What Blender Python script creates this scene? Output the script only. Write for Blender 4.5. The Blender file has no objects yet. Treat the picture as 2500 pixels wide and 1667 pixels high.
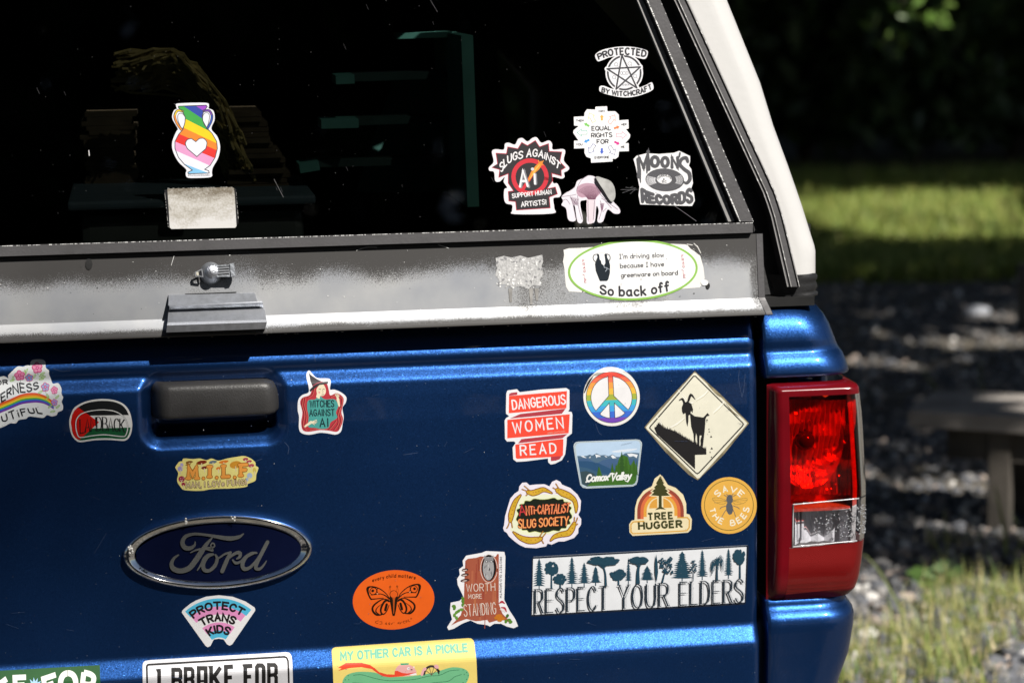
import bpy, bmesh, math, random, bisect
from mathutils import Vector, Matrix, geometry, noise
random.seed(7)
SC = bpy.context.scene
COL = SC.collection
R = math.radians

# ---------------------------------------------------------------- camera, light, exposure
F_PX = 5850.0
YAW, PITCH, ROLL = R(8.75), R(9.0), R(-0.8)
FW = Vector((math.sin(YAW)*math.cos(PITCH), math.cos(YAW)*math.cos(PITCH), -math.sin(PITCH)))
_rt = Vector((math.cos(YAW), -math.sin(YAW), 0)); _up = _rt.cross(FW)
RT = _rt*math.cos(ROLL) + _up*math.sin(ROLL)
UP = -_rt*math.sin(ROLL) + _up*math.cos(ROLL)
CAM = Vector((-0.093, -3.06, 1.51))
cd = bpy.data.cameras.new('camera'); cam = bpy.data.objects.new('camera', cd); COL.objects.link(cam)
cam.matrix_world = Matrix(((RT.x, UP.x, -FW.x, CAM.x), (RT.y, UP.y, -FW.y, CAM.y), (RT.z, UP.z, -FW.z, CAM.z), (0, 0, 0, 1)))
cd.sensor_width = 36; cd.lens = F_PX/2500*36; cd.clip_start = .05; cd.clip_end = 400
cd.dof.use_dof = True; cd.dof.focus_distance = 3.08; cd.dof.aperture_fstop = 4.5
SC.camera = cam

SUN = Vector((.35, -.57, .74)).normalized()
sd = bpy.data.lights.new('sun', 'SUN'); sd.energy = 4.9; sd.angle = R(.5); sd.color = (1, .955, .89)
so = bpy.data.objects.new('sun', sd); COL.objects.link(so)
so.rotation_euler = SUN.to_track_quat('Z', 'Y').to_euler()
so.location = SUN*30
W = bpy.data.worlds.new('World'); SC.world = W; W.use_nodes = True
nt = W.node_tree; bg = nt.nodes['Background']
sky = nt.nodes.new('ShaderNodeTexSky'); sky.sky_type = 'NISHITA'; sky.sun_disc = False
sky.sun_elevation = math.asin(SUN.z); sky.sun_rotation = math.atan2(SUN.x, SUN.y)
nt.links.new(sky.outputs[0], bg.inputs[0]); bg.inputs[1].default_value = .034
vs = SC.view_settings; vs.view_transform = 'Standard'; vs.look = 'None'; vs.gamma = 1; vs.exposure = .4
SC.cycles.max_bounces = 10; SC.cycles.transparent_max_bounces = 16; SC.cycles.caustics_reflective = False; SC.cycles.caustics_refractive = False

def ray(px, py): return (FW + RT*((px-1250)/F_PX) + UP*((833.5-py)/F_PX))
def hit(px, py, o, n):
    d = ray(px, py); return CAM + d*((o-CAM).dot(n)/d.dot(n))
def proj(p):
    d = p-CAM; z = d.dot(FW); return (d.dot(RT)/z*F_PX+1250, 833.5-d.dot(UP)/z*F_PX)
YN = Vector((0, -1, 0))
def on_y(px, py, y=0.0): return hit(px, py, Vector((0, y, 0)), YN)
def ground(px, py): return hit(px, py, Vector((0, 0, 0)), Vector((0, 0, 1)))
def row(py, px=1831): return on_y(px, py).z          # height of a level on the tailgate face

# ---------------------------------------------------------------- materials
def lin(h):
    h = h.lstrip('#')
    if len(h) == 3: h = ''.join(c*2 for c in h)
    v = [int(h[i:i+2], 16)/255 for i in (0, 2, 4)]
    return [((c+.055)/1.055)**2.4 if c > .04045 else c/12.92 for c in v]
MATS = {}
def mat(key, build):
    if key not in MATS:
        m = bpy.data.materials.new(key); m.use_nodes = True; MATS[key] = m
        build(m, m.node_tree, m.node_tree.nodes['Principled BSDF'])
    return MATS[key]
def N(t, typ, **kw):
    n = t.nodes.new(typ)
    for k, v in kw.items():
        if k.startswith('i_'):
            s = k[2:]; s = int(s) if s.isdigit() else s.replace('_', ' ')
            n.inputs[s].default_value = v
        else: setattr(n, k, v)
    return n
def ramp(t, src, stops):
    r = t.nodes.new('ShaderNodeValToRGB'); e = r.color_ramp.elements
    while len(e) < len(stops): e.new(.5)
    for el, (p, c) in zip(e, stops):
        el.position = p; el.color = (*c, 1) if len(c) == 3 else c
    t.links.new(src, r.inputs[0]); return r.outputs[0]
def g3(v): return (v, v, v)
def vinyl(hexc, rough=.3):
    def b(m, t, p):
        c = [min(.86, x*.86) for x in lin(hexc)]
        nz = N(t, 'ShaderNodeTexNoise', i_Scale=60.0, i_Detail=4.0)
        tc = N(t, 'ShaderNodeTexCoord'); t.links.new(tc.outputs['Object'], nz.inputs['Vector'])
        t.links.new(ramp(t, nz.outputs[0], [(.3, [x*.93 for x in c]), (.7, c)]), p.inputs['Base Color'])
        p.inputs['Roughness'].default_value = rough; p.inputs['Specular IOR Level'].default_value = .35
    return mat('vinyl '+hexc, b)
def simple(key, col, rough=.5, metal=0.0, var=.15, scale=25.0, bump=0.0, bscale=200.0, coat=0.0, spec=.5):
    def b(m, t, p):
        tc = N(t, 'ShaderNodeTexCoord'); nz = N(t, 'ShaderNodeTexNoise', i_Scale=scale, i_Detail=6.0)
        t.links.new(tc.outputs['Object'], nz.inputs['Vector'])
        t.links.new(ramp(t, nz.outputs[0], [(.3, [x*(1-var) for x in col]), (.7, [min(1, x*(1+var)) for x in col])]), p.inputs['Base Color'])
        t.links.new(ramp(t, nz.outputs[0], [(.2, g3(min(1, rough*1.25))), (.8, g3(rough*.8))]), p.inputs['Roughness'])
        p.inputs['Metallic'].default_value = metal; p.inputs['Coat Weight'].default_value = coat
        p.inputs['Specular IOR Level'].default_value = spec
        if bump:
            n2 = N(t, 'ShaderNodeTexNoise', i_Scale=bscale, i_Detail=3.0); t.links.new(tc.outputs['Object'], n2.inputs['Vector'])
            bp = N(t, 'ShaderNodeBump', i_Strength=bump, i_Distance=.002); t.links.new(n2.outputs[0], bp.inputs['Height'])
            t.links.new(bp.outputs[0], p.inputs['Normal'])
    return mat(key, b)
def paint_b(m, t, p):
    tc = N(t, 'ShaderNodeTexCoord')
    vo = N(t, 'ShaderNodeTexVoronoi', i_Scale=950.0); t.links.new(tc.outputs['Object'], vo.inputs['Vector'])
    ge = N(t, 'ShaderNodeNewGeometry')
    sub = N(t, 'ShaderNodeVectorMath', operation='SUBTRACT'); t.links.new(vo.outputs['Color'], sub.inputs[0]); sub.inputs[1].default_value = (.5, .5, .5)
    sc = N(t, 'ShaderNodeVectorMath', operation='SCALE'); t.links.new(sub.outputs[0], sc.inputs[0]); sc.inputs['Scale'].default_value = .2
    v2 = N(t, 'ShaderNodeTexVoronoi', i_Scale=640.0); t.links.new(tc.outputs['Object'], v2.inputs['Vector'])
    sx = N(t, 'ShaderNodeSeparateColor'); t.links.new(v2.outputs['Color'], sx.inputs[0])
    th = N(t, 'ShaderNodeMapRange'); t.links.new(sx.outputs[0], th.inputs[0]); th.inputs[1].default_value = .93; th.inputs[2].default_value = 1.0; th.inputs[3].default_value = .10; th.inputs[4].default_value = .34
    t.links.new(th.outputs[0], sc.inputs['Scale'])
    ad = N(t, 'ShaderNodeVectorMath', operation='ADD'); t.links.new(ge.outputs['Normal'], ad.inputs[0]); t.links.new(sc.outputs[0], ad.inputs[1])
    no = N(t, 'ShaderNodeVectorMath', operation='NORMALIZE'); t.links.new(ad.outputs[0], no.inputs[0])
    p.inputs['Metallic'].default_value = .9; p.inputs['Roughness'].default_value = .39
    nz = N(t, 'ShaderNodeTexNoise', i_Scale=5.0, i_Detail=8.0); t.links.new(tc.outputs['Object'], nz.inputs['Vector'])
    t.links.new(ramp(t, nz.outputs[0], [(.3, (.012, .055, .195)), (.7, (.014, .063, .225))]), p.inputs['Base Color'])
    t.links.new(no.outputs[0], p.inputs['Normal'])
    p.inputs['Coat Weight'].default_value = .8; p.inputs['Coat Roughness'].default_value = .04
    n3 = N(t, 'ShaderNodeTexNoise', i_Scale=7.0, i_Detail=2.0); t.links.new(tc.outputs['Object'], n3.inputs['Vector'])
    bp = N(t, 'ShaderNodeBump', i_Strength=.06, i_Distance=.02); t.links.new(n3.outputs[0], bp.inputs['Height'])
    t.links.new(bp.outputs[0], p.inputs['Coat Normal'])
PAINT = mat('blue metallic paint', paint_b)
CHROME = simple('chrome', (.78, .8, .82), .07, 1.0, .05)
ALU = simple('scratched aluminium', (.47, .49, .53), .36, .76, .25, 90.0, .07, 900.0)
ALUD = simple('cast zinc', (.48, .51, .56), .32, .7, .3, 120.0, .3, 300.0)
FRAME = simple('dark anodised frame', (.058, .056, .059), .5, .1, .2, 40.0, .1, 300.0)
TRIM = simple('grey trim', (.26, .255, .25), .45, .2, .15, 60.0)
RUBBER = simple('black rubber', (.012, .012, .013), .55, 0, .3, 50.0, .2, 200.0)
PLASTIC = simple('weathered black plastic', (.036, .035, .035), .42, 0, .35, 22.0, .2, 520.0)
BLACK = simple('black plastic and shade', (.006, .006, .006), .8, 0, .2)
FIBRE = simple('white fibreglass', (.55, .545, .535), .38, 0, .035, 14.0, .08, 120.0)
LINER = simple('dark carpet liner', (.026, .025, .025), .95, 0, .3, 60.0)
CHIP = simple('bare metal chip', (.75, .75, .74), .5, 0, .2, 100.0)

def glass_like(key, tint, rough=.02, spec=1.0, wavy=0.0):
    def b(m, t, p):
        out = t.nodes['Material Output']
        tr = N(t, 'ShaderNodeBsdfTransparent'); tr.inputs[0].default_value = (*tint, 1)
        gl = N(t, 'ShaderNodeBsdfGlossy'); gl.inputs['Roughness'].default_value = rough; gl.inputs['Color'].default_value = (1, 1, 1, 1)
        fr = N(t, 'ShaderNodeFresnel'); fr.inputs[0].default_value = 1.5
        mu = N(t, 'ShaderNodeMath', operation='MULTIPLY'); mu.inputs[1].default_value = spec; t.links.new(fr.outputs[0], mu.inputs[0])
        mx = N(t, 'ShaderNodeMixShader'); t.links.new(mu.outputs[0], mx.inputs[0])
        t.links.new(tr.outputs[0], mx.inputs[1]); t.links.new(gl.outputs[0], mx.inputs[2]); t.links.new(mx.outputs[0], out.inputs[0])
        if wavy:
            tc = N(t, 'ShaderNodeTexCoord'); n2 = N(t, 'ShaderNodeTexNoise', i_Scale=wavy, i_Detail=1.0); t.links.new(tc.outputs['Object'], n2.inputs['Vector'])
            bp = N(t, 'ShaderNodeBump', i_Strength=.3, i_Distance=.004); t.links.new(n2.outputs[0], bp.inputs['Height'])
            t.links.new(bp.outputs[0], gl.inputs['Normal']); t.links.new(bp.outputs[0], fr.inputs['Normal'])
        t.nodes.remove(p)
    return mat(key, b)
TINT = glass_like('dark tinted glass', (.47, .49, .47), .01, .9)
REDLENS = glass_like('red lens', (.95, .045, .008), .05, 1.0)
CLEARLENS = glass_like('clear lens', (.9, .9, .92), .03, 1.0)

# ---------------------------------------------------------------- object helpers
def tag(o, label=None, cat=None, group=None, kind=None):
    for k, v in (('label', label), ('category', cat), ('group', group), ('kind', kind)):
        if v: o[k] = v
    return o
def empty(name, loc=(0, 0, 0)):
    o = bpy.data.objects.new(name, None); o.location = loc; o.empty_display_size = .1; COL.objects.link(o); return o
class Raw:
    """plain vertex and face lists, for meshes of very many small faces"""
    def __init__(s): s.v, s.f, s.m = [], [], []
    def face(s, pts, mi=0):
        k = len(s.v); s.v += [tuple(p) for p in pts]; s.f.append(tuple(range(k, k+len(pts)))); s.m.append(mi)
    def to_mesh(s, me):
        me.from_pydata(s.v, [], s.f); me.polygons.foreach_set('material_index', s.m)
    def free(s): pass
def link(name, bm, mats, parent=None, smooth=False, sides=False):
    if sides:                                     # a left and a right piece: one object each
        b2 = bm.copy()
        bmesh.ops.delete(bm, geom=[v for v in bm.verts if v.co.x < 0], context='VERTS'); bmesh.ops.delete(b2, geom=[v for v in b2.verts if v.co.x >= 0], context='VERTS')
        o = link(name, bm, mats, parent, smooth); link(name, b2, mats, parent, smooth); return o
    me = bpy.data.meshes.new(name)
    bm.to_mesh(me); bm.free()
    for m in (mats if isinstance(mats, (list, tuple)) else [mats]): me.materials.append(m)
    if smooth:
        for f in me.polygons: f.use_smooth = True
    o = bpy.data.objects.new(name, me); COL.objects.link(o)
    if parent is not None:
        o.parent = parent; o.matrix_parent_inverse = Matrix.Translation(-(wloc(parent)))
    return o
def wloc(o):
    v = o.location.copy()
    if o.parent is not None: v += o.matrix_parent_inverse.translation + wloc(o.parent)
    return v
def grid(bm, rows, mi=0, close=False, uv=None):
    """rows: list of equal-length lists of points -> quads"""
    vv = [[bm.verts.new(p) for p in r] for r in rows]
    L = bm.loops.layers.uv.verify() if uv else None
    fs = []
    for i in range(len(vv)-1):
        n = len(vv[i])
        for j in range(n if close else n-1):
            k = (j+1) % n
            f = bm.faces.new((vv[i][j], vv[i][k], vv[i+1][k], vv[i+1][j])); f.material_index = mi; fs.append(f)
            if uv:
                for lp, q in zip(f.loops, ((i, j), (i, k), (i+1, k), (i+1, j))): lp[L].uv = uv[q[0]][q[1]]
    return vv
def box(bm, c, s, rot=None, mi=0):
    c = Vector(c); M = rot or Matrix.Identity(3)
    v = [bm.verts.new(c + M @ Vector((x*s[0]/2, y*s[1]/2, z*s[2]/2))) for x in (-1, 1) for y in (-1, 1) for z in (-1, 1)]
    for q in ((0, 1, 3, 2), (4, 6, 7, 5), (0, 4, 5, 1), (2, 3, 7, 6), (0, 2, 6, 4), (1, 5, 7, 3)):
        bm.faces.new([v[i] for i in q]).material_index = mi
def bevel(bm, w, seg=2):
    bmesh.ops.bevel(bm, geom=bm.edges[:], offset=w, segments=seg, affect='EDGES', profile=.6, clamp_overlap=True)
def tube(bm, pts, rad, n=8, mi=0, cap=True):
    pts = [Vector(p) for p in pts]; rs = rad if isinstance(rad, (list, tuple)) else [rad]*len(pts)
    rings = []
    for i, p in enumerate(pts):
        d = (pts[min(i+1, len(pts)-1)]-pts[max(i-1, 0)]).normalized()
        a = d.orthogonal().normalized() if i == 0 else (prev - d*prev.dot(d)).normalized()
        prev = a; b = d.cross(a)
        rings.append([p + (a*math.cos(t)+b*math.sin(t))*rs[i] for t in [2*math.pi*k/n for k in range(n)]])
    vv = grid(bm, rings, mi, close=True)
    if cap:
        for r in (vv[0], vv[-1]): bm.faces.new(r).material_index = mi
def catmull(p, closed=False, n=5):
    p = [tuple(q) for q in p]; m = len(p); out = []
    for i in range(m if closed else m-1):
        if closed: a, b, c, d = p[i-1], p[i], p[(i+1) % m], p[(i+2) % m]
        else: a, b, c, d = p[max(i-1, 0)], p[i], p[i+1], p[min(i+2, m-1)]
        for k in range(n):
            t = k/n
            out.append(tuple(.5*(2*b[j]+(c[j]-a[j])*t+(2*a[j]-5*b[j]+4*c[j]-d[j])*t*t+(3*b[j]-a[j]-3*c[j]+d[j])*t**3) for j in range(2)))
    if not closed: out.append(p[-1])
    return out

# ---------------------------------------------------------------- surfaces of the truck's rear
def lerp_table(tab, x):
    if x <= tab[0][0]: return tab[0][1]
    for (a, va), (b, vb) in zip(tab, tab[1:]):
        if x <= b: return va + (vb-va)*(x-a)/(b-a)
    return tab[-1][1]
PTAB = sorted([(row(1720), -.014), (row(1563), -.014), (row(1521), 0.0), (row(1400), -.0015), (row(1250), -.0015), (row(1100), .0), (row(990), .0025), (row(930), .005), (row(895), .0072), (row(868), .0198), (row(846), .0168),
               (row(838), .0178), (row(800), .029), (row(780), .041), (row(765), .055), (row(752), .080)])
def prof(z): return sum(lerp_table(PTAB, z+d) for d in (-.003, -.0018, -.0006, .0006, .0018, .003))/6
CREASE = sorted([row(r) for r in list(range(1515, 1572, 4))+list(range(832, 906, 4))+list(range(918, 1512, 16))])
CY = [prof(z) for z in CREASE]
def facet(z):                                    # the same face as flat facets, so that every layer of a sticker bends alike
    if z <= CREASE[0] or z >= CREASE[-1]: return prof(z)
    i = bisect.bisect(CREASE, z)-1; t = (z-CREASE[i])/(CREASE[i+1]-CREASE[i]); return CY[i]+(CY[i+1]-CY[i])*t
HT = R(12)
HZ = on_y(1063, 800, -.004).z
HO = Vector((0, .003, HZ)); HA = Vector((1, 0, 0)); HU = Vector((0, math.sin(HT), math.cos(HT))); HN = Vector((0, -math.cos(HT), math.sin(HT)))
def tg_ab(px, py, h=0):
    p = on_y(px, py, -h); return (p.x, p.z)
def h_ab(px, py, h=0):
    p = hit(px, py, HO+HN*h, HN)-HO; return (p.dot(HA), p.dot(HU))
def h_w(a, b, h): return HO + HA*a + HU*b + HN*h
def hw(px, py, h=0): return hit(px, py, HO+HN*h, HN)

# ---------------------------------------------------------------- flat art: cut vinyl, print and lettering, kept in the plane of what carries it
FONT = {}
def _font(s):
    for ln in s.strip().split('\n'):
        c, w, g = ln.split(' ', 2)
        FONT[c] = (float(w), [(k.startswith('~'), [tuple(float(v) for v in q.split(',')) for q in k.lstrip('~').split()]) for k in g.split('|')])
_font("""A 7 0,0 3.5,10 7,0|1.2,3.4 5.8,3.4
B 6.5 0,0 0,10|~0,10 3.6,9.9 5.7,8.8 5.7,6.6 3.8,5.4 0,5.3|~0,5.3 4,5.3 6.4,4 6.4,1.6 4.2,.1 0,0
C 6.5 ~6.4,8 5,9.7 3.3,10 1.1,8.6 0,5 1.1,1.4 3.3,0 5,.3 6.5,2
D 6.8 0,0 0,10|~0,10 3,9.9 5.8,8.4 6.8,5 5.8,1.6 3,.1 0,0
E 6 6,10 0,10 0,0 6,0|0,5.2 5,5.2
F 6 6,10 0,10 0,0|0,5.2 4.8,5.2
G 6.9 ~6.4,8 5,9.7 3.3,10 1.1,8.6 0,5 1.1,1.4 3.4,0 5.4,.6 6.7,2.2|6.7,1.6 6.7,4.6 4,4.6
H 7 0,0 0,10|7,0 7,10|0,5.2 7,5.2
I .6 .3,0 .3,10
K 6.5 0,0 0,10|6.3,10 0,4.4|2,5.9 6.5,0
L 5.6 0,10 0,0 5.6,0
M 8.4 0,0 .5,10 4.2,3 7.9,10 8.4,0
N 7 0,0 0,10 7,0 7,10
O 7.4 ~3.7,10 1.1,8.7 0,5 1.1,1.3 3.7,0 6.3,1.3 7.4,5 6.3,8.7 3.7,10
P 6.2 0,0 0,10|~0,10 4,9.9 6.2,8.6 6.1,6 4,4.7 0,4.6
Q 7.4 ~3.7,10 1.1,8.7 0,5 1.1,1.3 3.7,0 6.3,1.3 7.4,5 6.3,8.7 3.7,10|4.4,2.8 7.2,-.6
R 6.5 0,0 0,10|~0,10 4,9.9 6.2,8.7 6.1,6 4,4.9 0,4.8|3,4.8 6.5,0
S 6.2 ~6,8.4 4.6,9.8 2.6,10 .6,8.8 .5,6.8 2.4,5.5 4.4,4.6 6.2,3.1 5.9,1.1 3.6,0 1.5,.2 0,1.8
T 7 0,10 7,10|3.5,10 3.5,0
U 6.8 ~0,10 0,6.5 0,3.6 1,.9 3.4,0 5.8,.9 6.8,3.6 6.8,6.5 6.8,10
V 7 0,10 3.5,0 7,10
W 9.6 0,10 2.2,0 4.8,8.2 7.4,0 9.6,10
Y 7 0,10 3.5,4.8 7,10|3.5,4.8 3.5,0
a 5.6 ~5,4.8 3,6 .8,5 .1,3 .8,.8 2.8,0 4.6,1.4 5,3.5|5,6 5,1 5.6,0
b 5.2 0,10 0,0|~0,3 1,5.4 3,6 4.8,4.8 5.2,3 4.6,.8 2.8,0 .8,.6 0,2
c 4.8 ~4.8,5 3.2,6 1.2,5.4 .1,3 1.2,.6 3.2,0 4.8,1
d 5.2 5.2,10 5.2,0|~5.2,3 4.2,5.4 2.4,6 .5,4.8 0,3 .6,.8 2.4,0 4.4,.6 5.2,2
e 5 ~.2,3.2 5,3.4 4.4,5.3 2.8,6 .9,5.2 .1,3 .9,.7 2.8,0 4.8,1
f 4.2 ~4.2,9 3.2,10 2,9.5 1.6,8 1.5,4 1.5,0|0,5.8 3.6,5.8
g 5.2 ~5,4.8 3,6 .8,5 .1,3 .8,.8 2.8,0 4.6,1.4 5,3.5|~5,6 5,2 5,-.5 4.4,-2.8 2.6,-3.5 .4,-2.6
h 4.8 0,10 0,0|~0,3.5 1.2,5.6 3,6 4.4,5 4.7,3 4.7,0
i .6 .3,6 .3,0|.3,8.6 .3,8.9
k 4.8 0,10 0,0|4.4,6 0,2.4|1.4,3.6 4.8,0
l .6 .3,10 .3,0
m 7 0,6 0,0|~0,4 1.2,5.8 2.6,5.9 3.4,4.6 3.5,2 3.5,0|~3.5,4 4.7,5.8 6.1,5.9 6.9,4.6 7,2 7,0
n 4.8 0,6 0,0|~0,3.5 1.2,5.6 3,6 4.4,5 4.7,3 4.7,0
o 5.4 ~2.7,6 .8,5.2 0,3 .8,.8 2.7,0 4.6,.8 5.4,3 4.6,5.2 2.7,6
r 3.8 0,6 0,0|~0,3.6 1.2,5.6 2.8,6 3.8,5.2
s 4.3 ~4.2,5 2.6,6 .8,5.4 .8,3.9 2.6,3.1 4.2,2.2 4,.6 2.2,0 0,.8
t 3.6 ~1.6,9 1.6,5 1.6,1.2 2.6,.1 3.6,.4|0,6 3.4,6
u 4.8 ~0,6 0,3.5 .2,1.2 1.6,0 3.4,.3 4.7,2|4.7,6 4.7,0
v 5 0,6 2.5,0 5,6
w 7 0,6 1.7,0 3.5,5 5.3,0 7,6
x 4.6 0,6 4.6,0|4.6,6 0,0
y 5 0,6 2.5,.4|5,6 1.4,-3.5
| 4 .2,10 3.8,10|2,10 2,0|.2,0 3.8,0
j .6 .3,10 .3,7.6|.3,2 .3,0
' .6 .3,10.4 .3,8
. .6 .3,.5 .3,0
, .9 .7,.6 0,-1.8
! .6 .3,10 .3,3.4|.3,.6 .3,0
- 3.4 0,4.6 3.4,4.6
@ 7 ~5,3 4,5.6 2.4,5 2.2,2.8 3.8,2.4 5,4 5.2,2.6 6.4,3 7,5.5 5.6,9 3,9 .4,7 .2,3 2,0 5,0""".replace('| 4 .2', '¦ 4 .2').replace('j .6 .3,10 .3,7.6|.3,2 .3,0', 'ı .6 .3,6 .3,0'))

class Art:
    def __init__(s, surf, ox, oy, k, h0=.0004):
        s.surf, s.ox, s.oy, s.k, s.h0 = surf, ox, oy, k, h0
        s.n = 0; s.parts = {}; s.cur = 'base'
    def part(s, name): s.cur = name; return s
    def _b(s):
        if s.cur not in s.parts: s.parts[s.cur] = (bmesh.new(), [])
        return s.parts[s.cur]
    def _m(s, col):
        m = vinyl(col) if isinstance(col, str) else col
        l = s._b()[1]
        if m not in l: l.append(m)
        return l.index(m)
    def P(s, x, y):
        return (tg_ab if s.surf == 'tg' else h_ab)(s.ox+x/s.k, s.oy+y/s.k, s.h0)
    def _h(s): s.n += 1; return s.h0 + s.n*3e-6
    def poly(s, pts, col, smooth=False, thick=0.0, raw=False, h=None):
        if smooth: pts = catmull(pts, True, 4)
        q = pts if raw else [s.P(*p) for p in pts]
        o = [q[0]]
        for p in q[1:]:
            if abs(p[0]-o[-1][0])+abs(p[1]-o[-1][1]) > 1e-7: o.append(p)
        if len(o) > 3 and abs(o[0][0]-o[-1][0])+abs(o[0][1]-o[-1][1]) < 1e-7: o.pop()
        bm = s._b()[0]; mi = s._m(col); h = s._h() if h is None else h
        vs = [bm.verts.new((p[0], p[1], h)) for p in o]
        for t in geometry.tessellate_polygon([[Vector((p[0], p[1], 0)) for p in o]]):
            try: bm.faces.new([vs[i] for i in t]).material_index = mi
            except ValueError: pass
        if thick:
            lo = [bm.verts.new((p[0], p[1], h-thick)) for p in o]
            for i in range(len(o)):
                j = (i+1) % len(o)
                try: bm.faces.new((vs[i], vs[j], lo[j], lo[i])).material_index = mi
                except ValueError: pass
    def ell(s, cx, cy, rx, ry, col, rot=0, n=28, a0=0, a1=360, **kw):
        s.poly(s.ellp(cx, cy, rx, ry, rot, n, a0, a1), col, **kw)
    @staticmethod
    def ellp(cx, cy, rx, ry, rot=0, n=28, a0=0, a1=360):
        c, q = math.cos(R(rot)), math.sin(R(rot)); o = []
        full = abs(a1-a0) >= 360
        for i in range(n if full else n+1):
            t = R(a0+(a1-a0)*i/n); x, y = rx*math.cos(t), ry*math.sin(t); o.append((cx+x*c-y*q, cy+x*q+y*c))
        return o
    def stroke(s, pts, w, col, smooth=False, closed=False, cap=True, con=False, thick=0.0, n=5):
        """w: width, or list of widths per given point"""
        pts = [tuple(p) for p in pts]
        ws = list(w) if isinstance(w, (list, tuple)) else None
        if smooth:
            if ws:
                m = len(pts); ws = [ws[min(int(i/n), m-1)]*(1-(i/n) % 1)+ws[min(int(i/n)+1, m-1)]*((i/n) % 1) for i in range((m if closed else m-1)*n+1)]
            pts = catmull(pts, closed, n)
        if closed: pts = pts+[pts[0], pts[1]] if not smooth else pts+[pts[0]]
        d = [pts[0]]; dw = [ws[0] if ws else w]
        for i, p in enumerate(pts[1:]):
            if math.hypot(p[0]-d[-1][0], p[1]-d[-1][1]) > 1e-4: d.append(p); dw.append(ws[min(i+1, len(ws)-1)] if ws else w)
        pts = d
        if len(pts) < 2:
            return s.ell(pts[0][0], pts[0][1], dw[0]/2, dw[0]/2, col, n=10)
        dirs = []
        for a, b in zip(pts, pts[1:]):
            l = math.hypot(b[0]-a[0], b[1]-a[1]); dirs.append(((b[0]-a[0])/l, (b[1]-a[1])/l))
        L, Rr = [], []
        for i, p in enumerate(pts):
            d0 = dirs[max(i-1, 0)]; d1 = dirs[min(i, len(dirs)-1)]
            if closed and smooth and i in (0, len(pts)-1): d0, d1 = dirs[-1], dirs[0]
            nx, ny = -(d0[1]+d1[1]), d0[0]+d1[0]; l = math.hypot(nx, ny)
            if l < .2: nx, ny, l = -d1[1], d1[0], 1
            nx /= l; ny /= l
            c = max(.42, -nx*d1[1]+ny*d1[0]); hw_ = dw[i]/2/c
            if con:
                dd = math.hypot(d0[0]+d1[0], d0[1]+d1[1]) or 1; hw_ *= con+(1-con)*abs(d0[1]+d1[1])/dd
            L.append((p[0]+nx*hw_, p[1]+ny*hw_)); Rr.append((p[0]-nx*hw_, p[1]-ny*hw_))
        bm = s._b()[0]; mi = s._m(col); h = s._h()
        a = [bm.verts.new((*s.P(*p), h)) for p in L]; b = [bm.verts.new((*s.P(*p), h)) for p in Rr]
        for i in range(len(a)-1): bm.faces.new((a[i], a[i+1], b[i+1], b[i])).material_index = mi
        if thick:
            a2 = [bm.verts.new((*s.P(*p), h-thick)) for p in L]; b2 = [bm.verts.new((*s.P(*p), h-thick)) for p in Rr]
            for i in range(len(a)-1):
                bm.faces.new((a[i], a2[i], a2[i+1], a[i+1])).material_index = mi; bm.faces.new((b[i], b[i+1], b2[i+1], b2[i])).material_index = mi
        if cap and not closed and not con:
            for e, (p, dr, ww) in enumerate(((pts[0], dirs[0], dw[0]), (pts[-1], dirs[-1], dw[-1]))):
                sg = -1 if e == 0 else 1; f = []
                va, vb = (a[0], b[0]) if e == 0 else (a[-1], b[-1])
                for k in range(1, 5):
                    t = math.pi*k/5; f.append((p[0]+(-dr[1]*math.cos(t)+sg*dr[0]*math.sin(t))*ww/2, p[1]+(dr[0]*math.cos(t)+sg*dr[1]*math.sin(t))*ww/2))
                vv = [bm.verts.new((*s.P(*q), h)) for q in f]
                try: bm.faces.new([va]+vv+[vb]).material_index = mi
                except ValueError: pass
    def text(s, st, bot, top, w, col, style='round', sp=2.2, word=4.2, jit=0.0):
        def res(p):
            p = catmull(p, False, 8) if len(p) > 2 else [tuple(q) for q in p]
            d = [0]
            for a, b in zip(p, p[1:]): d.append(d[-1]+math.hypot(b[0]-a[0], b[1]-a[1]))
            def f(t):
                x = t*d[-1]
                i = 0
                while i < len(d)-2 and d[i+1] < x: i += 1
                q = (x-d[i])/((d[i+1]-d[i]) or 1); return (p[i][0]+(p[i+1][0]-p[i][0])*q, p[i][1]+(p[i+1][1]-p[i][1])*q)
            return f
        B, T = res(bot), res(top); tot = 0
        for c in st: tot += word if c == ' ' else FONT[c][0]+sp
        tot -= sp; x = 0; rnd = random.Random(len(st))
        for c in st:
            if c == ' ': x += word; continue
            gw, strokes = FONT[c]; jv = rnd.uniform(-jit, jit)
            def M(g):
                t = (x+g[0])/tot; v = (g[1]+jv)/10; b, u = B(t), T(t); return (b[0]+(u[0]-b[0])*v, b[1]+(u[1]-b[1])*v)
            for sm, pts in strokes:
                closed = sm and pts[0] == pts[-1]
                pp = pts[:-1] if closed else pts
                if sm: pp = catmull(pp, closed, 5)
                s.stroke([M(g) for g in pp], w, col, closed=False if not closed else False, cap=style == 'round', con=.42 if style == 'serif' else False) if not closed else s.stroke([M(g) for g in pp+[pp[0], pp[1]]], w, col, cap=False, con=.42 if style == 'serif' else False)
                if style == 'round' and not sm and len(pts) > 2:
                    for g in pts[1:-1]: s.ell(*M(g), w/2, w/2, col, n=8)
                if style in ('serif', 'slab') and not sm:
                    for e, nb in ((pts[0], pts[1]), (pts[-1], pts[-2])):
                        if e[1] in (0.0, 10.0) and abs(nb[1]-e[1]) > 2:
                            s.stroke([M((e[0]-1.5, e[1])), M((e[0]+1.5, e[1]))], w*(.42 if style == 'serif' else .7), col, cap=False)
            x += gw+sp
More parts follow.
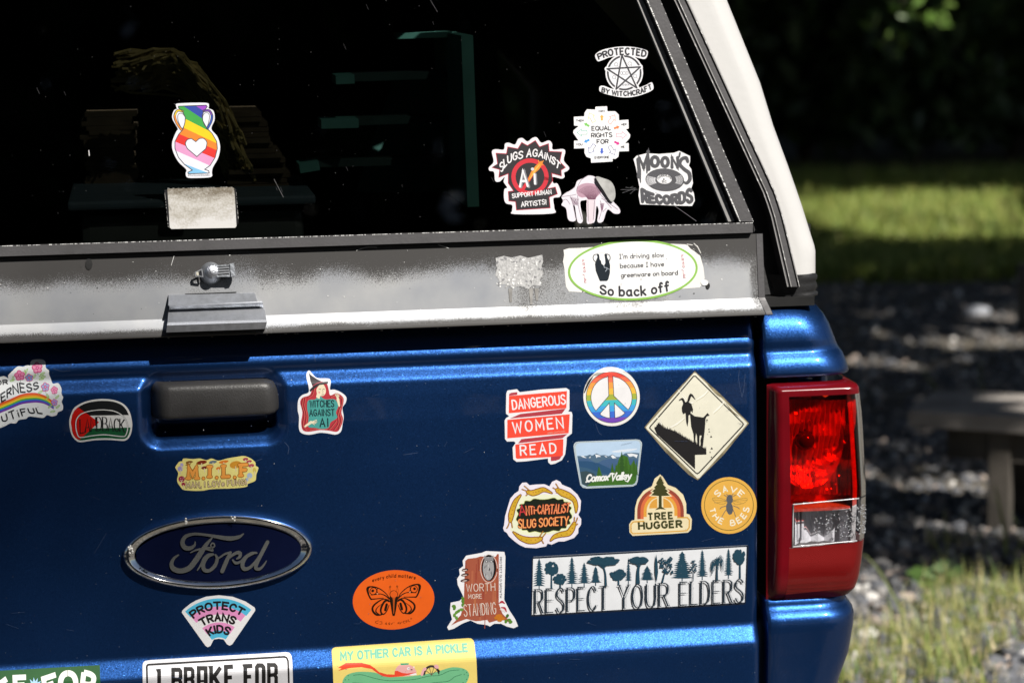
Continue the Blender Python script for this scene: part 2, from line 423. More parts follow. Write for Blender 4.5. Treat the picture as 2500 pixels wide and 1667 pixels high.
    def line(s, st, x0, y0, x1, y1, h, w, col, slant=0.0, **kw):
        l = math.hypot(x1-x0, y1-y0); ux, uy = (x1-x0)/l, (y1-y0)/l; nx, ny = uy*h+ux*slant*h, -ux*h+uy*slant*h
        s.text(st, [(x0, y0), (x1, y1)], [(x0+nx, y0+ny), (x1+nx, y1+ny)], w, col, **kw)
    def arc(s, st, cx, cy, r0, r1, a0, a1, w, col, **kw):
        f = lambda r: [(cx+r*math.cos(R(a0+(a1-a0)*i/10)), cy-r*math.sin(R(a0+(a1-a0)*i/10))) for i in range(11)]
        s.text(st, f(r0), f(r1), w, col, **kw)
    def done(s, name, label=None, cat=None, group=None, parent=None, sides=False):
        root = parent
        for key, (bm, ml) in s.parts.items():
            if s.surf == 'tg':
                zs = [v.co.y for v in bm.verts]; lo, hi = min(zs), max(zs)
                for z in CREASE:
                    if lo < z < hi: bmesh.ops.bisect_plane(bm, geom=bm.verts[:]+bm.edges[:]+bm.faces[:], plane_co=(0, z, 0), plane_no=(0, 1, 0), dist=1e-6)
                for v in bm.verts:
                    a, b, h = v.co; d = (prof(b+.0005)-prof(b-.0005))/.001; nn = Vector((0, -1, d)).normalized()
                    v.co = Vector((a, facet(b), b)) + nn*h
            else:
                for v in bm.verts: v.co = h_w(*v.co)
            if root is None:
                if key == 'base': root = link(name, bm, ml); tag(root, label, cat, group); recenter(root); s.root = root; continue
            o = link(name if key == 'base' else key.split('#')[0], bm, ml, root if key != 'base' else parent, False, sides)
            if key == 'base' and parent is not None: s.root = o; root = o
        return s.root
def recenter(o):
    me = o.data; n = len(me.vertices) or 1
    c = sum((v.co for v in me.vertices), Vector())/n
    for v in me.vertices: v.co -= c
    o.location = c
def clip(poly, p, q):
    """keep the side of the line p->q that lies to its right in image coordinates (below when the line runs left to right)"""
    out = []; f = lambda r: (q[0]-p[0])*(r[1]-p[1])-(q[1]-p[1])*(r[0]-p[0])
    for a, b in zip(poly, poly[1:]+poly[:1]):
        fa, fb = f(a), f(b)
        if fa >= 0: out.append(a)
        if fa*fb < 0:
            t = fa/(fa-fb); out.append((a[0]+(b[0]-a[0])*t, a[1]+(b[1]-a[1])*t))
    return out
# ---------------------------------------------------------------- the pickup truck
truck = tag(empty('pickup_truck', (0, 0, 0)), 'dark blue metallic pickup truck seen from behind, its tailgate covered in stickers', 'pickup truck')
XR = on_y(1853, 1100).x; XL = -XR
Z_TOP, Z_BOT = row(757), .50
HC = on_y(521, 1003); HX, HZZ, HRR = .0905, .0455, .024
def sdf(x, z):
    qx, qz = abs(x-HC.x)-(HX-HRR), abs(z-HC.z)-(HZZ-HRR)
    return math.hypot(max(qx, 0), max(qz, 0))+min(max(qx, qz), 0)-HRR
def sm(a, b, x):
    t = max(0, min(1, (x-a)/(b-a))); return t*t*(3-2*t)
def recess(x, z):
    d = sdf(x, z)
    if d > .006: return 0
    return .013*sm(.006, -.013, d) + .045*sm(-.009, -.019, d)
zs = []
z = Z_BOT
while z < Z_TOP:
    zs.append(z)
    fine = (HC.z-.06 < z < HC.z+.06) or z > row(905) or row(1570) < z < row(1510)
    z += .0022 if fine else .012
zs.append(Z_TOP)
xs = [XL+.012, XL+.05]
x = XL+.1
while x < XR-.06:
    xs.append(x); x += .0026 if HC.x-.11 < x < HC.x+.11 else .02
xs += [XR-.05, XR-.02, XR-.012]
def edge(d):   # rounded vertical edges
    return 0 if d > .011 else .011-math.sqrt(max(0, .011**2-(.011-d)**2))
fx = [XL, XL+.0015, XL+.004, XL+.008]+xs+[XR-.008, XR-.004, XR-.0015, XR]
bm = bmesh.new()
rows = []
for z in zs:
    r = [(XL, prof(z)+.05, z)]+[(x, prof(z)+recess(x, z)+edge(min(x-XL, XR-x)), z) for x in fx]+[(XR, prof(z)+.05, z)]
    rows.append(r)
rows.append([(p[0], .16, Z_TOP+.002) for p in rows[-1]])
grid(bm, rows)
tailgate = link('tailgate', bm, PAINT, truck, True)
# handle: a black plastic paddle with one rounded end, sitting in the recess
bm = bmesh.new()
a, b = on_y(352, 939), on_y(683, 1012)
n = 26; rws = []
for i in range(n+1):
    u = i/n; x = a.x+(b.x-a.x)*u
    e = min(u, 1-u)*(b.x-a.x)
    rnd = .020; sh = rnd-math.sqrt(max(0, rnd**2-(rnd-min(e, rnd))**2)) if e < rnd else 0
    zt = a.z+.0005-.001*u - sh*.75; zb = b.z - .0015*(1-u) + sh*.22
    yo = -.004 + (.030*(1-sm(0, .16, u))) + sh*.9
    ring = []
    for k in range(15):
        v = k/14; zz = zb+(zt-zb)*v
        ed = min(v, 1-v)*(zt-zb); rr = .010 if v > .5 else .0045
        dy = rr-math.sqrt(max(0, rr**2-(rr-min(ed, rr))**2))
        ring.append((x, yo+dy-.002*math.sin(v*3.1)+.004*v, zz))
    ring = [(x, yo+.03, zb+.002)]+ring+[(x, yo+.03, zt-.002)]
    rws.append(ring)
vv = grid(bm, rws)
for r in (vv[0], vv[-1]): bm.faces.new(r)
bmesh.ops.recalc_face_normals(bm, faces=bm.faces[:])
link('handle', bm, PLASTIC, tailgate, True)

# bed corner and side: one lofted panel around the tail light
XPL = on_y(1870, 1100).x
def side_levels(tab):
    out = []
    for py, px, y in tab: out.append((row(py), on_y(px, py, .03).x, y))
    return out
def wrap(xl, xr, y, Rr, z, deep=1.9, inner=True, n=9):
    p = [(xl, y+.06, z), (xl, y+.004, z), (xl+.0015, y+.0012, z), (xl+.005, y, z)] if inner else [(xl, y, z)]
    m = 6
    for i in range(1, m): p.append((xl+.005+(xr-Rr-xl-.005)*i/m, y, z))
    for i in range(n+1):
        t = math.pi/2*i/n; p.append((xr-Rr+Rr*math.sin(t), y+Rr*(1-math.cos(t)), z))
    p.append((xr+.004, y+Rr+.4, z)); p.append((xr, y+deep, z)); return p
bm = bmesh.new()
UPT = [(744, 1975, .105), (747, 1985, .080), (752, 1993, .061), (762, 2008, .046), (773, 2020, .036), (790, 2032, .0275), (810, 2041, .0215), (830, 2047, .0178), (840, 2050, .0170), (846, 2053, .0170),
       (855, 2056, .0178), (866, 2061, .0178), (872, 2064, .0158), (880, 2069, .0115), (890, 2072, .008), (900, 2075, .0055), (915, 2079, .0035), (926, 2080, .004), (929, 2079, .012)]
rows = [wrap(XPL, xr, y, .05, z) for z, xr, y in side_levels(UPT)]
rows.insert(0, [(p[0]-.02, p[1]+.10 if j < len(rows[0])-2 else p[1], rows[0][0][2]+.004) for j, p in enumerate(rows[0])])
grid(bm, rows)
LOT = [(1462, 2060, .02), (1466, 2068, .004), (1472, 2070, .0), (1479, 2070, .0), (1486, 2071, -.0015), (1494, 2076, -.006), (1503, 2081, -.0115), (1515, 2083, -.0145), (1530, 2083, -.0150), (1545, 2082, -.0145), (1580, 2077, -.0135), (1612, 2072, -.0125), (1667, 2053, -.011), (1760, 2025, -.011), (1900, 2000, -.008)]
rows = [wrap(XPL, xr, y, .05, z) for z, xr, y in side_levels(LOT)]
grid(bm, rows)
MID = [(929, 2062, .085), (1463, 2055, .085)]       # behind the lamp
grid(bm, [wrap(XPL, xr, y, .03, z) for z, xr, y in side_levels(MID)])
bmesh.ops.recalc_face_normals(bm, faces=bm.faces[:])
link('bed_side', bm, PAINT, truck, True)
# the opposite bed side, outside the picture
bm = bmesh.new()
grid(bm, [[(-q[0], q[1], q[2]) for q in wrap(XPL, xr, y, .05, z)] for z, xr, y in side_levels(UPT+LOT)])
bmesh.ops.recalc_face_normals(bm, faces=bm.faces[:])
link('bed_side', bm, PAINT, truck, True)
# dark jamb behind the shut lines, the bed floor and its front wall
bm = bmesh.new()
box(bm, (XR+.012, .09, .84), (.09, .05, .46)); box(bm, (XL-.012, .09, .84), (.09, .05, .46))
box(bm, (0, .95, .62), (1.6, 1.75, .03)); box(bm, (0, 1.86, .85), (1.6, .04, .5))
link('bed_liner', bm, BLACK, truck)
bm = bmesh.new()
for sx in (-1, 1):
    tube(bm, [(sx*.58, 1.15, .36), (sx*.60, 1.15, .36), (sx*.78, 1.15, .36), (sx*.80, 1.15, .36)], [.3, .36, .36, .3], 32)
link('wheel', bm, RUBBER, truck, False, True)

# ---- tail light
lamp = empty('tail_light', on_y(1990, 1200)); lamp.parent = truck; lamp.matrix_parent_inverse = Matrix.Identity(4)
LTAB = [(931, 2066, .012), (934, 2072, .001), (944, 2087, -.009), (952, 2091, -.013), (1010, 2097, -.0145), (1080, 2101, -.015), (1130, 2104, -.015), (1206, 2108, -.015),
        (1313, 2104, -.015), (1378, 2097, -.0145), (1420, 2091, -.0125), (1443, 2084, -.009), (1460, 2070, .0), (1465, 2062, .013)]
def ltab(py):
    t1 = [(r, x) for r, x, y in LTAB]; t2 = [(r, y) for r, x, y in LTAB]; return lerp_table(t1, py), lerp_table(t2, py)
LX0 = on_y(1873, 1200).x
def lamp_pt(py, u, inset=0.0):
    """u: 0 left edge .. 1 right corner .. 1.6 round the side"""
    xr, y = ltab(py); X1 = on_y(xr, py, .012).x; z = on_y(1990, py, y).z; Rr = .017
    flat = X1-Rr-LX0
    if u < .12:
        t = u/.12; return Vector((LX0+flat*u, .004+(y-.004)*sm(0, 1, t)+inset, z))
    if u <= 1: return Vector((LX0+flat*u, y+inset, z))
    t = min(1, (u-1)/.4)*math.pi/2
    p = Vector((X1-Rr+(Rr-inset)*math.sin(t), y+inset+(Rr-inset)*(1-math.cos(t)), z))
    if u > 1.4: p.y += (u-1.4)*.4
    return p
tilt = lambda u, py: py - 9*(u-.2)*max(0, min(1, (py-1100)/110))      # the lamp's lower dividing lines rise to the right, as drawn
US = [0, .03, .06, .09, .12, .16, .2, .25]+[.25+.75*i/10 for i in range(1, 11)]+[1+.4*i/8 for i in range(1, 9)]+[1.6]
def zone(bm, p0, p1, u0, u1, n, mi=0, inset=0.0):
    uu = [u0]+[u for u in US if u0 < u < u1]+[u1]
    grid(bm, [[lamp_pt(tilt(u, p0+(p1-p0)*i/n), u, inset) for u in uu] for i in range(n+1)], mi)
REDHOUSE = simple('red lamp border', (.135, .003, .007), .2, 0, .1, 30, coat=.25, spec=.3)
def reflex_b(m, t, p):
    tc = N(t, 'ShaderNodeTexCoord'); mp = N(t, 'ShaderNodeMapping'); mp.inputs['Rotation'].default_value = (0, .6, 0)
    t.links.new(tc.outputs['Object'], mp.inputs[0])
    vo = N(t, 'ShaderNodeTexVoronoi', i_Scale=620.0, i_Randomness=.15); t.links.new(mp.outputs[0], vo.inputs['Vector'])
    bp = N(t, 'ShaderNodeBump', i_Strength=.45, i_Distance=.003); t.links.new(vo.outputs[0], bp.inputs['Height'])
    p.inputs['Base Color'].default_value = (.28, .004, .004, 1); p.inputs['Roughness'].default_value = .3; p.inputs['Metallic'].default_value = .6
    p.inputs['Coat Weight'].default_value = 1; p.inputs['Coat Roughness'].default_value = .03; t.links.new(bp.outputs[0], p.inputs['Normal'])
REFLEX = mat('prismatic red reflector', reflex_b)
bm = bmesh.new()
zone(bm, 931, 966, 0, 1.6, 8); zone(bm, 966, 1216, 0, .235, 10); zone(bm, 1216, 1334, 0, .27, 6); zone(bm, 1334, 1465, 0, .23, 8)
zone(bm, 1447, 1465, .23, 1.6, 5); zone(bm, 966, 1226, 1.32, 1.6, 6)
link('lens_border', bm, REDHOUSE, lamp, True)
bm = bmesh.new(); zone(bm, 966, 1226, .235, 1.32, 12); link('red_lens', bm, REDLENS, lamp, True)
bm = bmesh.new(); zone(bm, 1229, 1331, .27, 1.6, 6); link('reversing_lens', bm, CLEARLENS, lamp, True)
bm = bmesh.new(); zone(bm, 1335, 1447, .23, 1.6, 8); link('reflector', bm, REFLEX, lamp, True)
# silvered strips framing the clear lens
bm = bmesh.new()
for py in (1229, 1332): tube(bm, [lamp_pt(tilt(u, py), u, -.0004) for u in (.262, .4, .6, .8, .95, 1.04)], .0009, 6)
tube(bm, [lamp_pt(tilt(.265, p), .265, -.0004) for p in (1229, 1260, 1300, 1332)], .0011, 6)
link('lens_seam', bm, simple('clear plastic seam', (.6, .6, .62), .2, .3, .1), lamp, True)
# silvered reflectors inside: facetted bowl, lower fluted band, bulb
CHR2 = simple('vapour silvered plastic', (.9, .9, .9), .32, .55, .1, 60, .6, 160.0)
bm = bmesh.new(); rnd = random.Random(3)
cx_, cz_ = on_y(1978, 1080).x, row(1085)
rings = []
for i in range(9):
    rr = .007+.0062*i*1.0; ring = []
    for k in range(26):
        t = 2*math.pi*k/26; j = rnd.uniform(-.0028, .0028) if i else 0
        ring.append((cx_+min(rr, .049)*1.0*math.cos(t)+j*.3, .030-.022*(rr/.055)**1.6+j, cz_+rr*1.16*math.sin(t)))
    rings.append(ring)
grid(bm, rings, close=True)
# flat flutes above and below the bowl catch the sun
for (p0, p1, x0, x1) in ((1122, 1168, 1932, 1994), (1004, 1030, 1936, 1990)):
    k = 7
    for i in range(k):
        a0, a1 = x0+(x1-x0)*i/k, x0+(x1-x0)*(i+.92)/k; j = rnd.uniform(-.004, .004)
        A_, B_ = on_y(a0, p0, .03), on_y(a1, p1, .012)
        f = [(A_.x, .018+j, A_.z), (B_.x, .015+j, A_.z), (B_.x, .001+j, B_.z), (A_.x, .004+j, B_.z)]
        bm.faces.new([bm.verts.new(q) for q in f])
nr = 26; ribs = []
for j in range(9):
    t = j/8; py = 972+242*t; ribs.append([(lambda q: (q.x, -.002+.030*t+(.0042 if i % 2 else 0)+.004*math.sin(j*2.1+i*.3), q.z))(on_y(1922+163*i/nr, py, .01)) for i in range(nr+1)])
grid(bm, ribs)
for i in range(34):
    px, py = rnd.uniform(1926, 2060), rnd.uniform(985, 1205); q = on_y(px, py, .015); s_ = rnd.uniform(.001, .0042)
    box(bm, (q.x, .003+rnd.uniform(0, .018), q.z), (s_, s_, s_*rnd.uniform(.8, 2)), Matrix.Rotation(rnd.uniform(0, 3), 3, 'X'))
link('reflector_bowl', bm, CHR2, lamp)
bm = bmesh.new()
zb = [on_y(1990, p, .05).z for p in (950, 1222, 1336, 1436)]
xb0, xb1 = on_y(1880, 1200, .06).x, on_y(2084, 1200, .03).x
box(bm, ((xb0+xb1)/2, .040, (zb[0]+zb[3])/2), (xb1-xb0, .012, zb[0]-zb[3]))
box(bm, ((xb0+xb1)/2-.004, .016, zb[1]), (xb1-xb0-.02, .034, .004)); box(bm, ((xb0+xb1)/2-.004, .016, zb[2]), (xb1-xb0-.02, .034, .004))
box(bm, (xb1-.026, .026, (zb[0]+zb[1])/2), (.003, .014, zb[0]-zb[1]-.03))
HOUSE = simple('silvered lamp housing', (.62, .60, .60), .45, .35, .25, 120.0, .5, 200.0)
link('housing', bm, HOUSE, lamp)
bm = bmesh.new(); zone(bm, 960, 1455, .98, 1.6, 10, 0, .012); link('housing_wall', bm, HOUSE, lamp, True)
bm = bmesh.new()
tube(bm, [(cx_-.004, .028, cz_), (cx_-.004, .012, cz_), (cx_-.004, .002, cz_), (cx_-.004, -.003, cz_)], [.013, .014, .011, .005], 14)
link('bulb', bm, simple('dark bulb', (.05, .04, .04), .15, .2, .2), lamp, True)
bm = bmesh.new()
grid(bm, [[on_y(x, p, .02)+Vector((0, -.014+.02*math.sin(math.pi*i/9)+(.006 if i % 2 else 0), 0)) for i, x in enumerate([1934+150*j/9 for j in range(10)])] for p in (1236, 1258, 1280, 1302, 1324)])
for x in (1938, 1950, 1960): box(bm, on_y(x, 1280, .01)+Vector((0, .006, 0)), (.003, .012, .042))
link('reversing_reflector', bm, simple('silvered grey reflector', (.86, .86, .9), .4, .2, .12, 70.0, .4, 240.0), lamp)
bm = bmesh.new(); rnd = random.Random(11)
for i in range(210):
    u = rnd.uniform(.5, 1.33); lo = 1246 if u > 1.0 else 1252+(1.0-u)*34
    p = rnd.uniform(lo, 1320 if u > .8 else 1308); c = lamp_pt(tilt(u, p), u, -.0004); r_ = rnd.uniform(.00045, .00115)
    bmesh.ops.create_icosphere(bm, subdivisions=1, radius=r_, matrix=Matrix.Translation(c))
wd = link('water_droplets', bm, simple('water bead', (.75, .77, .8), .04, .6, .1), lamp, True); wd['kind'] = 'stuff'

# ---- oval badge on the tailgate
E = Art('tg', 260, 1220, 4.126, .011)
badge = empty('oval_badge', on_y(532, 1347)); badge.parent = truck; badge.matrix_parent_inverse = Matrix.Identity(4)
CX_, CY_, RX_, RY_, RO_ = 1122, 524, 958, 374, -2.6
bm = bmesh.new(); rings = []
for f_, h_ in ((1.0, .0), (1.0, .006), (.985, .0105), (.96, .0125), (.935, .0118), (.915, .0095), (.895, .0085), (.875, .006), (.865, .0045)):
    fx_, fy_ = f_, 1-(1-f_)*1.75
    rings.append([(lambda q: Vector((q[0], -h_, q[1])))(tg_ab(260+x/4.126, 1220+y/4.126, h_)) for x, y in Art.ellp(CX_, CY_, RX_*fx_, RY_*fy_, RO_, 72)])
grid(bm, rings, close=True)
link('chrome_rim', bm, CHROME, badge, True)
E = Art('tg', 260, 1220, 4.126, .0045)
E.poly(Art.ellp(CX_+10, CY_+14, RX_*.872, RY_*.785, RO_, 64), simple('dark blue enamel', (.003, .005, .022), .12, 0, .1, spec=.25))
E.done('badge_plate', parent=badge)
E = Art('tg', 260, 1220, 4.126, .0062)
SILV = simple('satin silver letter', (.17, .175, .17), .3, .55, .15, 60.0)
def st(p, w, sm_=True): E.stroke(p, w, SILV, smooth=sm_, thick=.0017)
st([(893, 418), (885, 455), (840, 485), (788, 475), (765, 425), (795, 368), (880, 342), (1000, 350), (1130, 372), (1240, 386), (1330, 372), (1382, 338)], [10, 24, 38, 46, 44, 36, 24, 22, 34, 42, 32, 8])
st([(1066, 378), (1010, 440), (955, 520), (895, 610), (830, 685), (745, 712), (675, 690), (655, 640), (680, 585), (728, 550)], [10, 34, 52, 54, 52, 46, 48, 40, 26, 10])
st([(846, 528), (910, 500), (990, 490), (1068, 508)], [8, 16, 18, 18])
st([(985, 482), (1030, 478), (1065, 478), (1088, 462), (1082, 438), (1060, 436), (1050, 458), (1062, 482), (1072, 506)], 14)
st([(915, 705), (950, 650), (985, 585), (1030, 550), (1080, 545)], [10, 20, 30, 26, 14])
st([(1080, 545), (1020, 570), (975, 640), (985, 700), (1035, 708), (1090, 660), (1115, 590), (1095, 548)], [14, 28, 40, 38, 30, 36, 32, 14])
st([(1100, 600), (1150, 570), (1195, 540), (1245, 528)], [14, 16, 18, 22])
st([(1248, 524), (1205, 620), (1165, 714)], [26, 42, 40], False)
st([(1190, 640), (1245, 570), (1310, 530), (1345, 535), (1340, 570), (1310, 590)], [14, 24, 30, 36, 30, 10])
st([(1270, 600), (1300, 632), (1350, 618), (1400, 570), (1460, 535), (1515, 530)], [14, 26, 20, 26, 26, 14])
st([(1480, 535), (1410, 570), (1370, 640), (1385, 690), (1440, 680), (1500, 620), (1540, 560)], [20, 30, 40, 38, 28, 26, 20])
st([(1622, 420), (1570, 520), (1515, 630), (1505, 685), (1545, 690), (1585, 650), (1612, 608)], [36, 38, 38, 32, 26, 18, 8])
E.done('lettering', parent=badge)
bm = bmesh.new(); rnd = random.Random(5)
for (zx, zy, k) in ((240, 480, 9), (245, 515, 6), (812, 222, 5), (788, 195, 2), (1275, 188, 4)):
    for i in range(k):
        q = on_y(260+(zx+rnd.uniform(-18, 18))/4.126, 1220+(zy+rnd.uniform(-22, 22))/4.126, -.0125)
        bmesh.ops.create_icosphere(bm, subdivisions=1, radius=rnd.uniform(.0008, .0019), matrix=Matrix.Translation(q))
link('white_residue', bm, vinyl('#e8e6e0', .7), badge, True)['kind'] = 'stuff'

# scratches, dust and grit on the paint
A = Art('tg', 0, 0, 1); A.h0 = .0001; rnd = random.Random(64)
SCR, SC2 = simple('scratched clear coat', (.045, .075, .155), .5, .2, .3, 80.0), simple('pale dust', (.11, .14, .21), .8, 0, .4, 60.0)
for p in ([(1808, 905), (1806, 930), (1813, 970)], [(1822, 915), (1818, 950), (1813, 970)], [(1455, 1035), (1462, 1055), (1470, 1062)], [(695, 1080), (705, 1092), (703, 1108)], 
          [(1085, 1090), (1092, 1078)], [(640, 1120), (600, 1135)], [(1060, 1575), (1090, 1600)], [(770, 870), (772, 888)], [(130, 905), (150, 912), (170, 910)], [(180, 890), (165, 905)], [(985, 1110), (1020, 1105)], [(1500, 1475), (1540, 1470)], [(230, 1350), (260, 1300)]):
    A.stroke(p, rnd.uniform(.5, 1.0), SCR, smooth=len(p) > 2)
for i in range(420):
    x, y = rnd.uniform(0, 1840), rnd.uniform(905, 1667); A.ell(x, y, rnd.uniform(.4, 1.1), rnd.uniform(.4, 1.0), SC2 if rnd.random() < .96 else CHIP, n=6)
for i in range(26):
    x, y = rnd.uniform(0, 1840), rnd.uniform(930, 1667); d = rnd.uniform(6, 34); t = rnd.uniform(-.5, .5); A.stroke([(x, y), (x+d, y+d*t)], rnd.uniform(.3, .55), SCR)
A.done('paint_scratches', parent=tailgate)['kind'] = 'stuff'

# ---------------------------------------------------------------- the canopy over the bed
canopy = tag(empty('truck_canopy', (0, .1, row(760))), 'white fibreglass canopy with dark tinted rear hatch, fitted over the truck bed', 'truck canopy')
XC = .80
def slab(name, parent, polys, m, smooth=False):
    """polys: (outline, h_top, thickness, material)"""
    A = Art('h', 0, 0, 1); A.cur = 'base'
    for pts, h, t, mm in polys:
        A.h0 = h; A.poly(pts, mm or m, thick=t, h=h)
    return A.done(name, parent=parent)
def ab(px, py, h=0): return h_ab(px, py, h)
def raw_slab(name, parent, polys, m):
    A = Art('h', 0, 0, 1)
    for pts, h, t in polys: A.poly(pts, m, thick=t, raw=True, h=h)
    return A.done(name, parent=parent)
def mir(pts): return pts+[(-a, b) for a, b in reversed(pts)]
BT = .62                                          # top of the hatch above its foot
def along(p, q, b):                              # point on line p-q at height b (plane coordinates)
    t = (b-p[1])/(q[1]-p[1]); return (p[0]+(q[0]-p[0])*t, b)
# glass
g0 = ab(1790, 545, -.012); g1 = ab(1775, 541, -.012); g2 = ab(1555, 0, -.012)
glass_pts = [(0, g0[1]-.01), (g1[0]+.012, g0[1]-.01), (lambda q: (q[0]+.012, q[1]))(along(g1, g2, BT))]
bm = bmesh.new()
gp = mir(glass_pts[1:])
# a real pane: two faces would darken twice, so one sheet carries the tint
f = bm.faces.new([bm.verts.new(h_w(a, b, -.012)) for a, b in gp])
glass = link('rear_window', bm, TINT, canopy)
# inner trim line, side frames (both sides), sill, top rail
def bar(pxa, pxb, h, t, m, name, lines=()):
    """pxa/pxb: image points (bottom, top) of the bar's two edges"""
    A = Art('h', 0, 0, 1); A.h0 = h
    pa = [ab(*p, h) for p in pxa]; pb = [ab(*p, h) for p in pxb]
    ta, tb = along(pa[0], pa[1], BT), along(pb[0], pb[1], BT)
    P1 = [pa[0], ta, tb, pb[0]]
    A.poly(P1, m, thick=t, raw=True, h=h); A.poly([(-x, y) for x, y in P1], m, thick=t, raw=True, h=h)
    for i, (fr, w, mm, dens) in enumerate(lines):
        rnd = random.Random(i+3); k = 190
        for j in range(k):
            if rnd.random() > dens: continue
            s0, s1 = j/k, (j+rnd.uniform(.5, 1.0))/k; ww = w*rnd.uniform(.25, 1.2)
            L_ = lambda s: (pa[0][0]+(ta[0]-pa[0][0])*s+((pb[0][0]-pa[0][0])*(1-s)+(tb[0]-ta[0])*s)*fr, pa[0][1]+(ta[1]-pa[0][1])*s+((pb[0][1]-pa[0][1])*(1-s)+(tb[1]-ta[1])*s)*fr)
            a0, a1 = L_(s0), L_(s1)
            A.poly([(a0[0]-ww, a0[1]), (a1[0]-ww, a1[1]), (a1[0]+ww, a1[1]), (a0[0]+ww, a0[1])], mm, raw=True, h=h+.0002+.00001*i)
    return A.done(name, parent=canopy, sides=True)
bar([(1778, 541), (1555, 0)], [(1794, 541), (1569, 0)], -.004, .012, TRIM, 'window_trim', [(.92, .0004, CHIP, .25)])
bar([(1794, 541), (1569, 0)], [(1806, 541), (1579, 0)], -.014, .01, BLACK, 'window_seal')
bar([(1805, 541), (1578, 0)], [(1840, 541), (1612, 0)], .006, .022, FRAME, 'hatch_frame', [(.06, .0009, CHIP, .9), (.97, .0004, CHIP, .35)])
rnd = random.Random(2)
A = Art('h', 0, 0, 1); A.h0 = .008
s0, s1, s2, s3 = ab(0, 601, .008), ab(1838, 543, .008), ab(1838, 568, .008), ab(0, 630, .008)
sl = (s0[1]-s1[1])/(s0[0]-s1[0])
A.poly([(-s1[0], s1[1]), (s1[0], s1[1]), (s2[0], s2[1]), (-s2[0], s2[1])], FRAME, thick=.024, raw=True, h=.008)
for j in range(700):
    if rnd.random() < .4: continue
    a0 = -s1[0]+2*s1[0]*j/700; a1 = a0+2*s1[0]/700*rnd.uniform(.5, 1); ww = .00055*rnd.uniform(.3, 1)
    b_ = lambda a: s1[1]-.0006
    A.poly([(a0, b_(a0)-ww), (a1, b_(a1)-ww), (a1, b_(a1)+ww), (a0, b_(a0)+ww)], CHIP, raw=True, h=.0082)
A.done('window_sill', parent=canopy)
# kick panel: worn black paint over bare metal, bent outwards along its foot
def panel_b(m, t, p):
    uv = N(t, 'ShaderNodeUVMap'); uv.uv_map = 'UVMap'
    se = N(t, 'ShaderNodeSeparateXYZ'); t.links.new(uv.outputs[0], se.inputs[0])
    u, v = se.outputs[0], se.outputs[1]
    def mth(op, a, b=None, c=None):
        n = N(t, 'ShaderNodeMath', operation=op)
        for i, q in enumerate((a, b, c)):
            if q is None: continue
            if isinstance(q, (int, float)): n.inputs[i].default_value = q
            else: t.links.new(q, n.inputs[i])
        return n.outputs[0]
    def mr(src, a, b, lo=0.0, hi=1.0):
        n = N(t, 'ShaderNodeMapRange'); n.interpolation_type = 'SMOOTHSTEP'
        for k, q in ((1, a), (2, b), (3, lo), (4, hi)): n.inputs[k].default_value = q
        t.links.new(src, n.inputs[0]); return n.outputs[0]
    top = mr(v, .36, .94, 0, 1.05)
    bot = mr(v, .19, .03, 0, 1.0)
    right = mr(u, XC-.022, XC-.006, 0, .62)
    dx = mth('DIVIDE', mth('SUBTRACT', u, ab(520, 660)[0]), .11); dy = mth('DIVIDE', mth('SUBTRACT', v, .62), .62)
    lat = mr(mth('SQRT', mth('ADD', mth('MULTIPLY', dx, dx), mth('MULTIPLY', dy, dy))), 1.0, .2, 0, .42)
    dx2 = mth('DIVIDE', mth('SUBTRACT', u, ab(1545, 650)[0]), .125); dy2 = mth('DIVIDE', mth('SUBTRACT', v, .62), .5)
    ov = mr(mth('MAXIMUM', mth('ABSOLUTE', dx2), mth('ABSOLUTE', dy2)), 1.25, .8, 0, .45)
    base = mth('MAXIMUM', mth('MAXIMUM', top, bot), mth('MAXIMUM', right, mth('MAXIMUM', lat, ov)))
    tc = N(t, 'ShaderNodeTexCoord')
    n1 = N(t, 'ShaderNodeTexNoise', i_Scale=1250.0, i_Detail=3.0); n2 = N(t, 'ShaderNodeTexNoise', i_Scale=14.0, i_Detail=6.0)
    for n in (n1, n2): t.links.new(tc.outputs['Object'], n.inputs['Vector'])
    gr = mth('ADD', mth('MULTIPLY', mth('SUBTRACT', n1.outputs[0], .5), 1.5), mth('MULTIPLY', mth('SUBTRACT', n2.outputs[0], .5), .9))
    k = mr(mth('ADD', base, gr), .38, .74)
    metal = ramp(t, n2.outputs[0], [(.3, (.29, .305, .335)), (.7, (.42, .425, .43))])
    mx = N(t, 'ShaderNodeMix', data_type='RGBA'); t.links.new(k, mx.inputs[0]); t.links.new(metal, mx.inputs[6]); mx.inputs[7].default_value = (.030, .028, .027, 1)
    t.links.new(mx.outputs[2], p.inputs['Base Color'])
    t.links.new(mr(k, 0, 1, .55, 0), p.inputs['Metallic']); t.links.new(mr(k, 0, 1, .5, .55), p.inputs['Roughness'])
PANEL = mat('worn painted metal panel', panel_b)
pt_r, pt_l = ab(1844, 571), ab(0, 632); fold_r, fold_l = ab(1850, 727), ab(0, 797)
def lat_h(a, r, l): return r[1]+(l[1]-r[1])*(a-r[0])/(l[0]-r[0])
bt, bf = pt_r[1], fold_r[1]
lip = on_y(1500, 781, -.05); 
bm = bmesh.new(); rows = []; uvs = []
AX = [-XC+2*XC*i/60 for i in range(61)]
XE = [ab(1846, 571)[0], ab(1852, 727)[0], ab(1867, 770)[0]]
HP = h_w(0, bf, 0)
z_lip = on_y(1500, 783, -.005).z
levels = [(bt, 0, 1.0, XE[0])]+[(bt+(bf-bt)*i/8, 0, 1-.76*i/8, XE[0]+(XE[1]-XE[0])*i/8) for i in range(1, 9)]
pts = []
for b, h, v, xe in levels: pts.append((h_w(0, b, h), v, xe))
HPz = HP.z; dz = HPz-z_lip
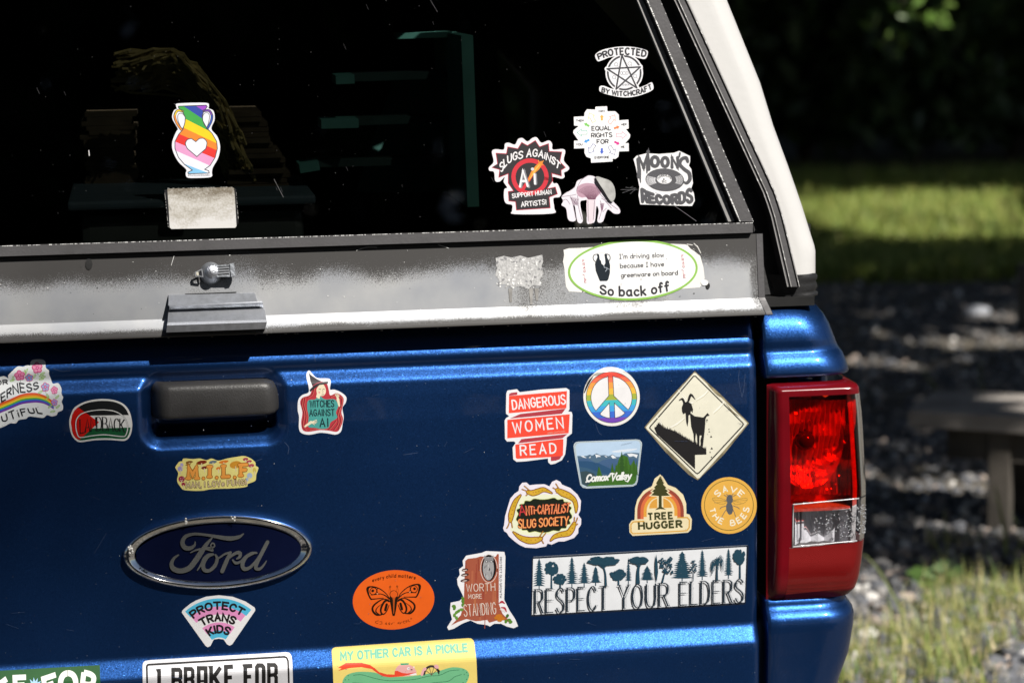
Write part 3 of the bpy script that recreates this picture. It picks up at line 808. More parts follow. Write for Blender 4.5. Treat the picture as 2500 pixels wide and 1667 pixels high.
for t_, yo in ((.15, .0018), (.5, .0075), (.85, .0135), (.95, .0142), (1.0, .0135)):
    pts.append((Vector((0, HP.y-yo, HPz-dz*t_)), .24*(1-t_), XE[1]+(XE[2]-XE[1])*t_))
pts.append((Vector((0, HP.y+.005, z_lip+.001)), 0, XE[2])); pts.append((Vector((0, HP.y+.10, z_lip+.006)), 0, XE[2]))
for c, v, xe in pts:
    rows.append([(a/XC*xe, c.y, c.z) for a in AX]); uvs.append([(a, v) for a in AX])
grid(bm, rows, uv=uvs)
bm.verts.ensure_lookup_table()
L0 = bm.loops.layers.uv.verify(); L0.name if hasattr(L0, 'name') else 0
kick = link('kick_panel', bm, PANEL, canopy, False)
kick.data.uv_layers[0].name = 'UVMap'
for i, p in enumerate(kick.data.polygons): p.use_smooth = True
kick.data.set_sharp_from_angle(angle=R(12)) if hasattr(kick.data, 'set_sharp_from_angle') else None
LIPY = HP.y-.0142
# end cap of the kick panel, black moulding
bm = bmesh.new()
for sx in (-1, 1):
    prof_pts = [(c.y, c.z, xe) for c, v, xe in pts[:-2]]
    grid(bm, [[(sx*xe, y-.001, z), (sx*(xe+.0085), y-.0005, z), (sx*(xe+.0105), y+.006, z), (sx*(xe+.0105), y+.05, z)] for y, z, xe in prof_pts])
bmesh.ops.recalc_face_normals(bm, faces=bm.faces[:])
link('end_moulding', bm, FRAME, canopy, False, True)
# shadowed seal between hatch and drip rail, its dark backing
A = Art('h', 0, 0, 1)
b0 = [ab(1858, 720, -.045), ab(1838, 540, -.045), along(ab(1838, 540, -.045), ab(1605, 0, -.045), BT)]
b1 = [along(ab(1885, 478, -.045), ab(1672, 0, -.045), BT), ab(1885, 478, -.045), ab(1950, 715, -.045)]
A.poly(b0+b1, RUBBER, thick=.05, raw=True, h=-.045); A.poly([(-x, y) for x, y in b0+b1], RUBBER, thick=.05, raw=True, h=-.045)
A.done('hatch_seal', parent=canopy, sides=True)
# drip rail with its two ribs
RAILL = [(1500-7, -300), (1645, 0), (1862, 470), (1880, 520), (1922, 702)]; RAILR = [(1543, -300), (1678, 0), (1893, 470), (1912, 530), (1953, 699)]
def railx(tab, y): return lerp_table([(b, a) for a, b in tab], y)
A = Art('h', 0, 0, 1); ys = [-300, -150, 0, 150, 300, 400, 440, 470, 500, 530, 570, 620, 660, 700]
for (f0, f1, h, th, mm) in ((0, 1, -.020, .03, FRAME), (.02, .09, -.0175, .003, TRIM), (.30, .37, -.0175, .003, TRIM), (.93, .99, -.0175, .003, TRIM)):
    Lp = [ab(railx(RAILL, y)+(railx(RAILR, y)-railx(RAILL, y))*f0, y, h) for y in ys]; Rp = [ab(railx(RAILL, y)+(railx(RAILR, y)-railx(RAILL, y))*f1, y, h) for y in ys]
    for sx in (1, -1):
        for i in range(len(ys)-1):
            A.poly([(sx*q[0], q[1]) for q in (Lp[i], Rp[i], Rp[i+1], Lp[i+1])], mm, thick=th, raw=True, h=h)
rnd = random.Random(8)
for f0 in (.05, .335, .96):
    for j in range(90):
        y = -20+j*8
        if rnd.random() < .82 or y > 690: continue
        x0 = railx(RAILL, y)+(railx(RAILR, y)-railx(RAILL, y))*f0; x1 = railx(RAILL, y+7)+(railx(RAILR, y+7)-railx(RAILL, y+7))*f0
        w_ = rnd.uniform(.3, .8); A.poly([ab(x0-w_, y, -.017), ab(x0+w_, y, -.017), ab(x1+w_, y+7, -.017), ab(x1-w_, y+7, -.017)], CHIP, raw=True, h=-.0172)
A.done('drip_rail', parent=canopy, sides=True)
# shell: rear corner face, rounded into the side, running forward over the bed
SHR = [(1560, -400), (1644, -300), (1775, 0), (1821, 115), (1858, 207), (1890, 312), (1927, 413), (1959, 505), (1982, 580), (1990, 605), (1993, 620), (1993, 672)]
bm = bmesh.new(); rw = []; rws = []
for y in [-300, -200, -100, 0, 60, 115, 160, 207, 260, 312, 360, 413, 460, 505, 545, 580, 595, 605, 612, 620, 640, 674]:
    xr, xl = railx(SHR, y), railx(RAILR, y)-8
    p0, p1 = hw(xl, y, -.03), hw(xr, y, -.03-.02)
    Rr = .028; q = [Vector((p0.x-.02, p0.y+.03, p0.z)), p0]
    for i in range(1, 5): q.append(p0.lerp(Vector((p1.x-Rr, p0.y, p0.z)), i/5))
    for i in range(9):
        t = math.pi/2*i/8; q.append(Vector((p1.x-Rr+Rr*math.sin(t), p0.y+Rr*(1-math.cos(t)), p0.z)))
    q.append(Vector((p1.x+.002, p0.y+.6, p0.z))); q.append(Vector((p1.x-.01, 1.85, p0.z)))
    rws.append(q)
top = [Vector((0, p.y, p.z+.03)) for p in rws[0]]
grid(bm, rws)
grid(bm, [[Vector((-p.x, p.y, p.z)) for p in r] for r in rws])
tp = rws[0]; grid(bm, [[Vector((tp[1].x, tp[1].y, tp[1].z)), Vector((tp[1].x*.6, tp[1].y+.0, tp[1].z+.05)), Vector((-tp[1].x*.6, tp[1].y, tp[1].z+.05)), Vector((-tp[1].x, tp[1].y, tp[1].z))],
                  [Vector((tp[-1].x, 1.85, tp[1].z)), Vector((tp[-1].x*.6, 1.85, tp[1].z+.06)), Vector((-tp[-1].x*.6, 1.85, tp[1].z+.06)), Vector((-tp[-1].x, 1.85, tp[1].z))]])
bmesh.ops.recalc_face_normals(bm, faces=bm.faces[:])
shell = link('shell', bm, FIBRE, canopy, True)
# dark lining that makes the inside of the canopy
zt = tp[1].z-.03; zb_ = row(760)+.01
bm = bmesh.new()
lw = lambda z: .70-.23*max(0, (z-1.25))/.5
for sx in (-1, 1):
    f = bm.faces.new([bm.verts.new(q) for q in ((sx*.70, .06, zb_), (sx*.70, 1.8, zb_), (sx*.70, 1.8, 1.25), (sx*.70, .12, 1.25))])
    f = bm.faces.new([bm.verts.new(q) for q in ((sx*.70, .12, 1.25), (sx*.70, 1.8, 1.25), (sx*.42, 1.8, zt), (sx*.42, .26, zt))])
bm.faces.new([bm.verts.new(q) for q in ((-.5, .2, zt), (.5, .2, zt), (.5, 1.8, zt), (-.5, 1.8, zt))])
bm.faces.new([bm.verts.new(q) for q in ((-.72, 1.79, .6), (.72, 1.79, .6), (.6, 1.79, zt), (-.6, 1.79, zt))])
link('inner_lining', bm, LINER, canopy)
# rubber gasket under the shell's rear corner, ribbed
bm = bmesh.new()
gpx = [(1951, 1996, 672), (1951, 2001, 676), (1952, 2004, 682), (1953, 2003, 688), (1955, 1999, 692), (1955, 2001, 698), (1956, 2004, 706), (1956, 2000, 714), (1957, 1998, 718), (1957, 2005, 721), (1957, 2005, 727), (1957, 1998, 730)]
rws = []
for xl, xr, y in gpx:
    p0, p1 = on_y(xl, y, .035), on_y(xr, y, .05); Rr = .03
    q = [Vector((p0.x-.06, .085, p0.z)), Vector((p0.x-.02, .04, p0.z))]
    for i in range(8):
        t = math.pi/2*i/7; q.append(Vector((p1.x-Rr+Rr*math.sin(t), .04+Rr*(1-math.cos(t)), p0.z)))
    q.append(Vector((p1.x, 1.85, p0.z))); rws.append(q)
grid(bm, rws); grid(bm, [[Vector((-p.x, p.y, p.z)) for p in r] for r in rws]); bmesh.ops.recalc_face_normals(bm, faces=bm.faces[:])
link('gasket', bm, RUBBER, canopy, True, True)
# added black boxes standing for shade between hatch end, rail and gasket
bm = bmesh.new()
for sx in (-1, 1):
    a_, b_ = on_y(1858, 560, .09), on_y(1952, 738, .09)
    box(bm, (sx*(a_.x+b_.x)/2, .105, (a_.z+b_.z)/2-.0), (abs(b_.x-a_.x)+.03, .03, abs(a_.z-b_.z)+.01))
    c_ = on_y(1925, 738, .03); box(bm, (sx*c_.x, .07, c_.z), (.075, .07, .012))
link('corner_shade', bm, BLACK, canopy, False, True)
# T-handle lock
LK = lambda x, y, h: hw(360+x/6.5333, 600+y/6.5333, h)
lock = empty('hatch_lock', LK(1035, 420, 0)); lock.parent = canopy; lock.matrix_parent_inverse = Matrix.Translation(-canopy.location)
def ring(cx, cy, rx, ry, h, n=28): return [LK(cx+rx*math.cos(2*math.pi*i/n), cy+ry*math.sin(2*math.pi*i/n), h) for i in range(n)]
lock_parent = lock
def sub(name, bm, m, smooth=False):
    o = link(name, bm, m, None, smooth); o.parent = lock; o.matrix_parent_inverse = Matrix.Translation(-(LK(1035, 420, 0))); return o
bm = bmesh.new()
vv = grid(bm, [ring(1010, 440, 176, 182, -.001), ring(1010, 440, 172, 176, .002), ring(1020, 430, 140, 145, .008), ring(1030, 415, 116, 116, .012), ring(1032, 412, 112, 112, .013)], close=True)
bm.faces.new(vv[-1]); sub('collar', bm, ALUD, True)
bm = bmesh.new(); vv = grid(bm, [ring(1034, 410, 104, 104, .012), ring(1034, 410, 102, 102, .0165), ring(1034, 410, 94, 94, .0175)], close=True); bm.faces.new(vv[-1])
sub('key_disc', bm, simple('pitted zinc disc', (.55, .57, .62), .35, .9, .3, 200.0, .6, 500.0), True)
A = Art('h', 360, 600, 6.5333); A.h0 = .015
A.poly([(1085, 318), (1150, 308), (1310, 300), (1375, 292), (1390, 330), (1398, 470), (1385, 490), (1130, 498), (1090, 480)], ALUD, thick=.008, h=.015)
A.poly([(1310, 288), (1378, 280), (1402, 480), (1335, 496)], ALUD, thick=.008, h=.017)
for i, yy in enumerate((332, 374, 412, 454)): A.h0 = .0151; A.stroke([(1118, yy+8), (1295, yy-4)], 15, BLACK)
for i, yy in enumerate((352, 393, 433)): A.h0 = .0156; A.stroke([(1125, yy+8), (1300, yy-4)], 17, ALU, thick=.0015)
A.h0 = .013
for p in ([(762, 425), (868, 376)], [(762, 425), (768, 478), (885, 492)], [(785, 440), (790, 475)], [(868, 376), (885, 492)]): A.stroke(p, 13, ALU, thick=.003)
A.poly([(775, 425), (810, 415), (822, 470), (785, 475)], vinyl('#d8d4c4'), h=.0135)
for key, (bm_, ml) in A.parts.items():
    for v in bm_.verts: v.co = h_w(*v.co)
    sub('lever', bm_, ml)
# folded aluminium pull plate
bm = bmesh.new()
PR = [(335, 783, 1712, 748, .0), (335, 786, 1714, 752, .003), (336, 870, 1730, 826, .009), (332, 948, 1755, 884, .014), (345, 955, 1828, 884, .0195), (352, 968, 1835, 906, .0205), (350, 985, 1838, 920, .018), (345, 1040, 1848, 985, .010), (332, 1072, 1865, 1012, .0135), (320, 1225, 1900, 1178, .025), (312, 1270, 1906, 1216, .027), (300, 1382, 1880, 1325, .023), (300, 1384, 1880, 1328, -.006)]
rws = [[LK(x0+(x1-x0)*i/4, y0+(y1-y0)*i/4, h) for i in range(5)] for x0, y0, x1, y1, h in PR]
vv = grid(bm, rws)
for k in (0, -1):
    back = [bm.verts.new(HO+HA*((r[k].co-HO).dot(HA))+HU*((r[k].co-HO).dot(HU))) for r in vv]
    for i in range(len(vv)-1): bm.faces.new((vv[i][k], vv[i+1][k], back[i+1], back[i]))
A_ = LK(602, 770, .002); B_ = LK(1418, 740, .002)
link('pull_plate', bm, ALU, canopy)
bm = bmesh.new()
f = bm.faces.new([bm.verts.new(LK(x, y, .0016)) for x, y in ((600, 766), (1418, 734), (1418, 752), (1180, 762), (600, 784))]); link('plate_gap', bm, BLACK, canopy)
# old marks on the panel: glue square, drips, scuffs
A = Art('h', 1100, 620, 1); A.h0 = .0003; rnd = random.Random(4); PANEL_G = simple('grey worn patch', (.24, .24, .25), .7, .2, .2, 200.0)
GLUE = simple('dried glue', (.43, .43, .43), .85, 0, .3, 420.0)
A.poly([(110, 10), (130, 5), (150, 9), (170, 4), (190, 10), (224, 2), (226, 18), (222, 30), (226, 48), (218, 62), (222, 78), (200, 76), (190, 86), (168, 78), (150, 83), (136, 74), (122, 74), (116, 60), (109, 52), (114, 34)], GLUE)
for i in range(120): A.ell(112+rnd.random()*112, 6+rnd.random()*76, rnd.uniform(1, 5), rnd.uniform(.8, 3), rnd.choice([GLUE, CHIP, PANEL_G]), rnd.uniform(0, 180), n=7)
DRIP = simple('brown drip stain', (.27, .262, .25), .7, .1, .25, 80.0)
for x, l in ((146, 34), (196, 40), (210, 30)): A.stroke([(x, 84), (x+1, 84+l)], [10, 5], DRIP, cap=False)
for i in range(70):
    x, y = rnd.uniform(-1100, 740), rnd.uniform(-30, 130); y += (740-x)*.036-20
    A.ell(x, y, rnd.uniform(.5, 1.8), rnd.uniform(.5, 1.5), CHIP if rnd.random() < .7 else BLACK, n=6)
for i in range(34):
    x = rnd.uniform(-1100, 760); y = 154+(740-x)*.0363
    A.stroke([(x, y), (x+rnd.uniform(1, 6), y-.3)], rnd.uniform(.5, 1.3), CHIP)
for p in ([(-675, 5), (-682, 28)], [(-230, -8), (-206, -16), (-180, -16)], [(-30, -22), (-5, -14)], [(-425, 70), (-418, 62)]): A.stroke(p, .9, CHIP, smooth=len(p) > 2)
A.ell(-883, 25, 9, 14, BLACK, n=9)
A.ell(628, 78, 5, 8, BLACK); A.ell(620, 70, 9, 7, CHIP)
A.done('paint_marks', parent=canopy)['kind'] = 'stuff'
A = Art('h', 0, 0, 1); A.h0 = -.0115; rnd = random.Random(14)
for i in range(110):
    x, y = rnd.uniform(0, 1600), rnd.uniform(0, 540); A.ell(x, y, rnd.uniform(.3, .8), rnd.uniform(.3, .8), vinyl('#6f6f72'), n=6)
for i in range(16):
    x, y = rnd.uniform(0, 1650), rnd.uniform(0, 520); d = rnd.uniform(3, 16); A.stroke([(x, y), (x+d*.45, y+d)], rnd.uniform(.25, .5), vinyl('#606064'))
A.stroke([(669, 438), (692, 482)], .7, vinyl('#808080')); A.stroke([(217, 368), (218, 380)], 2.5, vinyl('#c8c8c8')); A.stroke([(1050, 0), (1068, 30)], .5, vinyl('#6f6f72'))
A.stroke([(1600, 470), (1700, 540)], .8, vinyl('#7c7c80'))
for k in range(5): A.stroke([(1515+rnd.uniform(0, 25), 465+rnd.uniform(-8, 10)), (1545+rnd.uniform(0, 12), 462+rnd.uniform(-8, 10))], 0.5, vinyl('#7c7c80'))
A.done('glass_scuffs', parent=canopy)['kind'] = 'stuff'
# ---------------------------------------------------------------- stickers
GW, GT = 'stickers on the rear window', 'stickers on the tailgate'
WH = '#f1f1f5'
R1 = (1150, 80, 3.2667)
def S(surf, o, h0=.0002): return Art(surf, *o, h0=h0)
G_ = -.0113    # just above the window pane
# star sticker
a = S('h', R1, G_)
a.poly([(990, 180), (1040, 142), (1120, 122), (1200, 112), (1300, 117), (1395, 140), (1410, 165), (1395, 205), (1365, 210), (1290, 192), (1200, 187), (1110, 197), (1045, 222), (1010, 228)], WH, True, thick=.0004)
a.poly([(1028, 430), (1062, 426), (1130, 450), (1230, 460), (1330, 443), (1400, 416), (1442, 398), (1454, 450), (1400, 482), (1310, 510), (1220, 518), (1120, 502), (1030, 472)], WH, True, thick=.0004)
a.ell(1222, 322, 150, 152, WH, thick=.0003)
V = [(1203, 182), (1350, 275), (1322, 442), (1157, 452), (1085, 290)]
for i in range(5): a.stroke([V[i], V[(i+2) % 5]], 40, WH)
a.part('star')
a.stroke(a.ellp(1222, 322, 131, 133, n=36), 15, '#45454a', closed=True)
for i in range(5): a.stroke([V[i], V[(i+2) % 5]], 26, WH)
for i in range(5): a.stroke([V[i], V[(i+2) % 5]], 13, '#45454a')
for x, y in ((1157, 255), (1265, 248), (1140, 357), (1308, 347)):
    a.stroke(a.ellp(x, y, 14, 14, n=12), 3, '#80808a', closed=True); a.stroke([(x+10, y+10), (x+18, y+18)], 3, '#80808a')
a.stroke(a.ellp(1222, 324, 13, 13, n=12), 3, '#80808a', closed=True)
for x in (1200, 1244): a.stroke(a.ellp(x, 324, 9, 13, n=10), 3, '#80808a', closed=True)
a.line('xex', 1205, 425, 1262, 422, 22, 3, '#80808a')
a.part('lettering')
a.text('PROTECTED', [(1020, 212), (1110, 184), (1200, 176), (1300, 178), (1390, 193)], [(1008, 175), (1100, 139), (1200, 126), (1300, 129), (1398, 148)], 13, '#3c3c40', style='slab', sp=3)
a.text('BY WITCHCRAFT', [(1042, 472), (1130, 496), (1230, 503), (1340, 490), (1442, 448)], [(1048, 440), (1130, 463), (1230, 471), (1330, 456), (1432, 412)], 10, '#3c3c40', style='slab', sp=3)
a.done('sticker', 'white sticker with a dark star in a circle between two arched word banners', 'sticker', GW)
# arrows sticker
a = S('h', R1, G_)
a.poly([(905, 640), (925, 612), (990, 615), (993, 592), (1085, 588), (1088, 628), (1150, 628), (1178, 655), (1180, 700), (1255, 695), (1257, 765), (1235, 770), (1270, 815), (1265, 840), (1228, 885), (1257, 880), (1258, 945), (1180, 948), (1175, 990), (1150, 1008), (1130, 1005), (1128, 1028), (958, 1038), (956, 1003), (920, 990), (905, 960), (905, 922), (822, 925), (822, 862), (858, 862), (815, 800), (818, 780), (860, 745), (822, 742), (820, 672), (903, 668)], '#fbfbfd', thick=.0004)
def arrow(cx, cy, ang, L, w, col, fill):
    c, s_ = math.cos(R(ang)), -math.sin(R(ang))
    p = [(-L/2, -w/4), (L*.05, -w/4), (L*.05, -w/2), (L/2, 0), (L*.05, w/2), (L*.05, w/4), (-L/2, w/4)]
    q = [(cx+x*c-y*s_, cy+x*s_+y*c) for x, y in p]
    a.poly(q, col) if fill else a.stroke(q, 4, col, closed=True)
a.part('arrows')
for x, y, g, c in ((1043, 678, 90, '#f2b45a'), (1162, 757, 20, '#f08a58'), (1164, 881, -28, '#dc3c94'), (1043, 946, -90, '#4a68cc'), (922, 865, 205, '#50a0e6'), (922, 735, 150, '#84cc6c')): arrow(x, y, g, 48, 34, c, True)
for x, y, g, c in ((962, 677, 118, '#e6d88c'), (1125, 690, 55, '#e8907c'), (1200, 818, 0, '#e8809c'), (1125, 940, -58, '#5a6498'), (962, 928, 238, '#5a6aa8'), (885, 797, 180, '#68bca8')): arrow(x, y, g, 80, 56, c, False)
a.part('lettering')
for st_, x0, y0, x1, y1, h, w in (('EQUAL', 964, 781, 1115, 777, 32, 8), ('RIGHTS', 960, 838, 1124, 832, 34, 8), ('FOR', 1005, 887, 1095, 884, 32, 8), ('HIM', 1020, 635, 1064, 634, 15, 4), ('THEM', 838, 711, 897, 709, 15, 4),
                                  ('HER', 1199, 741, 1239, 740, 15, 4), ('YOU', 839, 901, 887, 899, 15, 4), ('ME', 1197, 920, 1224, 919, 15, 4), ('EVERYONE', 987, 1005, 1101, 1001, 16, 4)):
    a.line(st_, x0, y0, x1, y1, h, w, '#4a4a4e', style='flat')
a.done('sticker', 'white cross-edged sticker with a ring of coloured arrows and small words', 'sticker', GW)
# slug against AI
a = S('h', R1, G_)
a.poly([(143, 1075), (180, 1030), (166, 950), (195, 930), (260, 933), (270, 888), (300, 878), (350, 893), (375, 850), (410, 841), (450, 868), (490, 840), (525, 836), (560, 878), (620, 860), (647, 888), (652, 932), (730, 928), (752, 950), (740, 1020), (782, 1075), (770, 1102), (742, 1117), (746, 1150), (720, 1165), (652, 1152), (657, 1200), (690, 1205), (718, 1280), (702, 1312), (657, 1322), (664, 1400), (650, 1442), (345, 1447), (328, 1420), (328, 1375), (280, 1362), (263, 1320), (266, 1250), (288, 1235), (260, 1190), (268, 1152), (230, 1187), (193, 1182), (183, 1112), (148, 1102)], '#eeeaf0', True, thick=.0004)
a.part('artwork')
B = [(175, 1075), (215, 1050), (203, 965), (285, 970), (295, 915), (375, 930), (405, 880), (450, 905), (512, 865), (545, 915), (615, 890), (620, 950), (720, 955), (705, 1030), (748, 1075), (715, 1095), (718, 1140), (640, 1118), (648, 1180), (600, 1250), (670, 1235), (685, 1285), (620, 1310), (628, 1395), (365, 1412), (358, 1345), (305, 1340), (300, 1270), (345, 1265), (300, 1200), (300, 1120), (225, 1150), (232, 1090)]
a.stroke(B, 11, '#b02c40', closed=True); a.poly(B, '#3b393c')
a.stroke(a.ellp(470, 1150, 132, 130, n=30), 34, '#d63c48', closed=True)
a.stroke([(405, 1262), (450, 1190), (500, 1110)], 26, '#d63c48', smooth=True)
a.part('slug')
a.stroke([(455, 1185), (490, 1120), (530, 1075), (562, 1035)], [8, 30, 40, 22], '#f0963c', smooth=True)
a.stroke([(470, 1165), (510, 1100), (545, 1055)], [4, 12, 8], '#f6c05c', smooth=True)
for p in ([(548, 1050), (536, 1018)], [(565, 1040), (576, 1022)], [(560, 1045), (575, 1056)]): a.stroke(p, 7, '#f0963c')
a.part('lettering')
a.line('A', 398, 1232, 462, 1230, 126, 20, '#8f8f96'); a.line('A', 390, 1228, 452, 1224, 126, 17, '#f4f2f4')
a.stroke([(512, 1130), (516, 1205)], 24, '#8f8f96'); a.stroke([(506, 1130), (510, 1205)], 16, '#f4f2f4'); a.ell(490, 1088, 13, 12, '#d8d8dc')
a.text('SLUGS AGAiNST', [(240, 1112), (300, 1042), (400, 1000), (520, 985), (620, 1022), (700, 1088)], [(228, 1048), (300, 980), (390, 948), (520, 930), (645, 985), (712, 1042)], 10, '#f4f2f4', sp=2.8, jit=.6)
a.line('SUPPORT HUMAN', 330, 1318, 640, 1284, 32, 6.5, '#f4f2f4', sp=3, jit=.6); a.line('ARTiSTS!', 402, 1388, 600, 1368, 36, 7, '#f4f2f4', jit=.5)
a.done('sticker', 'burst-edged black and red sticker with an orange slug across a red ring', 'sticker', GW)
# mushrooms
a = S('h', R1, G_)
a.poly([(722, 1308), (760, 1275), (790, 1260), (828, 1230), (848, 1182), (900, 1160), (930, 1140), (985, 1148), (1020, 1190), (1120, 1330), (1182, 1400), (1185, 1440), (1140, 1442), (1088, 1412), (1052, 1505), (1008, 1505), (1018, 1420), (1000, 1385), (988, 1500), (960, 1518), (923, 1512), (930, 1352), (900, 1338), (870, 1360), (892, 1500), (850, 1508), (828, 1385), (815, 1392), (836, 1490), (800, 1505), (772, 1482), (758, 1402), (722, 1375), (735, 1342)], '#ece6ef', True, thick=.0004)
a.part('mushrooms')
fan = [(842, 1250), (870, 1214), (930, 1200), (1000, 1214), (1042, 1262), (1000, 1312), (965, 1335), (930, 1312), (880, 1315), (848, 1292)]
a.poly(fan, '#c19cae', True)
a.poly([(925, 1330), (990, 1325), (980, 1500), (932, 1505)], '#e4d6de', True)
for i in range(22):
    t = i/21; a.stroke([(852+182*t, 1262-40*math.sin(math.pi*t)), (900+110*t, 1290-12*math.sin(3*t)), (935+55*t, 1330)], 3, '#7c5468', smooth=True)
for p in ([(930, 1140), (880, 1175), (850, 1230), (842, 1260)], [(722, 1308), (790, 1300), (840, 1290)], [(728, 1340), (760, 1330), (790, 1370)], [(790, 1310), (810, 1360), (835, 1480)], [(850, 1300), (860, 1400), (885, 1490)], [(830, 1330), (850, 1370)],
          [(932, 1340), (935, 1500)], [(985, 1340), (975, 1490)], [(1040, 1320), (1100, 1360), (1170, 1410)], [(1030, 1340), (1045, 1400), (1020, 1490)], [(1080, 1400), (1050, 1430)], [(1060, 1330), (1120, 1400)], [(800, 1320), (850, 1380)], [(980, 1190), (1040, 1300), (1100, 1350)]):
    a.stroke(p, 3.4, '#76687a', smooth=True)
for i in range(9): a.stroke([(795+8*i, 1308+2*i), (815+4*i, 1372)], 2.4, '#8c6a80'); a.stroke([(1030+4*i, 1360), (1040+i, 1420)], 2, '#8c6a80')
a.part('peeling_corner')
a.h0 = G_+.0025; a.poly([(995, 1152), (1060, 1163), (1112, 1185), (1142, 1230), (1152, 1290), (1142, 1330), (1116, 1347), (1060, 1262)], simple('paper back', (.36, .36, .35), .8, 0, .25, 90.0), True, thick=.0006)
a.h0 = G_+.0014; a.poly([(985, 1150), (1008, 1176), (1120, 1348), (1100, 1350), (992, 1196)], '#26242a')  # the curl's cast shadow, painted as a dark strip along the fold
a.done('sticker', 'pale pink mushroom sticker with its top right corner peeled back grey', 'sticker', GW)
# record shop
a = S('h', R1, G_)
a.poly([(1296, 1008), (1320, 983), (1400, 962), (1500, 968), (1620, 958), (1660, 943), (1692, 958), (1747, 985), (1747, 1030), (1737, 1060), (1757, 1090), (1770, 1200), (1757, 1240), (1777, 1280), (1785, 1340), (1762, 1382), (1640, 1380), (1500, 1374), (1350, 1370), (1336, 1300), (1343, 1230), (1328, 1150), (1316, 1080)], '#f4f4f6', thick=.0004)
GK = '#5a5a5e'
a.part('record')
a.ell(1545, 1175, 155, 92, GK, 3)
for i in range(13):
    t = 150+i*4.2; r_ = .5+.035*i
    a.stroke([(1545+155*k*math.cos(R(t)), 1175-92*k*math.sin(R(t))*(-1)) for k in (.5, .95)], 3, '#e8e8ec'); a.stroke([(1545+155*k*math.cos(R(t+185)), 1175+92*k*math.sin(R(t+185))) for k in (.6, .93)], 2.4, '#e8e8ec')
for r_ in (.6, .72, .84): a.stroke(a.ellp(1545, 1175, 155*r_, 92*r_, 3, 30), 1.6, '#77777c', closed=True)
a.ell(1541, 1168, 60, 38, '#f4f4f6', 3); a.ell(1537, 1170, 7, 7, GK)
a.part('lettering')
a.text('CUMBERLAND', [(1492, 1174), (1515, 1152), (1545, 1146), (1575, 1152), (1594, 1172)], [(1484, 1160), (1510, 1138), (1545, 1131), (1580, 1138), (1602, 1160)], 3.6, GK); a.line('B.C.', 1524, 1196, 1562, 1196, 16, 4, GK)
def big(c, x0, x1, yt, yb, w, sl=0):
    a.text(c, [(x0+w/2, yb-w/2), (x1-w/2, yb-w/2+sl)], [(x0+w/2, yt+w/2), (x1-w/2, yt+w/2+sl)], w, GK)
big('M', 1322, 1432, 992, 1165, 30, -60); a.stroke([(1330, 1010), (1342, 1100), (1352, 1195)], [26, 30, 8], GK); a.stroke([(1412, 1000), (1408, 1060), (1402, 1120)], [26, 28, 10], GK)
big('O', 1424, 1508, 978, 1080, 29); big('O', 1508, 1586, 984, 1082, 28); big('N', 1590, 1660, 984, 1088, 26); a.stroke([(1666, 960), (1660, 990)], 15, GK)
a.stroke([(1728, 1030), (1715, 1000), (1680, 1010), (1665, 1050), (1700, 1090), (1738, 1120), (1745, 1170), (1720, 1200), (1695, 1190)], [24, 30, 28, 28, 30, 32, 30, 26, 14], GK, smooth=True)
a.text('RECORDS', [(1368, 1348), (1470, 1356), (1560, 1360), (1660, 1358), (1762, 1350)], [(1362, 1250), (1450, 1290), (1560, 1304), (1660, 1282), (1755, 1245)], 27, GK, sp=3.4)
a.done('sticker', 'white sticker with a dark record disc inside lumpy lettering, by the window frame', 'sticker', GW)
# rainbow vase
a = S('h', (300, 220, 4.1275), G_)
a.poly([(537, 162), (560, 136), (832, 130), (867, 160), (864, 185), (907, 205), (924, 250), (922, 310), (892, 393), (952, 470), (980, 570), (962, 680), (907, 780), (897, 830), (887, 877), (740, 887), (650, 882), (633, 840), (638, 800), (558, 722), (503, 612), (498, 520), (538, 420), (553, 390), (503, 302), (498, 250), (518, 203), (543, 190)], '#ebecf4', True, thick=.0004)
a.part('vase')
VB = [(560, 165), (840, 155), (850, 170), (815, 215), (800, 260), (805, 310), (845, 385), (900, 440), (945, 520), (952, 590), (930, 680), (880, 760), (825, 800), (865, 815), (870, 838), (660, 845), (655, 830), (700, 808), (620, 750), (560, 680), (525, 590), (525, 520), (560, 450), (605, 400), (625, 330), (630, 280), (600, 215), (560, 180)]
cols = ['#a050c8', '#3c50a8', '#48a850', '#f4d02c', '#f08a38', '#e23c38', '#e4a0cc', '#e9ebf6', '#86c4ec']
lines = [((740, 165), (820, 215)), ((620, 170), (800, 290)), ((635, 295), (900, 430)), ((620, 385), (950, 540)), ((570, 445), (950, 610)), ((525, 520), (930, 690)), ((540, 615), (870, 760)), ((620, 745), (830, 825))]
a.poly(VB, cols[0]); cur = VB
for c, (p, q) in zip(cols[1:], lines):
    cur = clip(cur, p, q)
    if len(cur) > 2: a.poly(cur, c)
OL = '#4c4a50'
for hp, c1, c2 in (([(602, 216), (552, 208), (522, 262), (545, 335), (592, 402)], '#e8c838', '#ec9038'), ([(815, 212), (868, 210), (897, 258), (888, 320), (852, 388)], '#7848a8', '#3858b0')):
    a.stroke(hp, 27, OL, smooth=True); a.stroke(hp[:3], 14, c1, smooth=True); a.stroke(hp[2:], 14, c2, smooth=True)
for tp_ in ([(555, 255), (585, 236), (615, 255), (630, 300), (600, 388), (560, 320)], [(805, 270), (825, 236), (860, 236), (872, 280), (845, 375), (812, 330)]): a.poly(tp_, '#ebecf4', True); a.stroke(tp_, 6, OL, smooth=True, closed=True)
a.stroke(VB, 8, OL, closed=True)
a.part('heart')
HT_ = [(735, 522), (770, 490), (815, 490), (847, 530), (835, 592), (745, 672), (650, 592), (630, 542), (650, 502), (690, 490)]
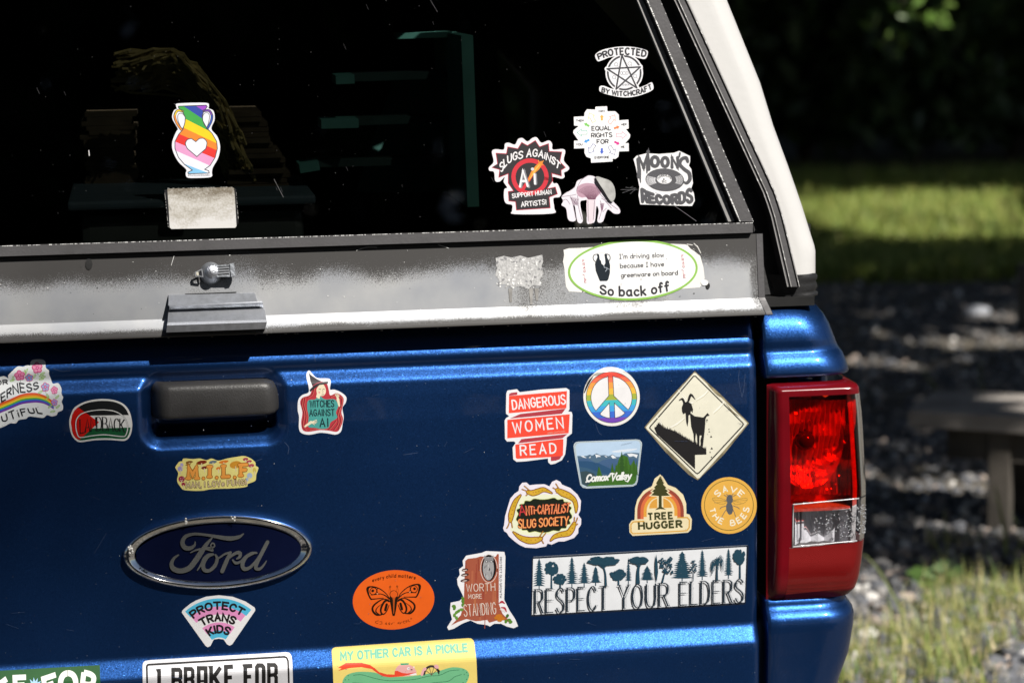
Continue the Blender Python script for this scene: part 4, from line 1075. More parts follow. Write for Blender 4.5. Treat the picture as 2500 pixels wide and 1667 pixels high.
a.poly(catmull(HT_[1:5], False, 5)+[HT_[5]]+catmull(HT_[6:], False, 5)+[HT_[0]], '#ebecf4'); a.stroke(catmull(HT_[1:5], False, 5)+[HT_[5]]+catmull(HT_[6:], False, 5)+[HT_[0]], 8, OL, closed=True)
a.part('lettering'); a.line('@theclaywarehousebc', 657, 868, 874, 864, 19, 2.4, '#8a8a92')
a.done('sticker', 'rainbow striped two-handled vase sticker with a white heart', 'sticker', GW)
# worn blank label under it
def dirt_b(m, t, p):
    tc = N(t, 'ShaderNodeTexCoord'); mp = N(t, 'ShaderNodeMapping'); mp.inputs['Scale'].default_value = (14, 14, 34); t.links.new(tc.outputs['Object'], mp.inputs[0])
    n1 = N(t, 'ShaderNodeTexNoise', i_Scale=1.0, i_Detail=8.0, i_Roughness=.65); t.links.new(mp.outputs[0], n1.inputs['Vector'])
    n2 = N(t, 'ShaderNodeTexNoise', i_Scale=420.0, i_Detail=3.0); t.links.new(tc.outputs['Object'], n2.inputs['Vector'])
    se = N(t, 'ShaderNodeSeparateXYZ'); t.links.new(tc.outputs['Object'], se.inputs[0])
    ma = N(t, 'ShaderNodeMath', operation='MULTIPLY_ADD'); t.links.new(se.outputs[2], ma.inputs[0]); ma.inputs[1].default_value = 8.5; t.links.new(n1.outputs[0], ma.inputs[2])
    m2 = N(t, 'ShaderNodeMath', operation='MULTIPLY_ADD'); t.links.new(n2.outputs[0], m2.inputs[0]); m2.inputs[1].default_value = .35; t.links.new(ma.outputs[0], m2.inputs[2])
    t.links.new(ramp(t, m2.outputs[0], [(.52, (.56, .55, .54)), (.70, (.40, .38, .34)), (.90, (.15, .125, .09))]), p.inputs['Base Color']); p.inputs['Roughness'].default_value = .75
a = S('h', (300, 220, 4.1275), G_)
a.poly([(448, 1002), (470, 994), (1100, 980), (1120, 990), (1130, 1100), (1145, 1370), (1132, 1388), (490, 1400), (472, 1385), (462, 1200)], mat('dirty blank label', dirt_b), thick=.0006)
a.part('dark_edge'); a.poly([(418, 1008), (446, 1004), (470, 1385), (455, 1380)], '#262628'); a.poly([(1122, 990), (1136, 995), (1166, 1340), (1148, 1362)], '#262628')
rnd = random.Random(6)
for (x0, y0, x1, y1) in ((420, 1008, 458, 1385), (1138, 990, 1166, 1340), (450, 992, 1110, 977)):
    for j in range(26):
        t = j/26
        if rnd.random() < .65: a.stroke([(x0+(x1-x0)*t, y0+(y1-y0)*t), (x0+(x1-x0)*(t+.025), y0+(y1-y0)*(t+.025))], rnd.uniform(1.5, 5), '#b8b6b2')
a.done('blank_label', 'dirty blank white label on the window under the rainbow vase', 'label', GW)
# greenware oval on the kick panel, over a torn white rectangle
P3 = (1350, 560, 5.2267)
a = S('h', P3, .0003)
a.poly([(135, 262), (200, 242), (330, 238), (520, 226), (1000, 200), (1520, 185), (1690, 192), (1720, 205), (1745, 235), (1800, 250), (1832, 290), (1880, 340), (1905, 430), (1920, 480), (1936, 620), (1915, 690), (1870, 742), (1640, 760), (1000, 790), (430, 808), (260, 796), (205, 796), (165, 730), (150, 560), (146, 500), (128, 410), (142, 330)], '#f0efec', thick=.0003)
a.poly([(1745, 230), (1800, 255), (1850, 300), (1868, 330), (1800, 275), (1752, 245)], '#3c3a38')
for p in ([(1710, 190), (1780, 200)], [(1800, 180), (1850, 230), (1862, 250)], [(1840, 210), (1885, 300)]): a.stroke(p, 10, '#e8e6e2')
a.done('torn_label', 'torn white rectangular label left behind the green-edged oval sticker', 'label')
a = S('h', P3, .0007)
a.ell(1020, 518, 828, 388, '#93c45e', -2.2, 72, thick=.0004); a.ell(1020, 518, 800, 360, '#f8f8f8', -2.2, 72)
a.part('pot')
a.poly([(555, 318), (588, 318), (597, 385), (612, 400), (622, 440), (650, 462), (668, 430), (665, 380), (655, 320), (690, 312), (692, 360), (716, 400), (730, 460), (727, 560), (706, 640), (690, 660), (600, 662), (588, 640), (545, 530), (535, 440), (553, 390), (568, 350)], '#232b33')
a.stroke([(575, 318), (528, 326), (512, 362), (525, 398), (550, 420)], 11, '#3a3d42', smooth=True); a.stroke([(670, 314), (714, 325), (730, 360), (722, 394), (708, 414)], 11, '#3a3d42', smooth=True)
a.stroke([(560, 312), (610, 300), (668, 300)], 2, '#55585c'); a.stroke([(650, 462), (655, 485), (686, 490), (690, 510), (670, 536)], 6, '#c4ccd8'); a.stroke([(686, 492), (722, 512)], 5, '#c4ccd8')
a.part('lettering')
a.line("¦'m driving slow", 848, 376, 1415, 352, 56, 9.5, '#3c3c40'); a.line('because ¦ have', 860, 494, 1415, 469, 56, 9.5, '#3c3c40'); a.line('greenware on board', 870, 612, 1592, 578, 54, 9.5, '#3c3c40')
a.text('So back off', [(605, 815), (720, 836), (900, 846), (1100, 842), (1200, 834), (1300, 815), (1485, 780)], [(605, 715), (720, 724), (900, 730), (1100, 726), (1200, 718), (1290, 700), (1470, 665)], 24, '#3c3c40', sp=3)
for i, c in enumerate('FRAGILE'):
    for x, y in ((380+4*i, 417+43.5*i), (1643+4*i, 358+43.5*i)):
        a.line(c, x+(9 if c == 'I' else 0), y, x+(1 if c == 'I' else 24)+(9 if c == 'I' else 0), y-1.5, 32, 4.5, '#cc6876')
a.done('sticker', 'white oval sticker with green rim, broken black pot and handwritten warning', 'sticker')

# ---- on the tailgate
R5 = (1200, 880, 4.9)
a = S('tg', R5)
a.poly([(183, 400), (198, 365), (312, 350), (345, 385), (600, 355), (902, 336), (940, 360), (937, 590), (920, 612), (962, 618), (972, 650), (964, 872), (902, 920), (897, 1000), (882, 1120), (842, 1190), (760, 1232), (708, 1242), (678, 1215), (675, 1170), (400, 1205), (300, 1210), (260, 1180), (253, 1040), (290, 985), (270, 967), (188, 970), (163, 940), (160, 720), (178, 690), (215, 670), (178, 640), (176, 600)], WH, thick=.0004)
a.part('ribbon')
for p in ([(215, 430), (910, 372), (900, 575), (210, 635)], [(192, 712), (940, 645), (925, 870), (190, 932)], [(285, 1005), (845, 938), (862, 945), (855, 1130), (838, 1146), (305, 1175), (290, 1160)]): a.poly(p, '#fb5340')
for p in ([(350, 642), (893, 578), (845, 640), (220, 697)], [(360, 940), (915, 878), (850, 930), (318, 990)], [(215, 428), (218, 405), (245, 392), (315, 385), (315, 417)], [(710, 1150), (840, 1140), (815, 1180), (770, 1195), (710, 1202)]): a.poly(p, '#b6434e')
a.part('lettering')
a.line('DANGEROUS', 260, 588, 890, 522, 106, 17, WH, sp=3, jit=.4); a.line('WOMEN', 265, 865, 862, 806, 120, 18, WH, sp=4.5, jit=.3); a.line('READ', 350, 1128, 772, 1100, 112, 18, WH, sp=5, jit=.3)
a.line('GIBBS-SMITH.COM', 672, 880, 880, 856, 16, 3.4, '#f0a090')
a.done('sticker', 'red folded ribbon sticker with three hand-lettered white words', 'sticker', GT)
# peace sign
a = S('tg', R5)
a.ell(1443, 440, 338, 346, '#f1f0ec', 0, 60, thick=.0005)
a.part('peeled_edge')
a.poly([(1112, 400), (1150, 270), (1230, 180), (1320, 122), (1430, 94), (1540, 108), (1640, 165), (1560, 140), (1470, 133), (1380, 150), (1300, 185), (1230, 195), (1170, 290)], simple('grey sticker edge', (.42, .40, .36), .3, .3, .25, 40.0))
a.poly([(1110, 400), (1130, 330), (1180, 240), (1232, 196), (1175, 290), (1122, 395)], '#2c2624')
a.part('peace_sign')
a.ell(1442, 447, 306, 304, '#3c3a44', 0, 60)
cur = a.ellp(1442, 447, 299, 297, 0, 60)
yy = [212, 268, 340, 410, 478, 545, 612, 686]
cc = ['#e8564a', '#f0785a', '#f4a552', '#f2c350', '#abb84c', '#4cc0c8', '#4aa8e8', '#4472d8', '#7a4fbc']
a.poly(cur, cc[0])
for c, y in zip(cc[1:], yy):
    cur = clip(cur, (1100, y+12), (1780, y-12))
    if len(cur) > 2: a.poly(cur, c)
W1 = [(1405, 197), (1410, 428), (1255, 602)]+a.ellp(1442, 447, 246, 246, 0, 16, 140, 258)
W2 = [(1636, 590), (1470, 428), (1462, 196)]+a.ellp(1442, 447, 246, 246, 0, 16, 282, 396)
W3 = [(1302, 638), (1415, 512), (1420, 692)]+a.ellp(1442, 447, 246, 246, 0, 5, 98, 122)
W4 = [(1480, 690), (1475, 512), (1600, 630)]+a.ellp(1442, 447, 246, 246, 0, 5, 56, 78)
for w_ in (W1, W2, W3, W4): a.poly(w_, '#f1f0f2'); a.stroke(w_, 7, '#3c3a44', closed=True)
a.done('sticker', 'round white sticker with a rainbow peace sign and a peeling upper edge', 'sticker', GT)
# mountain badge sticker
a = S('tg', R5)
a.poly([(982, 1025), (990, 995), (1010, 976), (1045, 970), (1730, 943), (1775, 950), (1800, 980), (1802, 1010), (1795, 1060), (1747, 1440), (1732, 1480), (1690, 1502), (1140, 1527), (1090, 1517), (1060, 1482), (1000, 1160)], '#c3d2da', thick=.0005)
a.stroke([(995, 1025), (1015, 988), (1050, 980), (1730, 953), (1772, 960), (1790, 1000), (1738, 1440), (1722, 1475), (1690, 1492), (1140, 1516), (1095, 1506), (1072, 1478), (1010, 1150)], 4, '#8fa0a8', closed=True)
a.part('landscape')
SCN = [(1010, 1025), (1028, 995), (1060, 988), (1730, 960), (1764, 968), (1782, 1000), (1732, 1430), (1716, 1466), (1690, 1480), (1140, 1503), (1098, 1492), (1078, 1470), (1022, 1140)]
a.poly(SCN, '#bcd5ef')
a.poly([(1440, 1085), (1550, 1066), (1650, 1058), (1740, 1052), (1720, 1068), (1600, 1090), (1480, 1098)], '#dfe9f6', True)
for pl, c in (([(1026, 1140), (1080, 1140), (1140, 1138), (1175, 1122), (1205, 1136), (1255, 1108), (1305, 1132), (1350, 1128), (1400, 1142), (1445, 1120), (1495, 1150), (1530, 1150), (1600, 1106), (1690, 1100), (1768, 1106), (1732, 1430), (1690, 1480), (1140, 1503), (1078, 1470)], '#55718a'),
              ([(1032, 1172), (1150, 1168), (1260, 1230), (1330, 1190), (1420, 1170), (1500, 1190), (1600, 1170), (1755, 1180), (1732, 1430), (1690, 1480), (1140, 1503), (1078, 1470)], '#47658c'),
              ([(1038, 1200), (1150, 1200), (1280, 1225), (1420, 1290), (1560, 1310), (1735, 1380), (1716, 1466), (1140, 1503), (1078, 1470)], '#31557a'),
              ([(1050, 1270), (1150, 1285), (1300, 1340), (1500, 1370), (1716, 1466), (1140, 1503), (1078, 1470)], '#3d5f7c'),
              ([(1060, 1330), (1130, 1318), (1220, 1345), (1260, 1400), (1240, 1495), (1140, 1503), (1085, 1478)], '#3c5058')): a.poly(pl, c)
for p in ([(1065, 1140), (1100, 1140), (1140, 1165), (1100, 1158)], [(1165, 1160), (1190, 1142), (1180, 1165)], [(1240, 1120), (1290, 1132), (1310, 1150), (1270, 1150), (1255, 1165)], [(1345, 1135), (1390, 1150), (1370, 1155)], [(1425, 1140), (1450, 1128), (1495, 1162), (1450, 1170)], [(1620, 1115), (1680, 1110), (1750, 1125), (1735, 1165), (1700, 1140), (1650, 1150)], [(1560, 1140), (1580, 1130), (1570, 1155)]): a.poly(p, '#eef2f8')
def conifer(x, yb, yt, w, col, rnd, n=7, tr=True):
    pl, pr = [], []
    for i in range(n):
        t = (i+.6)/n; ww = w*(t**.85)*rnd.uniform(.75, 1.1); y = yt+(yb-yt)*t
        pl += [(x-ww, y+rnd.uniform(-2, 4)), (x-ww*.42, y-(yb-yt)/n*.15)]; pr += [(x+ww, y+rnd.uniform(-2, 4)), (x+ww*.42, y-(yb-yt)/n*.15)]
    a.poly([(x, yt)]+pr+pl[::-1], col)
rnd = random.Random(9)
a.poly([(1140, 1500), (1250, 1400), (1290, 1270), (1330, 1400), (1420, 1380), (1440, 1230), (1470, 1330), (1500, 1250), (1530, 1160), (1580, 1130), (1630, 1150), (1660, 1260), (1700, 1190), (1740, 1280), (1732, 1430), (1716, 1462), (1690, 1480)], '#44702f')
for x, yb, yt, w in ((1558, 1400, 1085, 62), (1520, 1400, 1180, 40), (1610, 1400, 1150, 50), (1444, 1400, 1222, 34), (1490, 1400, 1230, 34), (1280, 1420, 1262, 40), (1704, 1400, 1170, 36), (1735, 1380, 1190, 22), (1660, 1400, 1240, 36)): conifer(x, yb, yt, w, '#3c6428' if x != 1558 else '#365a2c', rnd)
a.part('lettering')
a.line('Comox', 1134, 1446, 1392, 1425, 78, 19, '#f4f6f4', slant=.28, sp=1.6); a.stroke([(1130, 1450), (1160, 1435)], 16, '#f4f6f4')
a.line('Valley', 1425, 1430, 1662, 1412, 82, 18, '#f4f6f4', slant=.3, sp=1.4); a.stroke([(1410, 1385), (1425, 1350), (1465, 1352)], 16, '#f4f6f4', smooth=True); a.stroke([(1600, 1435), (1630, 1440), (1660, 1400)], 10, '#f4f6f4', smooth=True)
a.done('sticker', 'pale-edged landscape sticker of snowy blue mountains and green firs with script lettering', 'sticker', GT)
# goat warning sign
R6 = (1550, 880, 3.3364)
a = S('tg', R6)
a.poly([(497, 92), (700, 275), (932, 512), (720, 770), (512, 972), (440, 930), (250, 745), (80, 545), (200, 400)], simple('grimy sticker edge', (.20, .17, .10), .8, 0, .5, 80.0), thick=.0003)
a.poly([(490, 108), (505, 108), (905, 498), (918, 512), (908, 528), (525, 955), (508, 958), (100, 560), (92, 545), (104, 530)], '#ece9d6', thick=.0003)
a.stroke([(486, 134), (502, 134), (876, 505), (886, 518), (878, 534), (522, 912), (506, 920), (494, 912), (132, 562), (122, 550), (130, 536)], 10, '#2c2c2a', closed=True)
for p in ([(360, 245), (410, 305), (440, 350), (480, 345)], [(500, 325), (560, 290), (600, 250)], [(640, 430), (690, 385), (730, 340)], [(180, 455), (215, 500), (228, 540)], [(280, 550), (340, 520), (405, 470)]):
    a.stroke(p, [5, 16, 18, 6][:len(p)] if len(p) > 3 else [5, 12, 5], '#fbfaf0', smooth=True); a.stroke([(x+6, y+7) for x, y in p], 3.5, '#c6c0a4', smooth=True)
for p in ([(600, 200), (660, 265), (700, 300)], [(745, 350), (800, 420), (850, 455)], [(195, 660), (300, 770), (340, 810)], [(440, 915), (500, 962)]): a.stroke(p, [4, 11, 4][:len(p)] if len(p) == 3 else 7, simple('grimy sticker edge', (.20, .17, .10)), smooth=len(p) > 2)
a.part('cliff')
rnd = random.Random(12)
top_ = [(160, 555), (195, 515), (240, 550), (330, 580), (400, 625), (480, 670), (530, 700), (580, 722)]
gr = []
for (x0, y0), (x1, y1) in zip(top_, top_[1:]):
    k = max(2, int((x1-x0)/8))
    for j in range(k): t = j/k; gr += [(x0+(x1-x0)*t, y0+(y1-y0)*t), (x0+(x1-x0)*(t+.4/k)+rnd.uniform(-2, 4), y0+(y1-y0)*t-rnd.uniform(6, 24))]
a.poly(gr+[(582, 722), (583, 765), (490, 768), (490, 885), (180, 600)], '#282728')
a.part('goat')
BK = '#282728'
a.poly([(450, 425), (490, 455), (560, 465), (582, 442), (596, 428), (612, 450), (588, 457), (578, 480), (572, 560), (562, 640), (553, 712), (540, 716), (534, 650), (545, 612), (530, 610), (527, 640), (526, 695), (510, 692), (507, 620), (500, 590), (494, 640), (499, 682), (482, 672), (478, 600), (460, 540), (455, 480)], BK)
a.poly([(385, 385), (398, 350), (432, 335), (465, 355), (478, 402), (472, 430), (460, 412), (455, 440), (440, 450), (438, 500), (430, 542), (420, 505), (415, 430), (395, 440), (386, 415)], BK)
a.stroke([(408, 355), (392, 318), (362, 330)], [18, 20, 4], BK, smooth=True); a.stroke([(440, 332), (462, 284), (497, 322)], [18, 22, 4], BK, smooth=True)
for x, y, s_ in ((590, 486, 9), (588, 500, 5), (605, 560, 7), (607, 580, 7), (622, 620, 10), (626, 715, 11), (612, 745, 7), (623, 785, 7)): a.poly([(x-s_, y+s_*.8), (x+s_, y+s_*.6), (x, y-s_)], BK)
a.done('sticker', 'cracked cream diamond sign sticker with a black goat on a cliff', 'sticker', GT)
# tree hugger
a = S('tg', R6)
a.poly([(205, 926), (227, 945), (267, 1010), (332, 1035), (392, 1090), (416, 1160), (418, 1245), (442, 1250), (462, 1290), (457, 1370), (430, 1397), (300, 1407), (100, 1417), (-20, 1424), (-46, 1395), (-48, 1330), (-28, 1300), (-4, 1295), (0, 1200), (18, 1130), (68, 1060), (138, 1020), (160, 960)], '#f0e2ba', thick=.0004)
a.part('rainbow')
for r_, w_, c in ((176, 28, '#9c4a3c'), (150, 26, '#dc7248'), (125, 25, '#e6a646')):
    a.stroke([(207-r_, 1288 if r_ > 140 else 1270)]+a.ellp(207, 1222, r_, r_, 0, 18, 180, 360)+[(207+r_, 1278 if r_ > 140 else 1262)], w_, c, cap=False)
a.stroke([(345, 1277), (425, 1275), (442, 1295), (440, 1358), (420, 1382), (150, 1398), (-18, 1406), (-34, 1390), (-34, 1330), (-15, 1310), (70, 1305)], 10, '#dca848')
a.poly([(207, 1095)]+[(207+150*math.cos(R(t)), 1222-150*math.sin(R(t))) for t in (118, 90, 62)], '#f0e2ba')
a.poly(a.ellp(207, 1198, 92, 82, -2, 16, 180, 360), '#e0a54a')
a.part('tree')
a.stroke([(203, 1100), (206, 1195)], 50, '#f0e2ba', cap=False)
crown = [(205, 940), (235, 1000), (228, 1005), (257, 1035), (245, 1040), (270, 1060), (255, 1070), (286, 1097), (240, 1100), (217, 1100), (217, 1188), (252, 1210), (205, 1206), (162, 1214), (192, 1190), (193, 1100), (160, 1097), (130, 1094), (155, 1070), (138, 1062), (165, 1040), (153, 1033), (180, 1005), (170, 1000)]
a.stroke(crown[:10]+crown[15:], 16, '#f0e2ba', closed=True); a.poly(crown, '#434528')
a.part('lettering'); a.line('TREE', 106, 1292, 308, 1281, 48, 15, '#434528', style='slab', sp=3.6); a.line('HUGGER', 32, 1368, 378, 1350, 50, 16, '#434528', style='slab', sp=3.4)
a.done('sticker', 'retro arched sticker with a dark fir on a brown and orange rainbow', 'sticker', GT)
# bees
a = S('tg', R6)
a.ell(765, 1177, 226, 230, '#eab553', 0, 56, thick=.0004); a.stroke(a.ellp(764, 1176, 199, 203, 0, 48), 5, '#5c5830', closed=True)
a.part('bee')
BG = '#5c6068'
a.ell(769, 1200, 28, 52, BG, -6); a.poly([(748, 1230), (790, 1228), (768, 1254)], BG); a.ell(770, 1130, 27, 34, BG); a.ell(772, 1104, 20, 14, BG)
for w_ in ([(745, 1140), (700, 1120), (640, 1115), (632, 1130), (660, 1155), (720, 1165)], [(795, 1140), (840, 1128), (905, 1118), (912, 1135), (880, 1160), (820, 1168)]): a.stroke(w_, 3.2, '#8a7a48', smooth=True, closed=True); a.stroke([w_[0], w_[3]], 2.4, '#8a7a48'); a.stroke([w_[0], w_[4]], 2.4, '#8a7a48')
for p in ([(752, 1110), (725, 1092)], [(790, 1108), (822, 1090)], [(745, 1180), (705, 1190), (690, 1205)], [(798, 1180), (835, 1192), (850, 1205)], [(750, 1200), (725, 1235), (705, 1272)], [(792, 1200), (808, 1235), (818, 1268)], [(760, 1100), (745, 1085)], [(785, 1100), (800, 1082)]): a.stroke(p, 5, BG)
a.part('lettering'); CR = '#f6efd8'
a.arc('SAVE', 766, 1180, 116, 160, 141, 38, 10, CR, style='flat', sp=4.5)
a.arc('THE BEES', 766, 1176, 165, 122, 190, 352, 10, CR, style='flat', sp=4.5, word=8)
a.done('sticker', 'round yellow sticker with a grey bee, beside the tail light', 'sticker', GT)
# slug society
a = S('tg', (1200, 1150, 5.88))
a.poly([(163, 810), (178, 770), (193, 640), (228, 520), (268, 390), (328, 320), (388, 280), (398, 215), (440, 163), (500, 158), (545, 198), (640, 188), (760, 183), (830, 215), (868, 150), (930, 122), (987, 150), (1012, 190), (1132, 238), (1232, 330), (1283, 420), (1272, 560), (1243, 620), (1285, 680), (1283, 760), (1243, 820), (1243, 880), (1182, 952), (1040, 1002), (960, 1002), (860, 1048), (802, 1032), (780, 1072), (640, 1098), (480, 1088), (400, 1052), (328, 1000), (248, 930), (218, 880), (178, 852)], '#f0ebf6', thick=.0004)
a.part('artwork')
a.poly([(340, 430), (450, 350), (880, 330), (1120, 400), (1200, 560), (1160, 660), (1090, 860), (820, 900), (760, 890), (700, 930), (300, 870), (290, 740), (330, 560)], '#eef2d4', True)
wav = []
for i in range(120):
    t = 2*math.pi*i/120; k = 1+.045*math.sin(t*17); x = math.copysign(abs(math.cos(t))**.62, math.cos(t)); y = math.copysign(abs(math.sin(t))**.75, math.sin(t)); wav.append((752+385*k*x, 628+235*k*y-x*18))
a.stroke(wav, 12, '#cdd87c', closed=True); a.poly(wav, '#20271f')
a.part('slug')
def slug(p, ws, ants, spots=6):
    a.part('slug#%d' % len(a.parts))
    for w_add, c in ((22, '#7c2e1c'), (0, '#d2aa34')):
        a.stroke(p, [w+w_add for w in ws], c, smooth=True)
        for q in ants: a.stroke(q, 19 if w_add else 7, c, smooth=len(q) > 2)
    cp = catmull(p, False, 5)
    a.stroke([cp[len(cp)*k//9] for k in (1, 2, 3, 4)], [10, 44, 44, 10], '#dfb040', smooth=True)
    for k in range(spots): x, y = cp[(k*3+2) % len(cp)]; a.ell(x+((k*37) % 20-10), y+((k*53) % 24-12), 11, 7, '#a87824', n=9)
slug([(520, 295), (590, 310), (660, 290), (750, 262), (865, 312)], [40, 72, 74, 52, 8], [[(540, 270), (470, 212)], [(510, 285), (438, 258)], [(520, 320), (495, 346)]])
slug([(945, 270), (1020, 310), (1110, 350), (1185, 410), (1212, 500), (1210, 585)], [50, 84, 76, 52, 44, 10], [[(960, 240), (922, 178)], [(935, 270), (882, 236)], [(945, 290), (930, 305)]])
slug([(268, 705), (280, 620), (310, 510), (350, 420), (415, 340)], [40, 70, 62, 52, 14], [[(255, 710), (240, 770), (216, 812)], [(280, 715), (296, 800)]])
slug([(705, 962), (620, 985), (520, 985), (410, 945), (310, 868)], [44, 86, 84, 56, 10], [[(690, 930), (735, 858)], [(728, 942), (775, 882)], [(720, 990), (742, 1028)]])
slug([(1185, 745), (1150, 820), (1100, 880), (980, 905), (900, 935), (845, 988)], [42, 72, 76, 62, 46, 12], [[(1182, 730), (1188, 658)], [(1206, 735), (1230, 664)], [(1205, 770), (1232, 752)]])
a.part('lettering')
a.line('A', 400, 632, 490, 622, 142, 20, '#b02c38'); a.line('A', 402, 628, 486, 620, 134, 8, '#d84848')
for c, w_, in (('#c8402c', 22), ('#f6a06a', 12)):
    a.text('NTi-CAPiTALiST', [(500, 624), (640, 600), (800, 606), (960, 595), (1105, 575)], [(490, 500), (640, 500), (760, 480), (960, 475), (1128, 452)], w_, c, sp=2.6)
    a.text('SLUG SOCiETY', [(385, 805), (540, 800), (690, 790), (880, 770), (1095, 770)], [(385, 685), (540, 690), (690, 675), (880, 660), (1100, 645)], w_+2, c if w_ > 20 else '#f8b26c', sp=2.6)
a.done('sticker', 'white wavy sticker with five yellow slugs circling a black patch of orange lettering', 'sticker', GT)
# stump
R8 = (1060, 1320, 2.94)
a = S('tg', R8)
a.poly([(93, 617), (128, 560), (113, 500), (118, 440), (180, 428), (210, 400), (168, 312), (163, 270), (183, 240), (178, 200), (208, 178), (203, 140), (228, 103), (340, 83), (370, 70), (440, 73), (502, 76), (510, 110), (502, 420), (542, 500), (582, 560), (602, 610), (570, 625), (520, 612), (480, 592), (430, 592), (400, 612), (380, 602), (310, 592), (260, 568), (200, 592), (140, 628), (103, 638)], WH, thick=.0004)
a.part('stump')
a.poly([(222, 140), (240, 125), (300, 118), (330, 108), (440, 110), (452, 90), (463, 92), (463, 450), (490, 520), (560, 590), (480, 560), (440, 572), (395, 585), (380, 565), (300, 575), (230, 558), (170, 580), (120, 605), (190, 530), (212, 450), (215, 300)], '#a75a44')
rnd = random.Random(20)
for i in range(26):
    x = rnd.uniform(228, 455); y = rnd.uniform(130, 520); a.stroke([(x, y), (x+rnd.uniform(-4, 4), y+rnd.uniform(40, 120))], rnd.uniform(3, 16), rnd.choice(['#b4684c', '#9c4a3a', '#b8704c', '#964838']))
a.part('owl')
a.stroke(a.ellp(392, 195, 60, 100, 0, 26), 4, '#e8d8d0', closed=True); a.ell(392, 190, 52, 94, '#1c1a1c'); a.ell(388, 195, 40, 84, '#a6a6a8'); a.poly([(355, 125), (360, 100), (385, 120), (410, 108), (425, 100), (424, 140), (390, 150)], '#8c8c90')
for x in (374, 408): a.ell(x, 145, 11, 9, '#5c5c60'); a.ell(x, 145, 5, 5, '#e0e0e0')
for i in range(16): x, y = rnd.uniform(362, 414), rnd.uniform(165, 265); a.stroke([(x, y), (x-3, y+16)], 3.5, rnd.choice(['#55555a', '#d4d4d6', '#3c3c40']))
a.part('mushrooms')
for y in (205, 240, 280): a.ell(220, y, 24+(y-205)*.12, 11, '#4a2c2c', -8); a.ell(218, y+3, 18, 4, '#d8c8c0', -8)
a.stroke([(466, 445), (485, 434), (505, 446)], [6, 18, 6], '#b83848', smooth=True); a.poly([(470, 490), (500, 465), (520, 500), (505, 510)], '#e8e0e0'); a.stroke([(480, 475), (505, 480), (518, 505)], [6, 16, 6], '#b83848', smooth=True)
for x, y, r_ in ((465, 540, 26), (445, 550, 16), (490, 555, 18), (470, 565, 20)): a.ell(x, y, r_, r_*.7, '#c87828', n=10); 
a.part('leaves')
for x, y in ((145, 480), (160, 510), (145, 530), (175, 500), (195, 490), (205, 430), (205, 455), (160, 550), (525, 535), (540, 565), (515, 575), (548, 580), (205, 410), (140, 465)): a.ell(x, y, 15, 11, rnd.choice(['#5c8a34', '#47702a', '#6c9a40']), rnd.uniform(0, 180), n=9)
a.part('lettering'); LW = '#ecd9cc'
a.line('WORTH', 232, 360, 436, 352, 52, 5, LW, sp=3); a.line('MORE', 244, 411, 340, 408, 30, 4, LW, sp=3); a.line('STANDING', 216, 538, 444, 520, 82, 5.5, LW, sp=3)
a.text('PROTECT OLD GROWTH', [(470, 112), (470, 402)], [(484, 112), (484, 402)], 2.6, '#8c8c90', sp=3.4)
a.done('sticker', 'brown tree stump sticker with a grey owl in its hollow', 'sticker', GT)
# respect your elders
a = S('tg', R8)
a.poly([(700, 120), (712, 110), (2240, 27), (2254, 32), (2256, 45), (2236, 445), (2225, 455), (702, 542), (692, 535), (694, 520)], '#1f2838', thick=.0006)
a.poly([(709, 126), (2240, 40), (2227, 438), (701, 529)], '#e9ecf1')
a.stroke([(712, 112), (2244, 29)], 3, '#8c94a0')
a.part('trees'); TC = '#27485a'; rnd = random.Random(21)
def trunk(x, yb, yt, w): a.stroke([(x, yb), (x, yt)], [w*1.5, w], TC, cap=False)
def blob(x, y, rx, ry, n=30):
    for i in range(n):
        t = rnd.uniform(0, 6.28); r_ = math.sqrt(rnd.random()); a.ell(x+rx*r_*math.cos(t), y+ry*r_*math.sin(t), rnd.uniform(.14, .26)*rx+3, rnd.uniform(.14, .26)*ry+3, TC, n=7)
def con2(x, yb, yt, w, gap=.35, n=13):
    w *= 1.22
    trunk(x, yb, yt+8, 5)
    for i in range(n):
        t = (i+.8)/n; y = yt+(yb-28-yt)*t; ww = w*(.2+.9*t**.85)*rnd.uniform(.8, 1.15); d = (yb-yt)/n
        a.poly([(x, y-d*1.25), (x+ww*.45, y-d*.25), (x+ww, y+d*.35), (x+ww*.4, y+d*gap), (x-ww*.4, y+d*gap), (x-ww, y+d*.4), (x-ww*.45, y-d*.25)], TC)
for x, yb, yt, w, n in ((752, 345, 130, 42, 11), (987, 330, 118, 40, 13), (1075, 326, 160, 38, 10), (1392, 308, 125, 19, 14), (1527, 300, 180, 42, 10), (1778, 285, 80, 62, 12), (1922, 277, 68, 34, 14), (2110, 268, 58, 28, 15), (1157, 318, 185, 30, 12)): con2(x, yb, yt, w, .35 if x not in (1527, 1778, 1157) else .7, n)
for x, yb, y, rx, ry, xb in ((840, 338, 195, 48, 46, 0), (903, 338, 270, 46, 36, 0), (1316, 312, 240, 52, 38, 5), (2186, 265, 110, 42, 52, 6)): trunk(x+xb, yb, y, 9); blob(x, y, rx*.95, ry*.95, 60)
for x, yb, y, rx, ry, tw in ((1212, 322, 140, 100, 30, 12), (1468, 302, 135, 60, 24, 20)):
    a.stroke([(x+18 if tw < 15 else x-8, yb), (x+14 if tw < 15 else x-8, (yb+y)/2), (x, y+40)], [tw*1.5, tw, tw*.8], TC, smooth=True, cap=False)
    for d in (-.55, -.25, .1, .5): a.stroke([(x, y+50), (x+rx*d, y+10)], 7, TC)
    blob(x, y, rx*1.0, ry*.95, 90)
a.stroke([(1635, 290), (1650, 230), (1660, 200)], [12, 9, 6], TC); 
